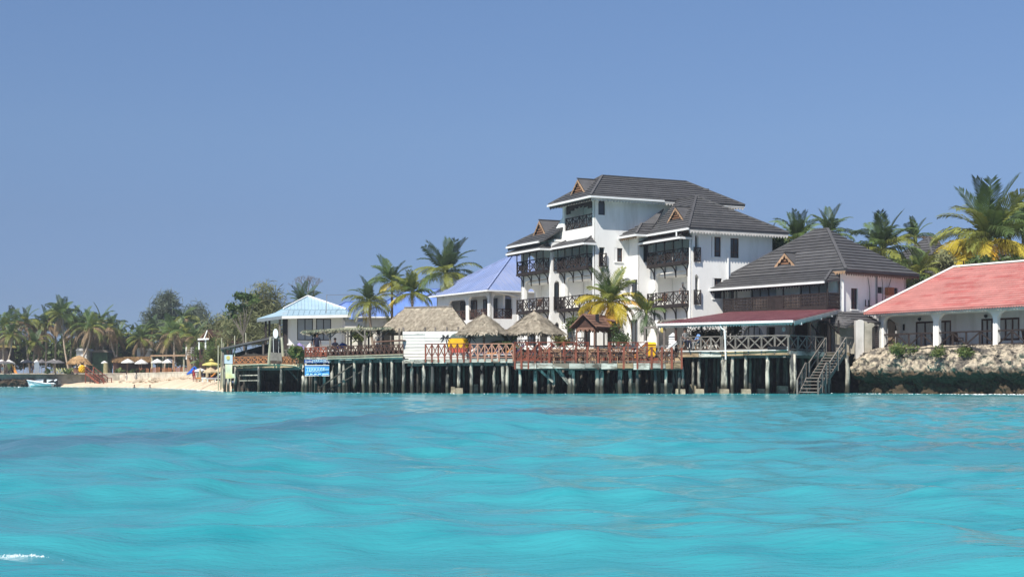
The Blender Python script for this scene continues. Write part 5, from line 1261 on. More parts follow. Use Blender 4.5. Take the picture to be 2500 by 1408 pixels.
gz = thing('gazebo', 'small brown wooden gazebo with gabled roof on the deck', 'gazebo', G(1445, 98.3, 2.28))
gd1, gd2 = Vector((.85, -.53)), Vector((.53, .85)); gc = G(1408, 99.4, 0)
def gp(a, b, z): return V(gc.x+gd1.x*a+gd2.x*b, gc.y+gd1.y*a+gd2.y*b, z)
for a_ in (0, 1.35):
    for b_ in (0, 1.35, 2.7):
        mb = MB(); mb.bar(gp(a_, b_, 2.2), gp(a_, b_, 4.35), .1); mb.build('post', M['wood_brown'], gz)
roof(gz, [[gp(-.35, -.35, 4.42), gp(.675, -.35, 5.32), gp(.675, 3.0, 5.32), gp(-.35, 3.0, 4.42)], [gp(1.7, -.35, 4.42), gp(1.7, 3.0, 4.42), gp(.675, 3.0, 5.32), gp(.675, -.35, 5.32)]], M['wood_brown'], .18, .03, .06, course='roof_board')
roof(gz, [[gp(1.72, 1.5, 4.48), gp(1.72, 2.5, 4.48), gp(.9, 2.0, 5.2)], [gp(1.9, 1.95, 4.95), gp(1.75, 2.6, 4.45), gp(.8, 2.0, 5.15)]], M['wood_brown'], 0, name='side_gable')
mb = MB(); mb.prism([gp(-.05, -.05, 4.42), gp(1.4, -.05, 4.42), gp(.675, -.05, 5.15)], (gd2.x*.05, gd2.y*.05, 0)); mb.build('gable_panel', M['wood_darkbrown'], gz)
for a_, b_, a2, b2 in ((0, 0, 1.35, 0), (1.35, 0, 1.35, 2.7), (0, 0, 0, 2.7), (0, 2.7, 1.35, 2.7)):
    scallop(gz, gp(a_, b_, 4.42), gp(a2, b2, 4.42), M['wood_brown'], .3, .34, name='arched_valance', th=.04)
mb = MB(); mb.bar(gp(0, 0, 3.2), gp(0, 2.7, 3.2), .08); mb.bar(gp(0, 2.7, 3.2), gp(1.35, 2.7, 3.2), .08); mb.bar(gp(1.35, 1.35, 3.2), gp(1.35, 2.7, 3.2), .08); mb.build('rail', M['wood_darkbrown'], gz)
mb = MB(); q_ = gp(1.3, .45, 4.75); mb.box(q_.x-.1, q_.x+.14, q_.y-.05, q_.y+.03, q_.z, q_.z+.55); mb.build('speaker_box', M['black'], gz)

sh = thing('shade_roof', 'flat reed shade roof on forked posts over the terrace', 'shelter', G(860, 101, 2.5))
a, b, c_, d_ = G(738, 107, ZY(808, 107)), G(955, 100, ZY(799, 100)), G(965, 107, ZY(795, 100)), G(760, 114, ZY(805, 107))
roof(sh, [[a, a.lerp(b, .5)+UP*.12, d_.lerp(c_, .5)+UP*.12, d_], [a.lerp(b, .5)+UP*.12, b, c_, d_.lerp(c_, .5)+UP*.12]], M['bamboo'], 0, thick=.14)
thatch_on(sh, [[a, b, c_, d_]], 'bamboo', 40, .5, .03)
for px, D in ((769, 107), (806, 105), (849, 103.5), (891, 102), (930, 101), (857, 108), (900, 108)):
    mb = MB(); zt = ZY(803, D)-.02; q_ = G(px, D, 2.4); mb.bar(q_, V(q_.x, q_.y, zt), .13)
    for k in (-1, 1): mb.bar(V(q_.x, q_.y, zt-.6), V(q_.x+k*.65, q_.y, zt-.05), .07)
    mb.build('forked_post', M['wood_grey'], sh)

# swing frame with an oval board
sw = thing('swing_frame', 'pale wooden swing frame carrying an oval white board', 'swing', G(674, 109.6, 2.05))
for px, top in ((656.5, 661), (692.5, 688)):
    mb = MB(); mb.tube([G(px, 109.5, 2.05), G((px+top)/2, 109.5, 3.2), G(top, 109.5, 4.05)], [.13, .11, .09], 7); mb.build('post', M['wood_tan' if False else 'bamboo'], sw)
mb = MB(); mb.bar(G(657, 109.5, 4.08), G(692, 109.5, 4.1), .09); mb.build('crossbar', M['wood_grey'], sw)
mb = MB(); c = G(673, 109.35, ZY(814, 109.4)); mb.prism([c+V(.19*math.cos(i*.3142), 0, .36*math.sin(i*.3142)) for i in range(20)], (0, -.05, 0)); mb.build('oval_board', M['white_plastic'], sw)
for k in (-1, 1):
    mb = MB(); mb.tube([G(674+k*7, 109.5, 4.05), G(674+k*6, 109.5, 2.9), G(674+k*3, 109.5, 2.5)], .02, 5); mb.build('rope', M['white_plastic'], sw)
mb = MB(); mb.prism([G(663, 110.2, 2.6), G(686, 110.2, 2.6), G(688, 110.2, 3.9), G(661, 110.2, 3.9)], (0, .05, 0)); mb.build('dark_backing', M['black'], sw)
mb = MB(); mb.prism([G(659, 109.2, 2.35), G(689, 109.2, 2.3), G(687, 109.2, 2.9), G(661, 109.2, 2.95)], (0, -.04, 0)); mb.build('woven_screen', M['wood_grey'], sw)
# ------------------------------------------------------------------ palms
def frond_mesh(name, L_, el, droop, m, seed, nl=28, lw=.044, ll=.30, hang=.5, twist=0.):
    """one palm frond growing from the origin along +x: arching midrib with two rows of leaflets"""
    r = random.Random(seed); mb = MB(); N = 12; pts = []; p = V(0, 0, 0); a = el
    for i in range(N+1):
        pts.append(p.copy()); p = p+V(math.cos(a), 0, math.sin(a))*(L_/N); a -= droop/N*(.5+1.1*i/N)
    mb.tube(pts, [.03*L_/3*(1-.85*i/N)+.006 for i in range(N+1)], 4)
    for i in range(nl):
        t = .14+.86*(i+.5)/nl; k = min(int(t*N), N-1); q_ = pts[k].lerp(pts[k+1], t*N-k); d = (pts[k+1]-pts[k]).normalized()
        up_ = d.cross(V(0, 1, 0)); up_ = -up_ if up_.z < 0 else up_
        ln_ = L_*ll*(math.sin(math.pi*(.12+.80*t))**.7)*r.uniform(.85, 1.1)
        for s in (-1, 1):
            if r.random() < .04: continue
            side = V(0, s, 0); dr = (side*.78+d*(.45+.5*t)+up_*.18).normalized()
            tip = q_+dr*ln_*.62-UP*ln_*hang*.18; tip2 = q_+dr*ln_*.95-UP*ln_*hang*r.uniform(.7, 1.2)+d*ln_*.08
            w = d*lw*L_/3*r.uniform(.8, 1.3)
            mb.face([q_-w*.6, q_+w*.6, tip+w, tip-w], True); mb.face([tip-w, tip+w, tip2], True)
    me = mb.mesh(name, M[m]); return me
FR = {}
def frond(kind, m, v):
    """a small stock of frond meshes shared by all palms"""
    key = (kind, m, v)
    if key not in FR:
        el, dr, hg = {'up': (1.35, .5, .15), 'high': (1.0, 1.1, .3), 'mid': (.62, 1.5, .55), 'out': (.22, 1.5, .8), 'low': (-.25, 1.15, .95), 'dead': (-.95, .55, .7)}[kind]
        r = random.Random(hash((kind, v)) % 1000 if False else {'up': 1, 'high': 2, 'mid': 3, 'out': 4, 'low': 5, 'dead': 6}[kind]*10+v)
        FR[key] = frond_mesh('frond', 3., el+r.uniform(-.12, .12), dr*r.uniform(.8, 1.25), m, v*7+3, hang=hg)
    return FR[key]
def palm(px, D, z0, ycrown, size, label, mix, name='palm_tree', lean=0., tr=.14, n=(3, 5, 5, 5, 2, 0), group=None, tm='trunk', seed=0, wind=.0, cat='palm'):
    """mix: materials for upright..low fronds"""
    r = random.Random(seed*31+int(px)); top = P(px, ycrown, D); base = V(top.x-lean, top.y+r.uniform(-.3, .3), z0)
    root = thing(name, label, cat, base, group)
    N = 8; pts = [base.lerp(top, i/N)+V(lean*.25*math.sin(math.pi*i/N), 0, 0) for i in range(N+1)]
    mb = MB(); mb.tube(pts, [tr*(1.5 if i == 0 else 1.15-.4*i/N) for i in range(N+1)], 8); mb.build('trunk', M[tm], root, smooth=True)
    c = MB(); c.lathe(top-UP*.25, [(tr*.6, -.35), (tr*1.3, .0), (tr*1.1, .35), (tr*.4, .7)], 8); c.build('crown_shaft', M['frond_olive'], root)
    off = r.uniform(0, 6.28); k = 0
    for kind, cnt in zip(('up', 'high', 'mid', 'out', 'low', 'dead'), n):
        for i in range(cnt):
            m = mix[kind] if isinstance(mix, dict) else mix
            if isinstance(m, (list, tuple)): m = r.choice(m)
            az = off+i*6.283/max(cnt, 1)+r.uniform(-.25, .25)+k*.6
            o = bpy.data.objects.new('frond', frond(kind, m, r.randrange(4))); col.objects.link(o); o.parent = root
            o.location = top-base; s = size/3*r.uniform(.82, 1.1); o.scale = (s, s, s)
            o.rotation_euler = (r.uniform(-.35, .35), r.uniform(-.12, .12), az)
        k += 1
    return root
GR = {'up': ('frond', 'frond_dark'), 'high': ('frond', 'frond_dark'), 'mid': ('frond', 'frond_olive'), 'out': ('frond_olive', 'frond', 'frond_olive'), 'low': ('frond_olive', 'frond_yellow'), 'dead': ('frond_dry',)}
YL = {'up': ('frond_olive', 'frond'), 'high': ('frond_olive', 'frond'), 'mid': ('frond_yellow', 'frond_olive'), 'out': ('frond_yellow', 'frond_gold'), 'low': ('frond_gold', 'frond_yellow'), 'dead': ('frond_dry', 'frond_dark')}
BG = {'up': ('frond_dark', 'frond'), 'high': ('frond', 'frond_olive', 'frond'), 'mid': ('frond', 'frond_olive'), 'out': ('frond_yellow', 'frond_olive'), 'low': ('frond_yellow', 'frond_gold'), 'dead': ('frond_gold',)}
DR = {'up': ('frond', 'frond_dark'), 'high': ('frond', 'frond_dark'), 'mid': ('frond', 'frond_olive', 'frond_dark'), 'out': ('frond_olive', 'frond_dry', 'frond'), 'low': ('frond_dry', 'frond_olive'), 'dead': ('frond_dry',)}
palm(1488, 102.2, 2.3, 740, 2.7, 'yellowing coconut palm in front of the hotel beside the gazebo', YL, seed=1, n=(5, 7, 8, 8, 5, 5), tr=.15)
palm(1578, 101.5, 2.3, 764, 1.7, 'slim young palm between yellow palm and hotel balcony', {'up': 'frond', 'high': 'frond_olive', 'mid': 'frond', 'out': 'frond_dark', 'low': 'frond_dark', 'dead': 'frond_dark'}, seed=2, n=(3, 4, 3, 2, 1, 4), tr=.07)
palm(902, 141, 3.0, 738, 2.7, 'leftmost of the four palms before the blue roofs', GR, seed=3, lean=-.6, n=(3, 5, 6, 6, 3, 0))
palm(957, 143, 3.0, 690, 2.7, 'straight palm with dark trunk before the blue hall roof', GR, seed=4, n=(3, 5, 6, 5, 2, 0))
palm(1006, 140, 3.0, 718, 2.5, 'shorter palm just left of the tall one by the blue roofs', {**GR, 'up': 'frond_olive', 'high': ('frond', 'frond_olive')}, seed=5, lean=-.5, n=(4, 6, 6, 5, 2, 0))
palm(1088, 162, 3.0, 668, 4.1, 'tallest palm behind the big blue roof', GR, seed=6, n=(5, 7, 7, 7, 2, 0), tr=.2)
palm(742, 166, 3.0, 750, 2.9, 'palm crown just showing behind the pale blue villa roof', DR, seed=7, n=(4, 6, 5, 3, 0, 0))
palm(2155, 122, 3.0, 610, 3.7, 'coconut palm between the two black-roofed houses', {**GR, 'up': 'frond_dark', 'mid': ('frond', 'frond_olive'), 'low': 'frond_olive'}, seed=8, n=(4, 6, 6, 6, 4, 2), tr=.17)
palm(2412, 113, 3.0, 592, 5.0, 'largest coconut palm with yellow lower fronds behind the red roof', BG, seed=9, n=(5, 8, 9, 10, 8, 2), tr=.24)
palm(1945, 117, 3.0, 590, 2.8, 'palm tight against the hotel end wall', {**GR, 'out': 'frond_olive'}, seed=10, n=(4, 6, 6, 4, 2, 2))
palm(2022, 130, 3.0, 575, 2.7, 'palm crown above the restaurant roof ridge', GR, seed=11, n=(3, 5, 5, 4, 1, 0))
palm(2235, 132, 3.0, 582, 2.2, 'small palm crown left of the largest palm', DR, seed=12, n=(3, 4, 5, 3, 0, 0))
palm(2248, 110, 3.0, 668, 1.9, 'young feathery palm behind the ridge of the red roof', {k: ('frond', 'frond_olive') for k in GR}, seed=13, n=(5, 6, 6, 4, 2, 0), tr=.08)
palm(2498, 118, 3.0, 560, 3.6, 'palm cut by the right edge of the picture', GR, seed=14, n=(3, 5, 6, 5, 3, 0))
palm(1880, 113, 3.0, 600, 2.0, 'dark low palm in the corner of hotel and restaurant', {k: ('frond_dark',) for k in GR}, seed=15, n=(3, 5, 5, 4, 3, 1))
# palms of the beach garden at far left: (px, crown y, depth, frond length, lean, pale trunk)
far_palms = [(8, 800, 240, 3.4, 0), (30, 815, 236, 2.8, 1.6), (62, 788, 243, 3.3, -.8), (84, 838, 238, 2.4, .4), (112, 790, 244, 3.2, 0), (136, 772, 246, 3.0, .2), (152, 768, 242, 3.6, -1.2), (176, 785, 247, 3.4, .6),
             (205, 792, 243, 3.5, .2), (222, 800, 236, 3.4, 3.2), (247, 790, 246, 3.6, -1.6), (268, 800, 240, 3.0, -2.4), (286, 822, 244, 2.8, 0), (345, 826, 240, 3.0, .3), (372, 806, 243, 3.0, 4.2), (408, 824, 232, 3.2, .5),
             (425, 812, 226, 3.0, 0), (446, 782, 236, 3.0, .2), (455, 812, 222, 2.9, -.4), (476, 826, 205, 2.6, .2), (96, 812, 250, 3.0, .5), (190, 815, 252, 3.2, 0), (235, 822, 251, 3.0, 0), (40, 790, 254, 3.2, .3)]
hints = ['at the far left edge', 'leaning right over the white parasols', 'with swept-up fronds above the navy parasol', 'short and half hidden by taller ones', 'with straight pale trunk left of the lettering', 'slender and tall with small crown', 'tallest crown of the beach garden', 'behind the lettering plants',
         'behind the golden thatched bar', 'slanting strongly above the golden thatched bar', 'just right of the slanting one', 'leaning left near the wooden stairs', 'behind the olive pillar', 'with brown hanging fronds beside the black sail', 'leaning far right across the pergola', 'yellow-green before the pergola',
         'behind the pergola posts', 'thin and tall before the casuarinas', 'with pale trunk beside the white railing', 'yellow-green at the railed balcony', 'far back behind the grey board', 'far back behind the golden thatch', 'far back behind the green wall', 'far back near the left edge']
for i, ((px, yc, D, sz, ln_), h) in enumerate(zip(far_palms, hints)):
    palm(px, D, 1.95, yc, sz, 'beach garden palm '+h, DR if i % 3 else {**DR, 'high': ('frond_olive', 'frond'), 'mid': ('frond_olive', 'frond')}, lean=ln_, tr=.15, n=(2, 4, 5, 4, 3, 3), group='palms of the beach garden', tm='trunk_pale', seed=40+i)

# ------------------------------------------------------------------ other trees and shrubs
def leaf_cloud(name, blobs, n, size, m, root, seed, narrow=1., clump=.5, per=14, droop=0.):
    """many leaf-sized faces gathered in clumps through the crown's volume"""
    rg = np.random.RandomState(seed); vol = np.array([b[3]*b[4]*b[5] for b in blobs]); pr_ = vol/vol.sum(); nc = max(1, n//per)
    bi = rg.choice(len(blobs), nc, p=pr_); B = np.array(blobs)[bi]
    d = rg.normal(size=(nc, 3)); d /= np.linalg.norm(d, axis=1)[:, None]; rad = rg.uniform(.35, 1, nc)**.5*rg.uniform(.85, 1.12, nc)
    C = B[:, :3]+d*rad[:, None]*B[:, 3:6]
    ctr = np.repeat(C, per, 0)+rg.normal(size=(nc*per, 3))*clump*np.array([1, 1, .7])
    k = len(ctr); a = rg.normal(size=(k, 3)); a[:, 2] -= droop; a /= np.linalg.norm(a, axis=1)[:, None]; b = np.cross(a, rg.normal(size=(k, 3))); b /= np.linalg.norm(b, axis=1)[:, None]
    s = size*rg.uniform(.6, 1.4, k)[:, None]; a = a*s; b = b*s*narrow
    v_ = np.stack([ctr-a, ctr-b*.6, ctr+a, ctr+b*.6], 1).reshape(-1, 3)
    o = org(root); v_ = v_-np.array(o)
    ob = bpy.data.objects.new(name, np_mesh(name, v_, np.arange(len(v_)).reshape(-1, 4), M[m], False)); col.objects.link(ob); ob.parent = root
    return ob
def tree(name, label, px, D, z0, blobs, n, size, m, seed, cat='tree', narrow=1., clump=.5, group=None, bark='bark', tr=.2, droop=0., per=14):
    """blobs in picture terms: (px, py, radius px x, radius px y)"""
    root = thing(name, label, cat, G(px, D, z0), group); rg = random.Random(seed); W_ = []
    for (bx_, by, rx, ry) in blobs:
        c = P(bx_, by, D+rg.uniform(-1, 1)); k = D/F; W_.append((c.x, c.y, c.z, rx*k, rx*k*.9, ry*k))
    base = G(px, D, z0); mb = MB(); top = max(W_, key=lambda w: w[2]); t = V(top[0], top[1], top[2]); fork = base.lerp(t, .45); fork.x = (base.x+t.x)/2
    mb.tube([base, base.lerp(fork, .5)+V(rg.uniform(-.2, .2), 0, 0), fork], [tr*1.2, tr, tr*.8], 7); mb.build('trunk', M[bark], root)
    for w in W_:
        c = V(*w[:3]); l = MB(); mdl = fork.lerp(c, .5)+V(rg.uniform(-.3, .3), 0, .2); l.tube([fork, mdl, c+V(0, 0, w[5]*.5)], [tr*.6, tr*.4, tr*.12], 5); l.build('limb', M[bark], root)
    leaf_cloud('crown', W_, n, size, m, root, seed, narrow, clump, per, droop)
    return root
C_ = dict(narrow=.16, clump=.55)
tree('casuarina_tree', 'tall blue-green casuarina rising behind the beach palms', 400, 262, 1.95, [(405, 745, 30, 26), (380, 775, 28, 20), (425, 778, 26, 22), (395, 800, 40, 18), (365, 800, 18, 14), (405, 725, 16, 12)], 5200, .62, 'leaf_casuarina_blue', 1, **C_)
tree('casuarina_tree', 'rounder casuarina right of the tall blue-green one', 478, 258, 1.95, [(480, 765, 26, 20), (465, 790, 28, 20), (492, 790, 20, 24), (478, 812, 34, 16), (440, 800, 20, 16)], 4200, .60, 'leaf_casuarina_blue', 2, **C_)
tree('casuarina_tree', 'big olive casuarina leaning right beside the villa', 640, 165, 2.0, [(650, 715, 26, 18), (625, 740, 34, 18), (660, 740, 28, 26), (600, 765, 34, 18), (640, 775, 46, 24), (590, 795, 44, 22), (640, 812, 50, 24), (570, 815, 34, 22), (672, 765, 18, 20), (640, 700, 14, 12)], 9500, .42, 'leaf_casuarina', 3, narrow=.16, clump=.5)
tree('casuarina_tree', 'low feathery casuarina filling the gap left of the big one', 540, 185, 2.0, [(535, 790, 30, 18), (560, 810, 36, 20), (520, 815, 30, 18), (545, 835, 44, 18)], 4200, .45, 'leaf_casuarina', 4, narrow=.16, clump=.5)
tree('almond_tree', 'dark sea almond with tiered broad leaves before the casuarina', 600, 152, 2.0, [(588, 722, 16, 5), (604, 726, 20, 6), (565, 748, 14, 6), (590, 752, 16, 5), (556, 765, 8, 6), (572, 770, 10, 5), (622, 735, 10, 5)], 560, .26, 'leaf_dark', 5, narrow=.7, clump=.22, per=8, tr=.12)
def bare_tree(px, D, z0, label):
    root = thing('bare_tree', label, 'tree', G(px, D, z0)); mb = MB(); rg = random.Random(4)
    def grow(p, d, L_, r, k):
        q_ = p+d*L_; mb.tube([p, (p+q_)/2+V(rg.uniform(-.1, .1), 0, rg.uniform(-.05, .1))*L_*.4, q_], [r, r*.8, r*.6], 4, cap=False)
        if k:
            for _ in range(3): grow(q_, (d+V(rg.uniform(-.8, .8), rg.uniform(-.6, .6), rg.uniform(-.15, .5))).normalized(), L_*.68, r*.55, k-1)
    b_ = G(px, D, z0); t = MB(); t.tube([b_, P(px, 745, D)], [.25, .16], 7); t.build('trunk', M['twig'], root)
    for dx in (-.5, .0, .5): grow(P(px, 745, D), V(dx, 0, 1).normalized(), 1.4, .1, 4)
    mb.build('crown', M['twig'], root)
bare_tree(752, 176, 3.0, 'bare twiggy tree behind the villa roof')
# undergrowth and shrubs, each its own plant
bush = [(20, 850, 255, 60, 40, 'leaf_dark', 'far left edge'), (90, 850, 258, 55, 36, 'leaf_dark', 'second from left edge'), (160, 855, 258, 50, 34, 'leaf_mid', 'behind the lettering'), (225, 855, 258, 45, 36, 'leaf_dark', 'behind the golden thatch'), (285, 842, 254, 40, 40, 'leaf_dark', 'behind the olive pillar'),
        (335, 838, 252, 44, 44, 'leaf_dark', 'below the tall casuarina'), (420, 845, 248, 50, 36, 'leaf_casuarina', 'behind the pergola'), (480, 850, 235, 40, 40, 'leaf_dark', 'behind the railed balcony'), (520, 860, 200, 30, 40, 'leaf_mid', 'right of the railed balcony')]
for i, (px, py, D, rx, ry, m, w) in enumerate(bush):
    tree('garden_bush', 'dense green garden bush '+w, px, D, 1.95, [(px-rx*.4, py+8, rx*.6, ry*.7), (px+rx*.4, py+4, rx*.6, ry*.75), (px, py-ry*.3, rx*.6, ry*.6), (px, py+ry*.6, rx, ry*.6)], 2400, .5, m, 60+i, cat='bush', narrow=.55, clump=.5, group='bushes behind the beach garden', tr=.12)
tree('feathery_bush', 'bright bamboo-like bush left of the lean-to bar', 528, 168, 1.9, [(525, 850, 22, 26), (520, 875, 24, 20), (538, 880, 14, 16)], 1500, .30, 'leaf_mid', 80, cat='bush', narrow=.18, clump=.35, tr=.08)
sb = [(1708, 822, 99.5, 22, 12, 'leaf_rust', 2.7, 'rusty flowering shrub beside the white cabins'), (1742, 822, 99.0, 20, 14, 'leaf_rust', 2.7, 'rusty green shrub behind the white rain pipe'), (1794, 802, 101, 10, 18, 'leaf_mid', 2.7, 'bright green climber under the maroon roof'),
      (1368, 832, 99.5, 16, 14, 'leaf_rust', 2.3, 'olive shrub left of the gazebo'), (1402, 790, 101, 16, 24, 'leaf_mid', 2.3, 'feathery green shrub behind the gazebo'), (1516, 828, 98.5, 17, 14, 'leaf_dark', 2.3, 'dark potted shrub right of the gazebo'), (1498, 805, 101, 8, 12, 'leaf_mid', 2.3, 'light green shrub under the yellow palm'),
      (2192, 852, 94.6, 13, 8.5, 'leaf_mid', 2.9, 'green bush on the cliff edge below the first arch'), (2294, 860, 92.4, 8, 6.5, 'leaf_mid', 2.8, 'small bush on the cliff below the second pillar'), (2357, 859, 91, 7, 5, 'leaf_mid', 2.8, 'tiny bush on the cliff beside the black cables'),
      (2226, 854, 94.4, 5, 2.5, 'leaf_mid', 3.0, 'low tuft on the cliff right of the green bush'), (723, 858, 107.5, 10, 8, 'leaf_mid', 2.05, 'bright plant below the purple umbrella'), (2105, 640, 117, 30, 30, 'leaf_casuarina', 3., 'wispy olive shrub right of the restaurant roof'), (2170, 655, 116, 34, 22, 'leaf_mid', 3., 'broad green shrub between the black roofs'),
      (2395, 650, 109.5, 26, 18, 'leaf_dark', 3., 'dark shrub at the foot of the largest palm'), (2470, 648, 109, 40, 16, 'leaf_dark', 3., 'dark hedge at right behind the red ridge'), (2255, 690, 105.2, 14, 12, 'leaf_dark', 3., 'dark leaves in the corner beside the restaurant end wall'), (1905, 610, 112.2, 22, 22, 'leaf_dark', 3., 'dark leaves against the hotel end wall'),
      (880, 815, 121, 16, 16, 'leaf_mid', 3., 'bright green shrub seen under the reed shade roof'), (2300, 640, 111, 20, 14, 'leaf_casuarina', 3., 'feathery shrub in front of the far black roof')]
for i, (px, py, D, rx, ry, m, z0, lab) in enumerate(sb):
    tree('shrub', lab, px, D, z0, [(px-rx*.35, py, rx*.7, ry*.8), (px+rx*.4, py+ry*.1, rx*.65, ry*.75), (px, py-ry*.3, rx*.6, ry*.65)], 620 if rx < 18 else 1100, .12 if D < 105 else .24, m, 100+i, cat='shrub', narrow=.5, clump=.18 if rx < 18 else .3, tr=.04)
# banana leaves and cycad
def leafy(px, D, z0, L_, n, m, label, name='cycad', cat='plant', spread=1.0):
    root = thing(name, label, cat, G(px, D, z0)); rg = random.Random(int(px))
    for i in range(n):
        o = bpy.data.objects.new('frond', frond(rg.choice(('mid', 'out', 'high')), m, rg.randrange(4))); col.objects.link(o); o.parent = root; s = L_/3*rg.uniform(.8, 1.1); o.scale = (s,)*3; o.location = (0, 0, .35); o.rotation_euler = (0, 0, i*6.283/n+rg.uniform(-.2, .2))
    mb = MB(); b_ = G(px, D, z0); mb.tube([b_, b_+UP*.4], [.14, .12], 7); mb.build('stem', M['trunk'], root)
leafy(1243, 96.2, 2.2+.6, 1.5, 16, 'frond_dark', 'dark cycad between the two thatched parasols')
leafy(1222, 97.0, 2.2+.6, 1.1, 12, 'frond', 'smaller cycad under the first thatched parasol')
for i, (px, D, z0, h, lab) in enumerate(((285, 229.5, 2.0, 1.6, 'broad-leaved plant right of the olive pillar'), (322, 228, 2.0, 1.5, 'broad-leaved plant under the white parasols'), (345, 226, 2.0, 1.3, 'broad-leaved plant before the bamboo fence'), (115, 229.5, 2.0, 1.5, 'dark leafy plant left of the lettering'), (165, 229.6, 2.0, 1.7, 'leafy plant behind the letters'), (2255, 103.6, 3.0, 2.4, 'banana plant at the corner of the red-roofed house'))):
    root = thing('broadleaf_plant', lab, 'plant', G(px, D, z0)); rg = random.Random(i)
    for k in range(11):
        mb = MB(); a_ = rg.uniform(0, 6.28); el = rg.uniform(.5, 1.3); L_ = h*rg.uniform(.7, 1.1); w = L_*.14; pts = []; p_ = G(px, D, z0)+V(rg.uniform(-.5, .5)*h*.6, rg.uniform(-.2, .2), 0)
        for j in range(5):
            pts.append(p_.copy()); e_ = el-.35*j; p_ = p_+V(math.cos(a_)*math.cos(e_), math.sin(a_)*math.cos(e_), math.sin(e_))*L_/4
        s_ = V(-math.sin(a_), math.cos(a_), .2)*w; ws = (.15, .8, 1, .7, .05)
        for j in range(4): mb.face([pts[j]-s_*ws[j], pts[j]+s_*ws[j], pts[j+1]+s_*ws[j+1], pts[j+1]-s_*ws[j+1]], True)
        mb.build('leaf', M['leaf_dark' if k % 3 else 'leaf_mid'], root)

# ------------------------------------------------------------------ people
def person(loc, rz, shirt, legs, label, pose='stand', skin='skin', h=1.7, hat=None, hair=True):
    """a single skinned figure; pose is stand, sit or wave"""
    k = h/1.75; nodes = {}
    if pose == 'sit': hip, knee, foot = .48, (.42, .5), (.46, .06)
    Vt = [(0, 0, .95), (0, 0, 1.2), (0, 0, 1.42), (0, .0, 1.52), (0, -.01, 1.64), (0, 0, 1.72)]; Ed = [(0, 1), (1, 2), (2, 3), (3, 4), (4, 5)]; Rd = [(.15, .11), (.14, .10), (.16, .10), (.055, .055), (.085, .1), (.06, .07)]
    def add(pts, root_, rad):
        last = root_
        for q_, r_ in zip(pts, rad): Vt.append(q_); Rd.append((r_, r_)); Ed.append((last, len(Vt)-1)); last = len(Vt)-1
    dz = -.45 if pose == 'sit' else 0
    for s in (-1, 1):
        if pose == 'sit': add([(s*.1, -.06, .93), (s*.12, -.42, .95), (s*.12, -.44, .54), (s*.12, -.56, .50)], 0, [.095, .07, .05, .035])
        else: add([(s*.1, 0, .88), (s*.11, -.02, .50), (s*.12, .02, .09), (s*.13, -.12, .04)], 0, [.09, .065, .045, .035])
        if pose == 'wave' and s > 0: add([(s*.2, 0, 1.4), (s*.36, -.05, 1.30), (s*.50, -.15, 1.45), (s*.53, -.2, 1.5)], 2, [.055, .042, .032, .03])
        elif pose == 'sit': add([(s*.2, 0, 1.4), (s*.25, -.08, 1.15), (s*.18, -.32, 1.08), (s*.15, -.38, 1.08)], 2, [.055, .042, .032, .03])
        else: add([(s*.2, 0, 1.4), (s*.25, .01, 1.14), (s*.26, -.06, .9), (s*.26, -.08, .82)], 2, [.055, .042, .032, .03])
    me = bpy.data.meshes.new('person'); me.from_pydata([(x*k, y*k, (z+dz)*k) for x, y, z in Vt], Ed, [])
    o = bpy.data.objects.new('person', me); col.objects.link(o); md = o.modifiers.new('skin', 'SKIN'); o.modifiers.new('sub', 'SUBSURF').levels = 1
    for i, r_ in enumerate(Rd): me.skin_vertices[0].data[i].radius = (r_[0]*k, r_[1]*k)
    me.skin_vertices[0].data[0].use_root = True
    bpy.context.view_layer.update(); dg = bpy.context.evaluated_depsgraph_get(); m2 = bpy.data.meshes.new_from_object(o.evaluated_get(dg)); bpy.data.objects.remove(o)
    m2.materials.clear()
    for m in (skin, shirt, legs): m2.materials.append(M[m])
    idx = []
    for p_ in m2.polygons:
        c = p_.center/k; z = c.z-dz
        if z > 1.49: i = 0
        elif abs(c.x) > .24 and z < 1.3 or (pose != 'stand' and c.y < -.2 and z > 1.0): i = 0
        elif z > .93 and c.y > -.2: i = 1
        elif pose != 'sit' and z < .3: i = 0
        else: i = 2
        idx.append(i)
    m2.polygons.foreach_set('material_index', idx); m2.polygons.foreach_set('use_smooth', [True]*len(idx))
    root = bpy.data.objects.new('person', m2); col.objects.link(root); root.location = loc; root.rotation_euler = (0, 0, rz); tag(root, label, 'person'); ORG[root.name] = V(0, 0, 0)
    hm = MB(); prof = [(.02, .13), (.07, .115), (.1, .06), (.103, 0), (.09, -.04)]
    if hat: prof = [(.02, .14), (.09, .12), (.11, .05), (.19, .03), (.19, .015), (.1, .0)]
    hm.lathe((0, .012*k, (1.70+dz)*k), [(a*k, b*k) for a, b in prof[::-1]], 10); ho = hm.build('hat' if hat else 'hair', M[hat or 'hair'], root)
    return root
person(G(774.5, 105.2, 2.5), .3, 'cloth_navy', 'cloth_navy', 'person in dark clothes standing at the terrace railing')
person(G(768, 106.8, 2.5), -.4, 'cloth_navy', 'cloth_grey', 'person in navy standing behind another at the terrace railing', h=1.65)
person(G(818, 104.5, 2.55), .5, 'cloth_navy', 'cloth_navy', 'person in black seated behind the dark red railing', 'sit')
person(G(923, 101.5, 2.5), .3, 'cloth_grey', 'cloth_navy', 'person in grey by the hut bar counter', h=1.65)
person(G(1667, 109.6, 6.42), .2, 'cloth_grey', 'cloth_grey', 'person in a pale hat standing on the hotel balcony', skin='skin_pale', hat='cloth_white', h=1.65)
person(G(1705, 96.3, 2.85), -1.2, 'cloth_blue', 'cloth_grey', 'person in light blue shirt seated at the restaurant terrace', 'sit')
person(G(1672, 96.4, 2.95), .6, 'cloth_grey', 'cloth_navy', 'person in grey seated by the second white cabin', 'sit')
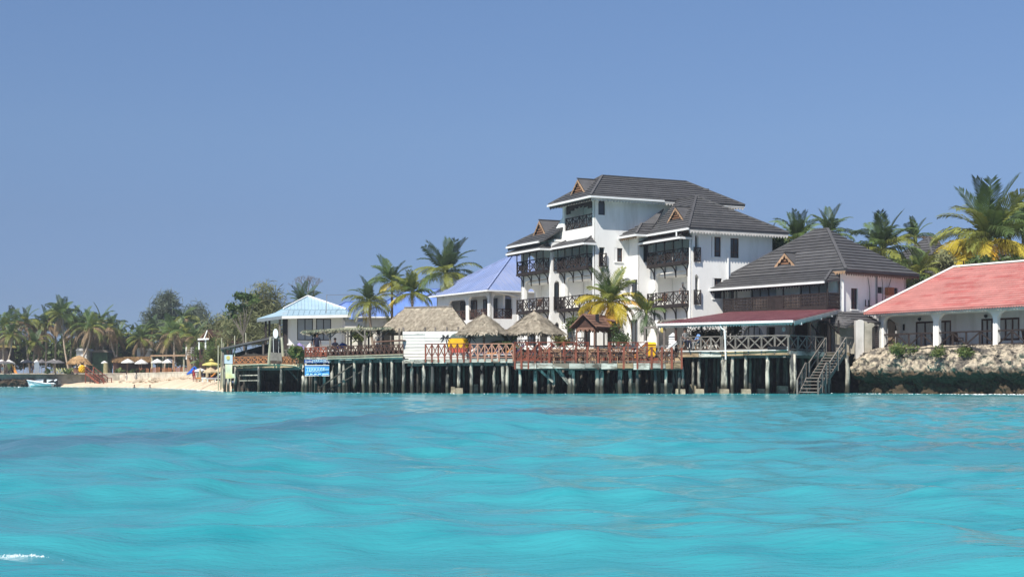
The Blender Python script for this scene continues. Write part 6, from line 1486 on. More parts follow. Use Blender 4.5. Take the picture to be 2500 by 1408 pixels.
person(G(309, 220, .5), 1.2, 'cloth_white', 'cloth_white', 'person in white walking on the far sand below the sea wall', h=1.55)
person(G(333, 214.5, .45), .2, 'cloth_grey', 'cloth_navy', 'person in dark clothes raising one arm on the far sand', 'wave', h=1.6)
person(G(474, 160, .75), .4, 'cloth_red', 'cloth_red', 'person in red standing on the sand by the sunbeds', h=1.5)
person(G(496, 150, .75), -.8, 'cloth_navy', 'cloth_navy', 'person seated on a sunbed under the beige umbrella', 'sit', h=1.5)
person(G(6, 231.5, 2.1), .5, 'cloth_white', 'cloth_grey', 'person in white seated at the far left edge of the wall', 'sit', h=1.6)
person(G(28, 231.8, 2.1), -.5, 'cloth_navy', 'cloth_navy', 'person in black seated under the first white parasol', 'sit', h=1.6)
person(G(79, 231.6, 2.0), .2, 'cloth_navy', 'cloth_navy', 'person in dark clothes beside the tall grey board', 'stand', h=1.5)
for px, D, lab in ((328, 195, 'swimmer nearer the boat with only head above water'), (366, 190, 'swimmer nearer the sand with only head above water')): person(G(px, D, -1.32), 0, 'cloth_navy', 'cloth_navy', lab, h=1.65)
# ------------------------------------------------------------------ furniture on the decks
def proto_chair():
    root = thing('dining_chair', 'x', 'chair', V(0, 0, 0), 'wooden dining chairs on the front walkway'); m = M['wood_tan']
    b_ = MB(); b_.box(-.23, .23, -.22, .22, .42, .46); b_.build('seat', m, root)
    for x in (-.21, .21):
        for y in (-.2, .2): q_ = MB(); q_.box(x-.022, x+.022, y-.022, y+.022, 0, .95 if y > 0 else .44); q_.build('leg', m, root)
    for z in (.6, .74, .88): q_ = MB(); q_.box(-.2, .2, .19, .215, z, z+.07); q_.build('back_slat', m, root)
    q_ = MB(); q_.box(-.2, .2, -.015, .015, .18, .21); q_.box(-.21, -.18, -.2, .2, .2, .23); q_.box(.18, .21, -.2, .2, .2, .23); q_.build('stretcher', m, root)
    return root
def proto_table():
    root = thing('dining_table', 'x', 'table', V(0, 0, 0), 'wooden dining tables on the decks'); m = M['wood_brown']
    b_ = MB(); b_.box(-.42, .42, -.42, .42, .72, .76); b_.build('table_top', m, root)
    for x in (-.36, .36):
        for y in (-.36, .36): q_ = MB(); q_.box(x-.03, x+.03, y-.03, y+.03, 0, .72); q_.build('leg', m, root)
    q_ = MB(); q_.box(-.36, .36, -.36, -.33, .62, .72); q_.box(-.36, .36, .33, .36, .62, .72); q_.build('apron', m, root)
    return root
ch = proto_chair(); tb = proto_table(); first = True
cs = [(1329, 93.2, .2), (1352, 93.4, 3.0), (1360, 92.9, .1), (1366, 93.8, 2.6), (1421, 93.3, .3), (1428, 93.6, 3.3), (1447, 93.0, -.2), (1470, 93.3, 3.0), (1476, 92.9, .2), (1498, 93.3, .1), (1507, 93.6, 2.9), (1537, 93.2, .4), (1566, 93.3, 3.1), (1622, 93.2, .3), (1634, 93.4, 3.0)]
wh = ['behind the bay right of the fifth post', 'left of the wide dark post', 'beside the wide dark post', 'half hidden behind the wide dark post', 'left of the gazebo posts', 'in front of the gazebo post', 'under the left side of the gazebo', 'under the middle of the gazebo', 'under the gazebo near its right post', 'right of the gazebo', 'facing the dark potted shrub', 'left of the orange cushions', 'left of the yellow bin', 'right of the yellow bin', 'below the white cabins']
for i, ((px, D, rz), w) in enumerate(zip(cs, wh)):
    place(ch, i == 0, G(px, D, zD), rz, 'slatted wooden dining chair on the front walkway '+w)
for i, (px, D, w) in enumerate(((1342, 93.4, 'left of the wide dark post'), (1412, 93.4, 'left of the gazebo'), (1460, 93.3, 'below the gazebo'), (1502, 93.4, 'before the dark shrub'), (1550, 93.4, 'beside the orange cushions'), (1627, 93.5, 'below the white cabins'))):
    place(tb, i == 0, G(px, D, zD), .1*i, 'square wooden dining table on the front walkway '+w)
for i, (px, D, w) in enumerate(((1690, 97.2, 'beside the person in light blue'), (1735, 96.6, 'left of the white rain pipe'), (1800, 96.4, 'under the maroon roof nearest the rain pipe'), (1850, 95.8, 'under the middle of the maroon roof'), (1900, 95.0, 'behind the name sign'))):
    place(tb, False, G(px, D, zE), .2, 'dark wooden table on the restaurant terrace '+w)
    for k, s_ in enumerate((-.75, .75)):
        c = place(ch, False, G(px, D, zE)+V(s_, .1, 0), -1.57 if s_ < 0 else 1.57, ('left' if s_ < 0 else 'right')+' chair of the restaurant table '+w, group='chairs on the restaurant terrace')
def lounger(px, D, z, rz, cush, label, frame='white_plastic', sc_=1.):
    root = thing('sun_lounger', label, 'sun lounger', G(px, D, z), 'sun loungers'); c, s_ = math.cos(rz), math.sin(rz); o = G(px, D, z)
    T_ = lambda q_: o+V(q_[0]*c-q_[1]*s_, q_[0]*s_+q_[1]*c, q_[2])*sc_
    b_ = MB(T_); b_.box(-.95, .35, -.3, .3, .28, .34); b_.build('bed_frame', M[frame], root)
    b_ = MB(T_); b_.prism([(.35, -.3, .28), (.35, .3, .28), (.95, .3, .78), (.95, -.3, .78)], (.03, 0, .06)); b_.build('backrest', M[frame], root)
    for x in (-.85, .3):
        for y in (-.26, .26): q_ = MB(T_); q_.box(x-.03, x+.03, y-.03, y+.03, 0, .28); q_.build('leg', M[frame], root)
    q_ = MB(T_); q_.box(-.93, .33, -.28, .28, .345, .43); q_.prism([(.33, -.28, .36), (.33, .28, .36), (.92, .28, .86), (.92, -.28, .86)], (.02, 0, .08)); q_.build('cushion', M[cush], root)
    return root
lg = [(1132, 95.3, 'cloth_white', 'white lounger below the mural'), (1163, 95.3, 'cushion_purple', 'dark lounger left of the first parasol post'), (1190, 95.2, 'cushion_purple', 'dark lounger right of the first parasol post'), (1222, 95.2, 'cushion_orange', 'orange lounger on the central deck'), (1243, 95.3, 'cushion_purple', 'dark purple lounger at the end of the central deck'),
      (1283, 97.2, 'cushion_purple', 'dark lounger under the wider parasol'), (1318, 97.0, 'cushion_purple', 'dark lounger right of the wider parasol post')]
for px, D, m, lab in lg: lounger(px, D, zC if px < 1256 else 2.3, .25, m, lab)
lounger(1535, 96, 2.3, .1, 'cloth_white', 'long white lounger with orange base left of the yellow bin', 'cushion_orange', 1.2)
lounger(1608, 96.5, 2.3, .1, 'cloth_white', 'white lounger right of the yellow bin', sc_=1.2)
lounger(503, 140, .75, .3, 'cushion_orange', 'orange beach sunbed under the beige umbrella', 'wood_orange'); lounger(517, 137, .75, .3, 'cloth_white', 'white beach sunbed near the stilts'); lounger(530, 133, .75, .3, 'cushion_purple', 'dark beach sunbed beside the poles')

def bin_(px, D, z, label, s_=1.):
    root = thing('rubbish_bin', label, 'bin', G(px, D, z)); o = G(px, D, z)
    mb = MB(); a, b = .26*s_, .32*s_; mb.hexa([o+V(-a, -a, .08), o+V(a, -a, .08), o+V(a, a, .08), o+V(-a, a, .08), o+V(-b, -b, .95*s_), o+V(b, -b, .95*s_), o+V(b, b, .95*s_), o+V(-b, b, .95*s_)]); mb.build('bin_body', M['yellow'], root)
    mb = MB(); mb.hexa([o+V(-b-.03, -b-.05, .96*s_), o+V(b+.03, -b-.05, .96*s_), o+V(b+.03, b+.03, .96*s_), o+V(-b-.03, b+.03, .96*s_), o+V(-b*.8, -b*.8, 1.1*s_), o+V(b*.8, -b*.8, 1.1*s_), o+V(b*.8, b, 1.14*s_), o+V(-b*.8, b, 1.14*s_)]); mb.build('bin_lid', M['yellow'], root)
    for k in (-1, 1): mb = MB(lambda q_: o+V(q_.y, q_.x, q_.z)); mb.T = None; mb.tube([o+V(k*.22, .28, .1), o+V(k*.28, .28, .1)], .1, 10); mb.build('wheel', M['black'], root)
bin_(1590, 95.6, 2.3, 'bright yellow wheeled bin on the upper deck', .92)
def cabin(px, D, z, h, w, label):
    root = thing('slatted_cabin', label, 'cabin', G(px, D, z)); o = G(px, D, z); n = 9
    for i in range(n):
        mb = MB(); za = z+h*i/n; mb.hexa([V(o.x-w/2, o.y, za), V(o.x+w/2, o.y, za), V(o.x+w/2, o.y+w*.8, za), V(o.x-w/2, o.y+w*.8, za), V(o.x-w/2+.025, o.y+.025, za+h/n-.03), V(o.x+w/2-.025, o.y+.025, za+h/n-.03), V(o.x+w/2-.025, o.y+w*.8, za+h/n-.03), V(o.x-w/2+.025, o.y+w*.8, za+h/n-.03)]); mb.build('slat', M['white_plastic'], root)
    mb = MB(); mb.box(o.x-w*.44, o.x+w*.44, o.y+.04, o.y+w*.76, z, z+h); mb.build('inner_box', M['wood_grey'], root)
    mb = MB(); mb.prism([V(o.x-w*.56, o.y-.04, z+h), V(o.x+w*.56, o.y-.04, z+h), V(o.x, o.y-.04, z+h+w*.5)], (0, w*.9, 0)); mb.build('gable_roof', M['white_plastic'], root)
cabin(1643, 97.2, 2.3, 1.45, .53, 'white slatted cabin with pointed top left of the dark post'); cabin(1667, 98.2, 2.3, 1.35, .45, 'second white slatted cabin right of the dark post')
mb = MB(); mb.bar(G(1574, 98, 2.3), G(1574, 98, ZY(803, 98)), .13); mb.bar(G(1572, 98, ZY(800, 98)), G(1609, 98, ZY(799, 98)), .16); mb.bar(G(1608, 98, 2.3), G(1606, 98, ZY(799, 98)), .12)
mb.build('timber_frame', M['wood_grey'], label='grey timber door frame standing behind the yellow bin', cat='frame')

# ------------------------------------------------------------------ umbrellas
def umbrella(px, D, zb, py_top, py_rim, rpx, m, label, group=None, two=False, pole='wood_tan', tilt=0., nrib=8):
    root = thing('sun_umbrella', label, 'umbrella', G(px, D, zb), group); k = D/F; c = G(px, D, 0); r = rpx*k; zt, zr = ZY(py_top, D), ZY(py_rim, D)
    mb = MB(); mb.tube([V(c.x, c.y, zb), V(c.x, c.y, zt+.05)], .03, 6); mb.build('pole', M[pole], root)
    rim = [V(c.x+r*math.cos(6.283*i/nrib+.2), c.y+r*math.sin(6.283*i/nrib+.2), zr+tilt*math.cos(6.283*i/nrib+.2)) for i in range(nrib)]; ap = V(c.x, c.y, zt)
    mb = MB()
    for i in range(nrib):
        a, b = rim[i], rim[(i+1) % nrib]; ma, mb_ = ap.lerp(a, .55)+UP*(zt-zr)*.08, ap.lerp(b, .55)+UP*(zt-zr)*.08
        mb.face([a, b, mb_, ma], True); mb.face([ma, mb_, ap], True); mb.face([a, b, b-UP*.12, a-UP*.12], True)
    mb.build('canopy', M[m], root)
    if two:
        mb = MB()
        for i in range(nrib): mb.face([ap.lerp(rim[i], .32)+UP*.16, ap.lerp(rim[(i+1) % nrib], .32)+UP*.16, ap+UP*.3], True)
        mb.build('top_vent', M[m], root)
    for i in range(0, nrib, 2): mb = MB(); mb.bar(ap-UP*.05, rim[i]-UP*.02, .02); mb.build('rib', M[pole], root)
ug = 'parasols of the beach garden'
for px, D, t, rm, rp_, m, lab in ((4, 236, 877, 885, 15, 'canvas_white', 'white parasol at the far left edge'), (22, 234, 877, 887, 15, 'canvas_white', 'white parasol beside the leaning palm'), (10, 232, 880, 886, 24, 'canvas_grey', 'grey parasol overlapping the white ones'), (57, 236, 878, 884, 8, 'canvas_white', 'small white parasol behind the navy one'), (66, 232, 877, 884, 17, 'canvas_navy', 'navy parasol left of the tall grey board'),
                                  (89, 234, 877, 884, 7, 'canvas_white', 'white parasol above the grey board'), (102, 234, 876, 884, 12, 'canvas_grey', 'faded grey parasol right of the board'), (128, 233, 877, 884, 18, 'canvas_grey', 'wide grey parasol behind the dark plants'), (131, 238, 876, 881, 8, 'canvas_white', 'white parasol behind the wide grey one'), (142, 232, 878, 885, 16, 'canvas_grey', 'grey parasol above the lettering'),
                                  (312, 228, 875, 884, 16, 'canvas_white', 'white parasol right of the wooden stairs'), (345, 226, 876, 886, 16, 'canvas_white', 'white parasol, second of four in a row'), (384, 223, 875, 884, 15, 'canvas_white', 'white parasol, third of four in a row'), (412, 220, 874, 884, 16, 'canvas_white', 'white parasol, fourth of four in a row'), (255, 232, 880, 885, 8, 'canvas_white', 'small white parasol behind the stairs')):
    umbrella(px, D, 2.0, t, rm, rp_, m, lab, ug)
umbrella(475, 182, 1.6, 893, 902, 10, 'canvas_blue', 'upper of the two blue beach umbrellas', 'beach umbrellas'); umbrella(470, 176, 1.4, 899, 908, 14, 'canvas_blue', 'lower of the two blue beach umbrellas', 'beach umbrellas', tilt=.2)
umbrella(516, 150, .8, 882, 889, 22, 'canvas_yellow', 'pale yellow two-tier beach umbrella', 'beach umbrellas', two=True); umbrella(489, 152, .8, 898, 904, 14, 'canvas_white', 'off-white beach umbrella beside the person in red', 'beach umbrellas'); umbrella(514, 137, .7, 896, 907, 18, 'canvas_beige', 'beige beach umbrella over the sunbeds', 'beach umbrellas'); umbrella(541, 131, .7, 894, 905, 17, 'canvas_beige', 'beige beach umbrella half behind the stilts', 'beach umbrellas')
for px, D in ((488, 157), (506, 152)):
    c = G(px, D-10, .7); mb = MB(); mb.lathe(c, [(.05, .15), (.17, .22), (.14, .9), (.05, 1.4)], 8); mb.build('folded_umbrella', M['canvas_beige'], label='folded beige umbrella '+('by the person in red' if px < 500 else 'under the beige umbrella'), cat='umbrella')
umbrella(731, 108.6, 2.1, 836, 853, 20, 'canvas_purple', 'faded purple umbrella on the left terrace'); umbrella(835, 106, 2.5, 836, 845, 15, 'canvas_blue', 'blue umbrella behind the dark red railing', tilt=.1); umbrella(757, 112, 2.5, 836, 848, 10, 'canvas_white', 'folded-back white umbrella by the villa wall')

# ------------------------------------------------------------------ left shore: wall, stairs, bar, signs
sw_ = thing('sea_wall', 'grey concrete sea wall with pale coping along the beach garden', 'wall', G(150, 231, .5))
mb = MB(); mb.prism([G(-300, 234, -.3), G(228, 230.5, -.3), G(228, 230.5, 1.95), G(-300, 234, 1.95)], (0, 1.2, 0)); mb.build('wall_face', M['concrete'], sw_)
mb = MB(); mb.prism([G(-300, 233.8, 1.955), G(228, 230.3, 1.955), G(228, 230.3, 2.14), G(-300, 233.8, 2.14)], (0, 1.5, 0)); mb.build('coping', M['concrete'], sw_)
pw_ = thing('pale_wall', 'pale plastered sea wall curving down to the sand', 'wall', G(380, 205, 1))
pts = [(228, 230.5, .1), (262, 229, .1), (292, 227, .2), (300, 226.5, .25), (360, 212, .55), (420, 199, .8), (482, 184, 1.0)]
for (a, Da, za), (b, Db, zb) in zip(pts, pts[1:]):
    mb = MB(); mb.prism([G(a, Da, za-.4), G(b, Db, zb-.4), G(b, Db, 1.98), G(a, Da, 1.98)], (.3, 1.0, 0)); mb.build('wall_panel', M['concrete_pale' if a > 285 else 'concrete'], pw_)
    mb = MB(); mb.prism([G(a, Da-.15, 1.985), G(b, Db-.15, 1.985), G(b, Db-.15, 2.1), G(a, Da-.15, 2.1)], (.3, 1.2, 0)); mb.build('coping', M['concrete_pale'], pw_)
rs = random.Random(9)
rubs = bpy.data.meshes.new('stone')
for v_ in range(4):
    pass
def stone_mesh(seed):
    r = random.Random(seed); mb = MB(); n = 6
    mb.lathe((0, 0, 0), [(r.uniform(.25, .4), 0), (r.uniform(.42, .55), .18), (r.uniform(.3, .45), .36), (.1, .46)], n, r.uniform(.6, .9)); mb.v = [q_+V(r.uniform(-.07, .07), r.uniform(-.07, .07), r.uniform(-.04, .04)) for q_ in mb.v]; return mb.mesh('stone', M['rubble'])
SM = [stone_mesh(i) for i in range(5)]
rub = thing('rubble_bank', 'bank of loose pale stones at the foot of the pale wall', 'stones', G(380, 205, .5))
for i in range(90):
    px = rs.uniform(283, 478); t = (px-283)/195; D = 226.5-t*44-rs.uniform(.2, 3.2); o = bpy.data.objects.new('stone', rs.choice(SM)); col.objects.link(o); o.parent = rub
    o.location = G(px, D, .15+.75*t+rs.uniform(0, .35))-org(rub); s_ = rs.uniform(.5, 1.35); o.scale = (s_*1.2, s_, s_); o.rotation_euler = (0, 0, rs.uniform(0, 6))
stt2 = thing('beach_stairs', 'reddish brown wooden stairs from garden down to beach', 'stairs', G(255, 229, .2))
A_, B_ = G(228, 229.6, 2.1), G(262, 226, .45); dv = (B_-A_); nd = V(dv.x, dv.y, 0).normalized(); sdv = V(nd.y, -nd.x, 0)*1.3
for k in (0, 1):
    m = MB(); m.bar(A_+sdv*k, B_+sdv*k, .12, .3); m.build('stringer', M['wood_red'], stt2); m = MB(); m.bar(A_+sdv*k+UP*1.0, B_+sdv*k+UP*1.0, .1, .1); m.bar(A_+sdv*k+UP*.5, B_+sdv*k+UP*.5, .07); m.build('handrail', M['wood_red'], stt2)
    for t in (0, .33, .66, 1): q_ = A_.lerp(B_, t)+sdv*k; m = MB(); m.bar(V(q_.x, q_.y, -.3), q_+UP*1.05, .13); m.build('post', M['wood_darkbrown' if t > .3 else 'wood_red'], stt2)
for i in range(9): q_ = A_.lerp(B_, (i+.5)/9); m = MB(); m.bar(q_, q_+sdv, .3, .06); m.build('tread', M['wood_red'], stt2)
m = MB(); m.prism([B_, B_+sdv, B_+sdv+nd*1.5, B_+nd*1.5], (0, 0, -.12)); m.build('landing', M['wood_red'], stt2)
for k in (0, 1): m = MB(); m.bar(B_+sdv*k+nd*1.4-UP*.8, B_+sdv*k+nd*1.4+UP*.9, .12); m.bar(B_+sdv*k+UP*.9, B_+sdv*k+nd*1.4+UP*.9, .08); m.build('landing_rail', M['wood_red'], stt2)

tb_ = thing('thatched_bar', 'round beach bar with golden thatched roof', 'bar', G(193, 233, 2.0)); c = G(193, 234, 0); n = 12
ap = V(c.x, c.y, ZY(867, 234)); rim = [V(c.x+1.85*math.cos(6.283*i/n), c.y+1.85*math.sin(6.283*i/n), ZY(885, 234)+(-.15 if math.cos(6.283*i/n) > 0 else 0)) for i in range(n)]; mdd = [ap.lerp(q_, .55)+UP*.28 for q_ in rim]
pol = [[rim[i], rim[(i+1) % n], mdd[(i+1) % n], mdd[i]] for i in range(n)]+[[mdd[i], mdd[(i+1) % n], ap] for i in range(n)]
rf = roof(tb_, pol, M['thatch_gold'], 0, thick=.15, name='thatch_roof'); thatch_on(rf, pol[:n], 'thatch_gold', 60, .6, .06)
for i in range(0, n, 2): mb = MB(); q_ = V(c.x, c.y, 0).lerp(V(rim[i].x, rim[i].y, 0), .85); mb.bar(q_+UP*2, q_+UP*(rim[i].z-.02), .1); mb.build('post', M['wood_tan'], tb_)
mb = MB(); mb.lathe(V(c.x, c.y, 2.0), [(1.4, 0), (1.4, .95), (1.5, 1.0)], 12); mb.build('counter', M['wood_brown'], tb_)
pn = thing('pineapple_statue', 'big yellow pineapple sculpture with dark leaf crown on the sea wall', 'sculpture', G(200.5, 230.6, 2.14)); c = G(200.5, 230.9, 2.2)
mb = MB(); mb.lathe(c, [(.3, 0), (.48, .25), (.52, .6), (.45, .95), (.2, 1.2)], 12); mb.build('fruit_body', M['yellow'], pn)
for i in range(5):
    for k in range(8):
        z = .2+i*.2; a_ = 6.283*(k+.5*(i % 2))/8; r = .50*math.sin(math.pi*(.25+.55*i/5))**.5+.02; q_ = c+V(r*math.cos(a_), r*math.sin(a_), z); m = MB(); m.lathe(q_-UP*.05, [(.09, 0), (.1, .05), (.05, .12)], 5); m.build('fruit_scale', M['mural_yellow'], pn)
for k in range(9):
    a_ = 6.283*k/9; q_ = c+UP*1.15; m = MB(); d = V(math.cos(a_), math.sin(a_), 0); s_ = V(-d.y, d.x, 0)*.07; m.prism([q_-s_, q_+s_, q_+d*.28+UP*.4+s_*.6, q_+d*.45+UP*.62, q_+d*.28+UP*.4-s_*.6], d*.03); m.build('leaf', M['black'], pn)
lts = thing('giant_letters', 'row of tall pale yellow letters N A N A S on the sea wall', 'letters', G(160, 230.8, 2.14)); mat('letter_yellow', (.52, .50, .22), .7, .1, 2)
for chh, px in zip('NANAS', (136, 146.5, 155, 165.5, 174)): text(chh, 1.15, G(px, 231, 2.16), RX, 'letter_yellow', lts, ext=.06, sx=.72, name='letter')
def slab(px0, px1, py0, py1, D, m, label, cat='board', lean=0., name='standing_board'):
    mb = MB(); a, b = G(px0, D, 2.1), G(px1, D, 2.1); zt = ZY(py0, D); w = (b-a)*.06; mb.prism([a+w, b-w, b+UP*(zt-2.1)*.6+V(lean*.6, 0, 0), b-w*1.5+UP*(zt-2.1)+V(lean, 0, 0), a+w*1.5+UP*(zt-2.1)+V(lean, 0, 0), a+UP*(zt-2.1)*.6+V(lean*.6, 0, 0)], (0, .12, 0)); mb.build(name, M[m], label=label, cat=cat)
slab(83.5, 96, 883, 911, 231.2, 'boat_grey', 'tall grey board standing on the sea wall'); slab(22, 30, 886, 908, 232, 'canvas_yellow', 'yellow board leaning by the first palms', lean=-.4); slab(36, 43, 888, 905, 231.8, 'cushion_orange', 'orange board leaning by the first palms', lean=-.8)
mb = MB(); mb.lathe(G(258.5, 230.4, 2.05), [(.4, 0), (.38, .9), (.36, 1.65), (.3, 1.7)], 12); mb.build('pillar', mat('olive_stone', (.30, .26, .14), .9, .2, 3), label='olive round pillar at the head of the wooden stairs', cat='pillar')
for i, (px0, px1, py0, py1, D, m, lab) in enumerate(((186, 212, 856, 882, 244, 'plaster', 'white wall block behind the golden thatch'), (226, 262, 860, 896, 245, 'green_wall', 'green painted wall behind the palms'), (334, 360, 855, 880, 243, 'plaster', 'white wall block behind the orange thatch'), (380, 410, 845, 872, 245, 'green_wall', 'green wall behind the pergola'), (-10, 20, 848, 856, 246, 'wood_dark', 'dark kiosk with pale yellow roof at the far left edge'))):
    root = thing('garden_building', lab, 'building', G((px0+px1)/2, D, 1.95)); mb = MB(); mb.prism([G(px0, D, 1.9), G(px1, D, 1.9), G(px1, D, ZY(py0, D)), G(px0, D, ZY(py0, D))], (0, 3, 0)); mb.build('wall', M[m], root)
    mb = MB(); mb.prism([G(px0-2, D-.4, ZY(py0, D)+.02), G(px1+2, D-.4, ZY(py0, D)+.02), G(px1-3, D-.4, ZY(py0, D)+.4), G(px0+3, D-.4, ZY(py0, D)+.4)], (0, 3.8, 0)); mb.build('roof', M['plaster' if m == 'plaster' else 'canvas_yellow' if m == 'wood_dark' else 'wood_grey'], root)
oth = thing('thatched_shelter', 'long low shelter with orange thatched roof behind the white parasols', 'shelter', G(325, 236, 2.0)); a, b, c_, d_ = G(274, 234, ZY(882, 234)), G(372, 232, ZY(882, 232)), G(368, 238, ZY(870, 238)), G(282, 240, ZY(871, 240))
pl_ = [[a, b, c_, d_]]; rf = roof(oth, pl_, M['thatch_gold'], 0, thick=.15, name='thatch_roof'); thatch_on(rf, pl_, 'thatch_gold', 40, .6, .06)
for px in (278, 310, 340, 368): mb = MB(); mb.bar(G(px, 234.5, 2), G(px, 234.5, ZY(882, 234)), .15); mb.build('post', M['wood_brown'], oth)
mb = MB(); mb.prism([G(276, 238.5, 2), G(370, 237, 2), G(370, 237, ZY(880, 236)), G(276, 238.5, ZY(880, 236))], (0, .2, 0)); mb.build('rear_wall', M['wood_darkbrown'], oth)
# black shade sails
for pts_, lab in ((((297, 822), (332, 831), (328, 826), (318, 821)), 'black shade sail above the shelter'), (((385, 820), (402, 832), (398, 845), (390, 838)), 'black roof corner behind the leaning palm')):
    mb = MB(); mb.prism([P(x, y, 240+i) for i, (x, y) in enumerate(pts_)], (0, 2, .1)); mb.build('shade_sail', M['black'], label=lab, cat='shade sail')
mb = MB(); mb.tube([G(331, 240, 2), P(331, 830, 240)], .1, 6); mb.build('sail_post', M['wood_dark'], label='dark post holding the black shade sail', cat='post')
pg = thing('pergola', 'pale timber pergola with square posts along the garden edge', 'pergola', G(420, 222, 2.0))
for px, D in ((371, 227, ), (397.5, 223), (449, 213), (423, 218)): mb = MB(); mb.bar(G(px, D, 2.0), G(px, D, ZY(868, D)), .2); mb.build('post', M['wood_tan' if px == 423 else 'bamboo'], pg)
mb = MB(); mb.bar(G(369, 227, ZY(868, 227)), G(472, 208, ZY(867, 208)), .2, .25); mb.build('beam', M['wood_tan'], pg)
bal = thing('railed_balcony', 'white wooden balcony railing raised beside the pergola', 'balcony', G(468, 205, 2.0)); D = 206
for px in (455, 467.5, 481.5): mb = MB(); mb.bar(G(px, D, 3.9), G(px, D, ZY(847, D)), .17); mb.build('post', M['plaster'], bal)
for py in (848.5, 854, 860, 865): mb = MB(); mb.bar(G(455, D, ZY(py, D)), G(481.5, D, ZY(py, D)), .1, .12); mb.build('rail', M['plaster'], bal)
mb = MB(); mb.prism([G(455, D, ZY(872, D)), G(483, D, ZY(872, D)), G(483, D, ZY(867, D)), G(455, D, ZY(867, D))], (0, 4, 0)); mb.build('floor_slab', M['wood_tan'], bal)
mb = MB(); mb.prism([G(457, D+1, 2.0), G(481, D+1, 2.0), G(481, D+1, ZY(872, D)), G(457, D+1, ZY(872, D))], (0, 2, 0)); mb.build('lower_wall', M['wood_tan'], bal)
fb = thing('bamboo_fence', 'orange bamboo slat fence below the pergola', 'fence', G(410, 221, 2.0))
for i in range(46):
    px = 334+i*3.1; 
    if 0 < (px-334) % 28 < 4: continue
    D = 229-(px-334)/140*19; mb = MB(); mb.bar(G(px, D, 2.02), G(px, D, 2.02+R.uniform(.75, 1.0)), .12, .05); mb.build('slat', M['wood_orange'], fb)
wg = thing('open_gable_house', 'brown gabled open-sided house behind the poles', 'building', G(520, 178, 2.0)); D = 178
A0, A1, A2 = P(483, 832, D), P(506, 804, D), P(530, 826, D); bk_ = V(3.5, 6, 0)
roof(wg, [[A0, A1, A1+bk_, A0+bk_]], M['wood_brown'], 0); roof(wg, [[A1, A2, A2+bk_, A1+bk_], [A2, P(560, 836, D), P(560, 836, D)+bk_, A2+bk_]], M['wood_darkbrown'], 0)
mb = MB(); mb.prism([G(486, D+.6, 2), G(556, D+.6, 2), G(556, D+.6, ZY(852, D)), G(486, D+.6, ZY(852, D))], (0, 3, 0)); mb.build('lower_wall', M['wood_darkbrown'], wg)
for px, m in ((502, 'plaster'), (486, 'plaster'), (528, 'wood_tan'), (556, 'wood_tan')): mb = MB(); mb.bar(G(px, D+.2, ZY(853, D)), G(px, D+.2, ZY(828, D)), .16); mb.build('post', M[m], wg)
mb = MB(); mb.bar(P(483, 828, D), P(510, 827, D), .2, .2); mb.bar(P(498, 827, D), P(506, 806, D), .12); mb.build('beam', M['plaster'], wg)
for i in range(5): mb = MB(); mb.bar(P(488+i*8, 829-abs(i-2)*2, D+.1), P(506, 806, D+.1), .08); mb.build('rafter', M['wood_tan'], wg)

# ------------------------------------------------------------------ boats
bt = thing('motor_boat', 'white open motor boat with outboard engine near the shore', 'boat', G(105, 222, 0)); o = G(107, 222, 0); k = 222/F
def hullpt(t, side, lev):
    x = (66+t*62-107)*k; w = .95*min(1, (t/.35)**.6) if t < .35 else .95; zt = 1.02-.5*min(t/.8, 1); lv = {0: (.0, -.15), 1: (.75, .22), 2: (1., zt)}[lev]
    if t == 0: w = .02
    return o+V(x+(.5 if lev < 2 and t < .15 else 0)*(1-lev*.4), side*w*lv[0], lv[1])
ts = [0, .08, .2, .35, .55, .8, 1.]
mb = MB()
for a, b in zip(ts, ts[1:]):
    for s_ in (-1, 1):
        for l in (0, 1): mb.face([hullpt(a, s_, l), hullpt(b, s_, l), hullpt(b, s_, l+1), hullpt(a, s_, l+1)], True)
    mb.face([hullpt(a, -1, 1), hullpt(b, -1, 1), hullpt(b, 1, 1), hullpt(a, 1, 1)], True)
mb.face([hullpt(1, -1, 0), hullpt(1, 1, 0), hullpt(1, 1, 1), hullpt(1, 1, 2), hullpt(1, -1, 2), hullpt(1, -1, 1)], True)
mb.build('hull', M['boat_white'], bt)
mb = MB()
for s_ in (-1, 1): mb.tube([hullpt(t, s_, 2)+UP*.02 for t in ts], .07, 6)
mb.build('gunwale', M['boat_white'], bt)
mb = MB(); mb.tube([hullpt(t, -1, 2)-UP*.14+V(0, -.05, 0) for t in ts[1:]], .035, 5); mb.build('rub_strip', M['boat_grey'], bt)
mb = MB(); q_ = o+V(.15, 0, .3); mb.hexa([q_+V(-.25, -.35, 0), q_+V(.2, -.35, 0), q_+V(.2, .35, 0), q_+V(-.25, .35, 0), q_+V(-.1, -.3, .85), q_+V(.2, -.3, .95), q_+V(.2, .3, .95), q_+V(-.1, .3, .85)]); mb.build('console', M['black'], bt)
mb = MB(); mb.box(o.x+.6, o.x+1.0, o.y-.8, o.y+.8, .35, .5); mb.build('bench', M['boat_grey'], bt)
mb = MB(); q_ = o+V((140-107)*k, 0, .15); mb.hexa([q_+V(-.1, -.14, -.3), q_+V(.14, -.14, -.3), q_+V(.14, .14, -.3), q_+V(-.1, .14, -.3), q_+V(-.3, -.17, .75), q_+V(.05, -.17, .9), q_+V(.05, .17, .9), q_+V(-.3, .17, .75)]); mb.bar(q_+V(.05, 0, .1), q_+V(.9, 0, .15), .12); mb.build('outboard_engine', M['black'], bt)
mb = MB(); mb.hexa([q_+V(-.36, -.2, .7), q_+V(.0, -.2, .86), q_+V(.0, .2, .86), q_+V(-.36, .2, .7), q_+V(-.42, -.17, .92), q_+V(-.1, -.17, 1.05), q_+V(-.1, .17, 1.05), q_+V(-.42, .17, .92)]); mb.build('engine_cowl', M['boat_white'], bt)
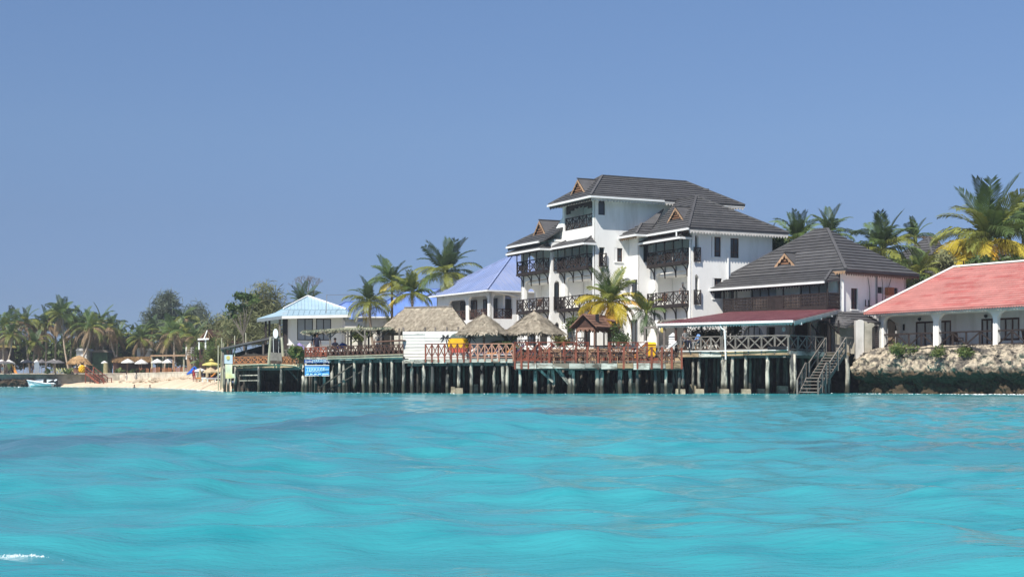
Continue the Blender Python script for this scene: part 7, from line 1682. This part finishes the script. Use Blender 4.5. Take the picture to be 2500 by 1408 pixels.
mb = MB(); mb.tube([hullpt(.02, 0, 2)+V(.1, 0, -.3), o+V((72-107)*k, 0, .05), o+V((72-107)*k, 0, -.3)], .1, 6); mb.build('fender', M['boat_grey'], bt)
gb = thing('covered_boat', 'grey boat with white windscreen lying against the sea wall', 'boat', G(112, 228, .7)); D = 228.3
mb = MB(); mb.prism([P(80, 930, D), P(92, 925.5, D), P(110, 925, D), P(141, 930, D), P(143, 937, D), P(120, 940, D), P(96, 934, D)], (0, 1.4, 0)); mb.build('hull', M['boat_grey'], gb)
mb = MB(); mb.prism([P(95, 932, D-.06), P(108, 926, D-.06), P(129, 926.5, D-.06), P(117, 934, D-.06), P(113, 935, D-.06)], (0, .05, 0)); mb.build('windscreen', M['boat_white'], gb)
mb = MB(); mb.prism([P(116, 932.5, D-.1), P(127, 927.5, D-.1), P(141, 930.5, D-.1), P(142, 933, D-.1)], (0, .05, 0)); mb.build('cabin_side', M['black'], gb)
fl = thing('marker_float', 'dark green float with slanting white pole moored at far left', 'float', G(28, 200, 0)); D = 200
mb = MB(); mb.tube([P(14, 963, D), P(30, 955, D), P(40, 949.5, D)], [.05, .06, .06], 6); mb.tube([P(38, 950.5, D), P(48, 944.5, D)], [.06, .13], 6); mb.build('pole', M['boat_white'], fl)
for px, py in ((24, 955.5), (28.5, 959)): c = P(px, py, D); mb = MB(); mb.lathe(c-UP*.15, [(.08, 0), (.19, .08), (.2, .18), (.1, .3)], 10); mb.build('float_ball', mat('float_green', (.01, .05, .035), .5, .1, 2) if 'float_green' not in M else M['float_green'], fl)
c = P(41, 962.5, 190); mb = MB(); mb.lathe(c-UP*.25, [(.08, 0), (.24, .12), (.25, .3), (.12, .46)], 12); mb.build('mooring_buoy', M['canvas_yellow'], label='round pale yellow mooring buoy at far left', cat='buoy')

# black cables looped along the cliff top
mb = MB()
for k_ in range(4):
    pts_ = []
    for px, py in ((2210, 853), (2260, 850), (2330, 846), (2365, 844.5), (2385, 850+k_*1.5), (2420, 862+k_*1.6), (2455, 867+k_*1.4), (2490, 863+k_*1.3), (2530, 856+k_)):
        pts_.append(P(px, py, 93.9-(px-2210)/320*6-.12*k_))
    mb.tube(pts_, .035, 6)
mb.build('cable_bundle', M['black'], label='bundle of black cables sagging along the cliff top', cat='cable')
# two chairs on the red house veranda and one on the hotel balcony
mat('rattan', (.10, .05, .03), .8, .2, 5)
def arm_chair(loc, rz, label):
    root = thing('rattan_chair', label, 'chair', loc, 'dark rattan chairs'); c, s_ = math.cos(rz), math.sin(rz); T_ = lambda q_: Vector(loc)+V(q_[0]*c-q_[1]*s_, q_[0]*s_+q_[1]*c, q_[2])
    b_ = MB(T_); b_.box(-.27, .27, -.26, .26, .36, .42); b_.build('seat', M['rattan'], root); b_ = MB(T_); b_.prism([(-.27, .24, .42), (.27, .24, .42), (.3, .36, .98), (-.3, .36, .98)], (0, .04, 0)); b_.build('backrest', M['rattan'], root)
    for x in (-.26, .26):
        b_ = MB(T_); b_.bar((x, -.24, .62), (x, .26, .64), .05); b_.bar((x, -.24, .4), (x, -.24, .62), .04); b_.build('armrest', M['rattan'], root)
        for y in (-.24, .24): b_ = MB(T_); b_.bar((x, y, 0), (x, y, .38), .045); b_.build('leg', M['rattan'], root)
for px, lab in ((2258, 'rattan chair behind the first veranda railing'), (2305, 'rattan chair beside the second veranda pillar'), (2480, 'rattan chair under the curtained veranda window')): arm_chair(RL((q(px), -1.3, zk(3.18))), .4, lab)
for ln, s_, z, lab in ((f3, 1.6, 6.42, 'rattan chair on the lower hotel balcony at right'), (f1, 3.0, 6.42, 'rattan chair on the lower hotel balcony at left'), (f3, 2.0, 9.52, 'rattan chair on the upper hotel balcony at right'), (f2, 2.2, 9.52, 'rattan chair on the upper middle hotel balcony')): arm_chair(ln((s_, .1, z)), -.9, lab)

# broken foam where the sea meets rock, sand and stilts
foam('white foam breaking at the foot of the coral cliff', [g2(2050, 95.2), g2(2150, 92.6), g2(2300, 90.2), g2(2420, 88.2), g2(2540, 85.8)], 170, (.8, .9), .055, 1)
foam('surf foam under the cliff near the right edge', [g2(2380, 88.2), g2(2500, 85.6)], 150, (.5, .5), .085, 2)
foam('thin foam line along the beach', [g2(-50, 230), g2(120, 227), g2(280, 215), g2(400, 183), g2(500, 133), g2(550, 112)], 420, (.5, .6), .08, 3)
foam('small foam flecks round the pier stilts', [g2(580, 112), g2(745, 104), g2(990, 96), g2(1255, 91.5), g2(1660, 91.6), g2(1925, 91.6)], 360, (.4, .35), .035, 4)
foam('patch of white foam near the lower left corner', [(-2.16, 6.15), (-2.02, 6.18)], 420, (.055, .03), .006, 5)
foam('foam flecks on the near crest', [(-.4, 7.6), (.1, 7.7), (.75, 7.5)], 16, (.12, .03), .008, 6)

# thin sea haze that softens the far shore
mb = MB(); mb.box(-1600, 1600, -420, 1600, -2, 21)
hz_ = mb.build('haze', None, kind='stuff'); hz_.data.materials.clear()
hm_ = bpy.data.materials.new('haze'); hm_.use_nodes = True; t_ = hm_.node_tree; t_.nodes.remove(t_.nodes['Principled BSDF'])
pv = t_.nodes.new('ShaderNodeVolumePrincipled'); pv.inputs['Color'].default_value = (.80, .88, 1, 1); pv.inputs['Density'].default_value = .00028; pv.inputs['Anisotropy'].default_value = .0
t_.links.new(pv.outputs[0], t_.nodes['Material Output'].inputs['Volume']); hz_.data.materials.append(hm_)
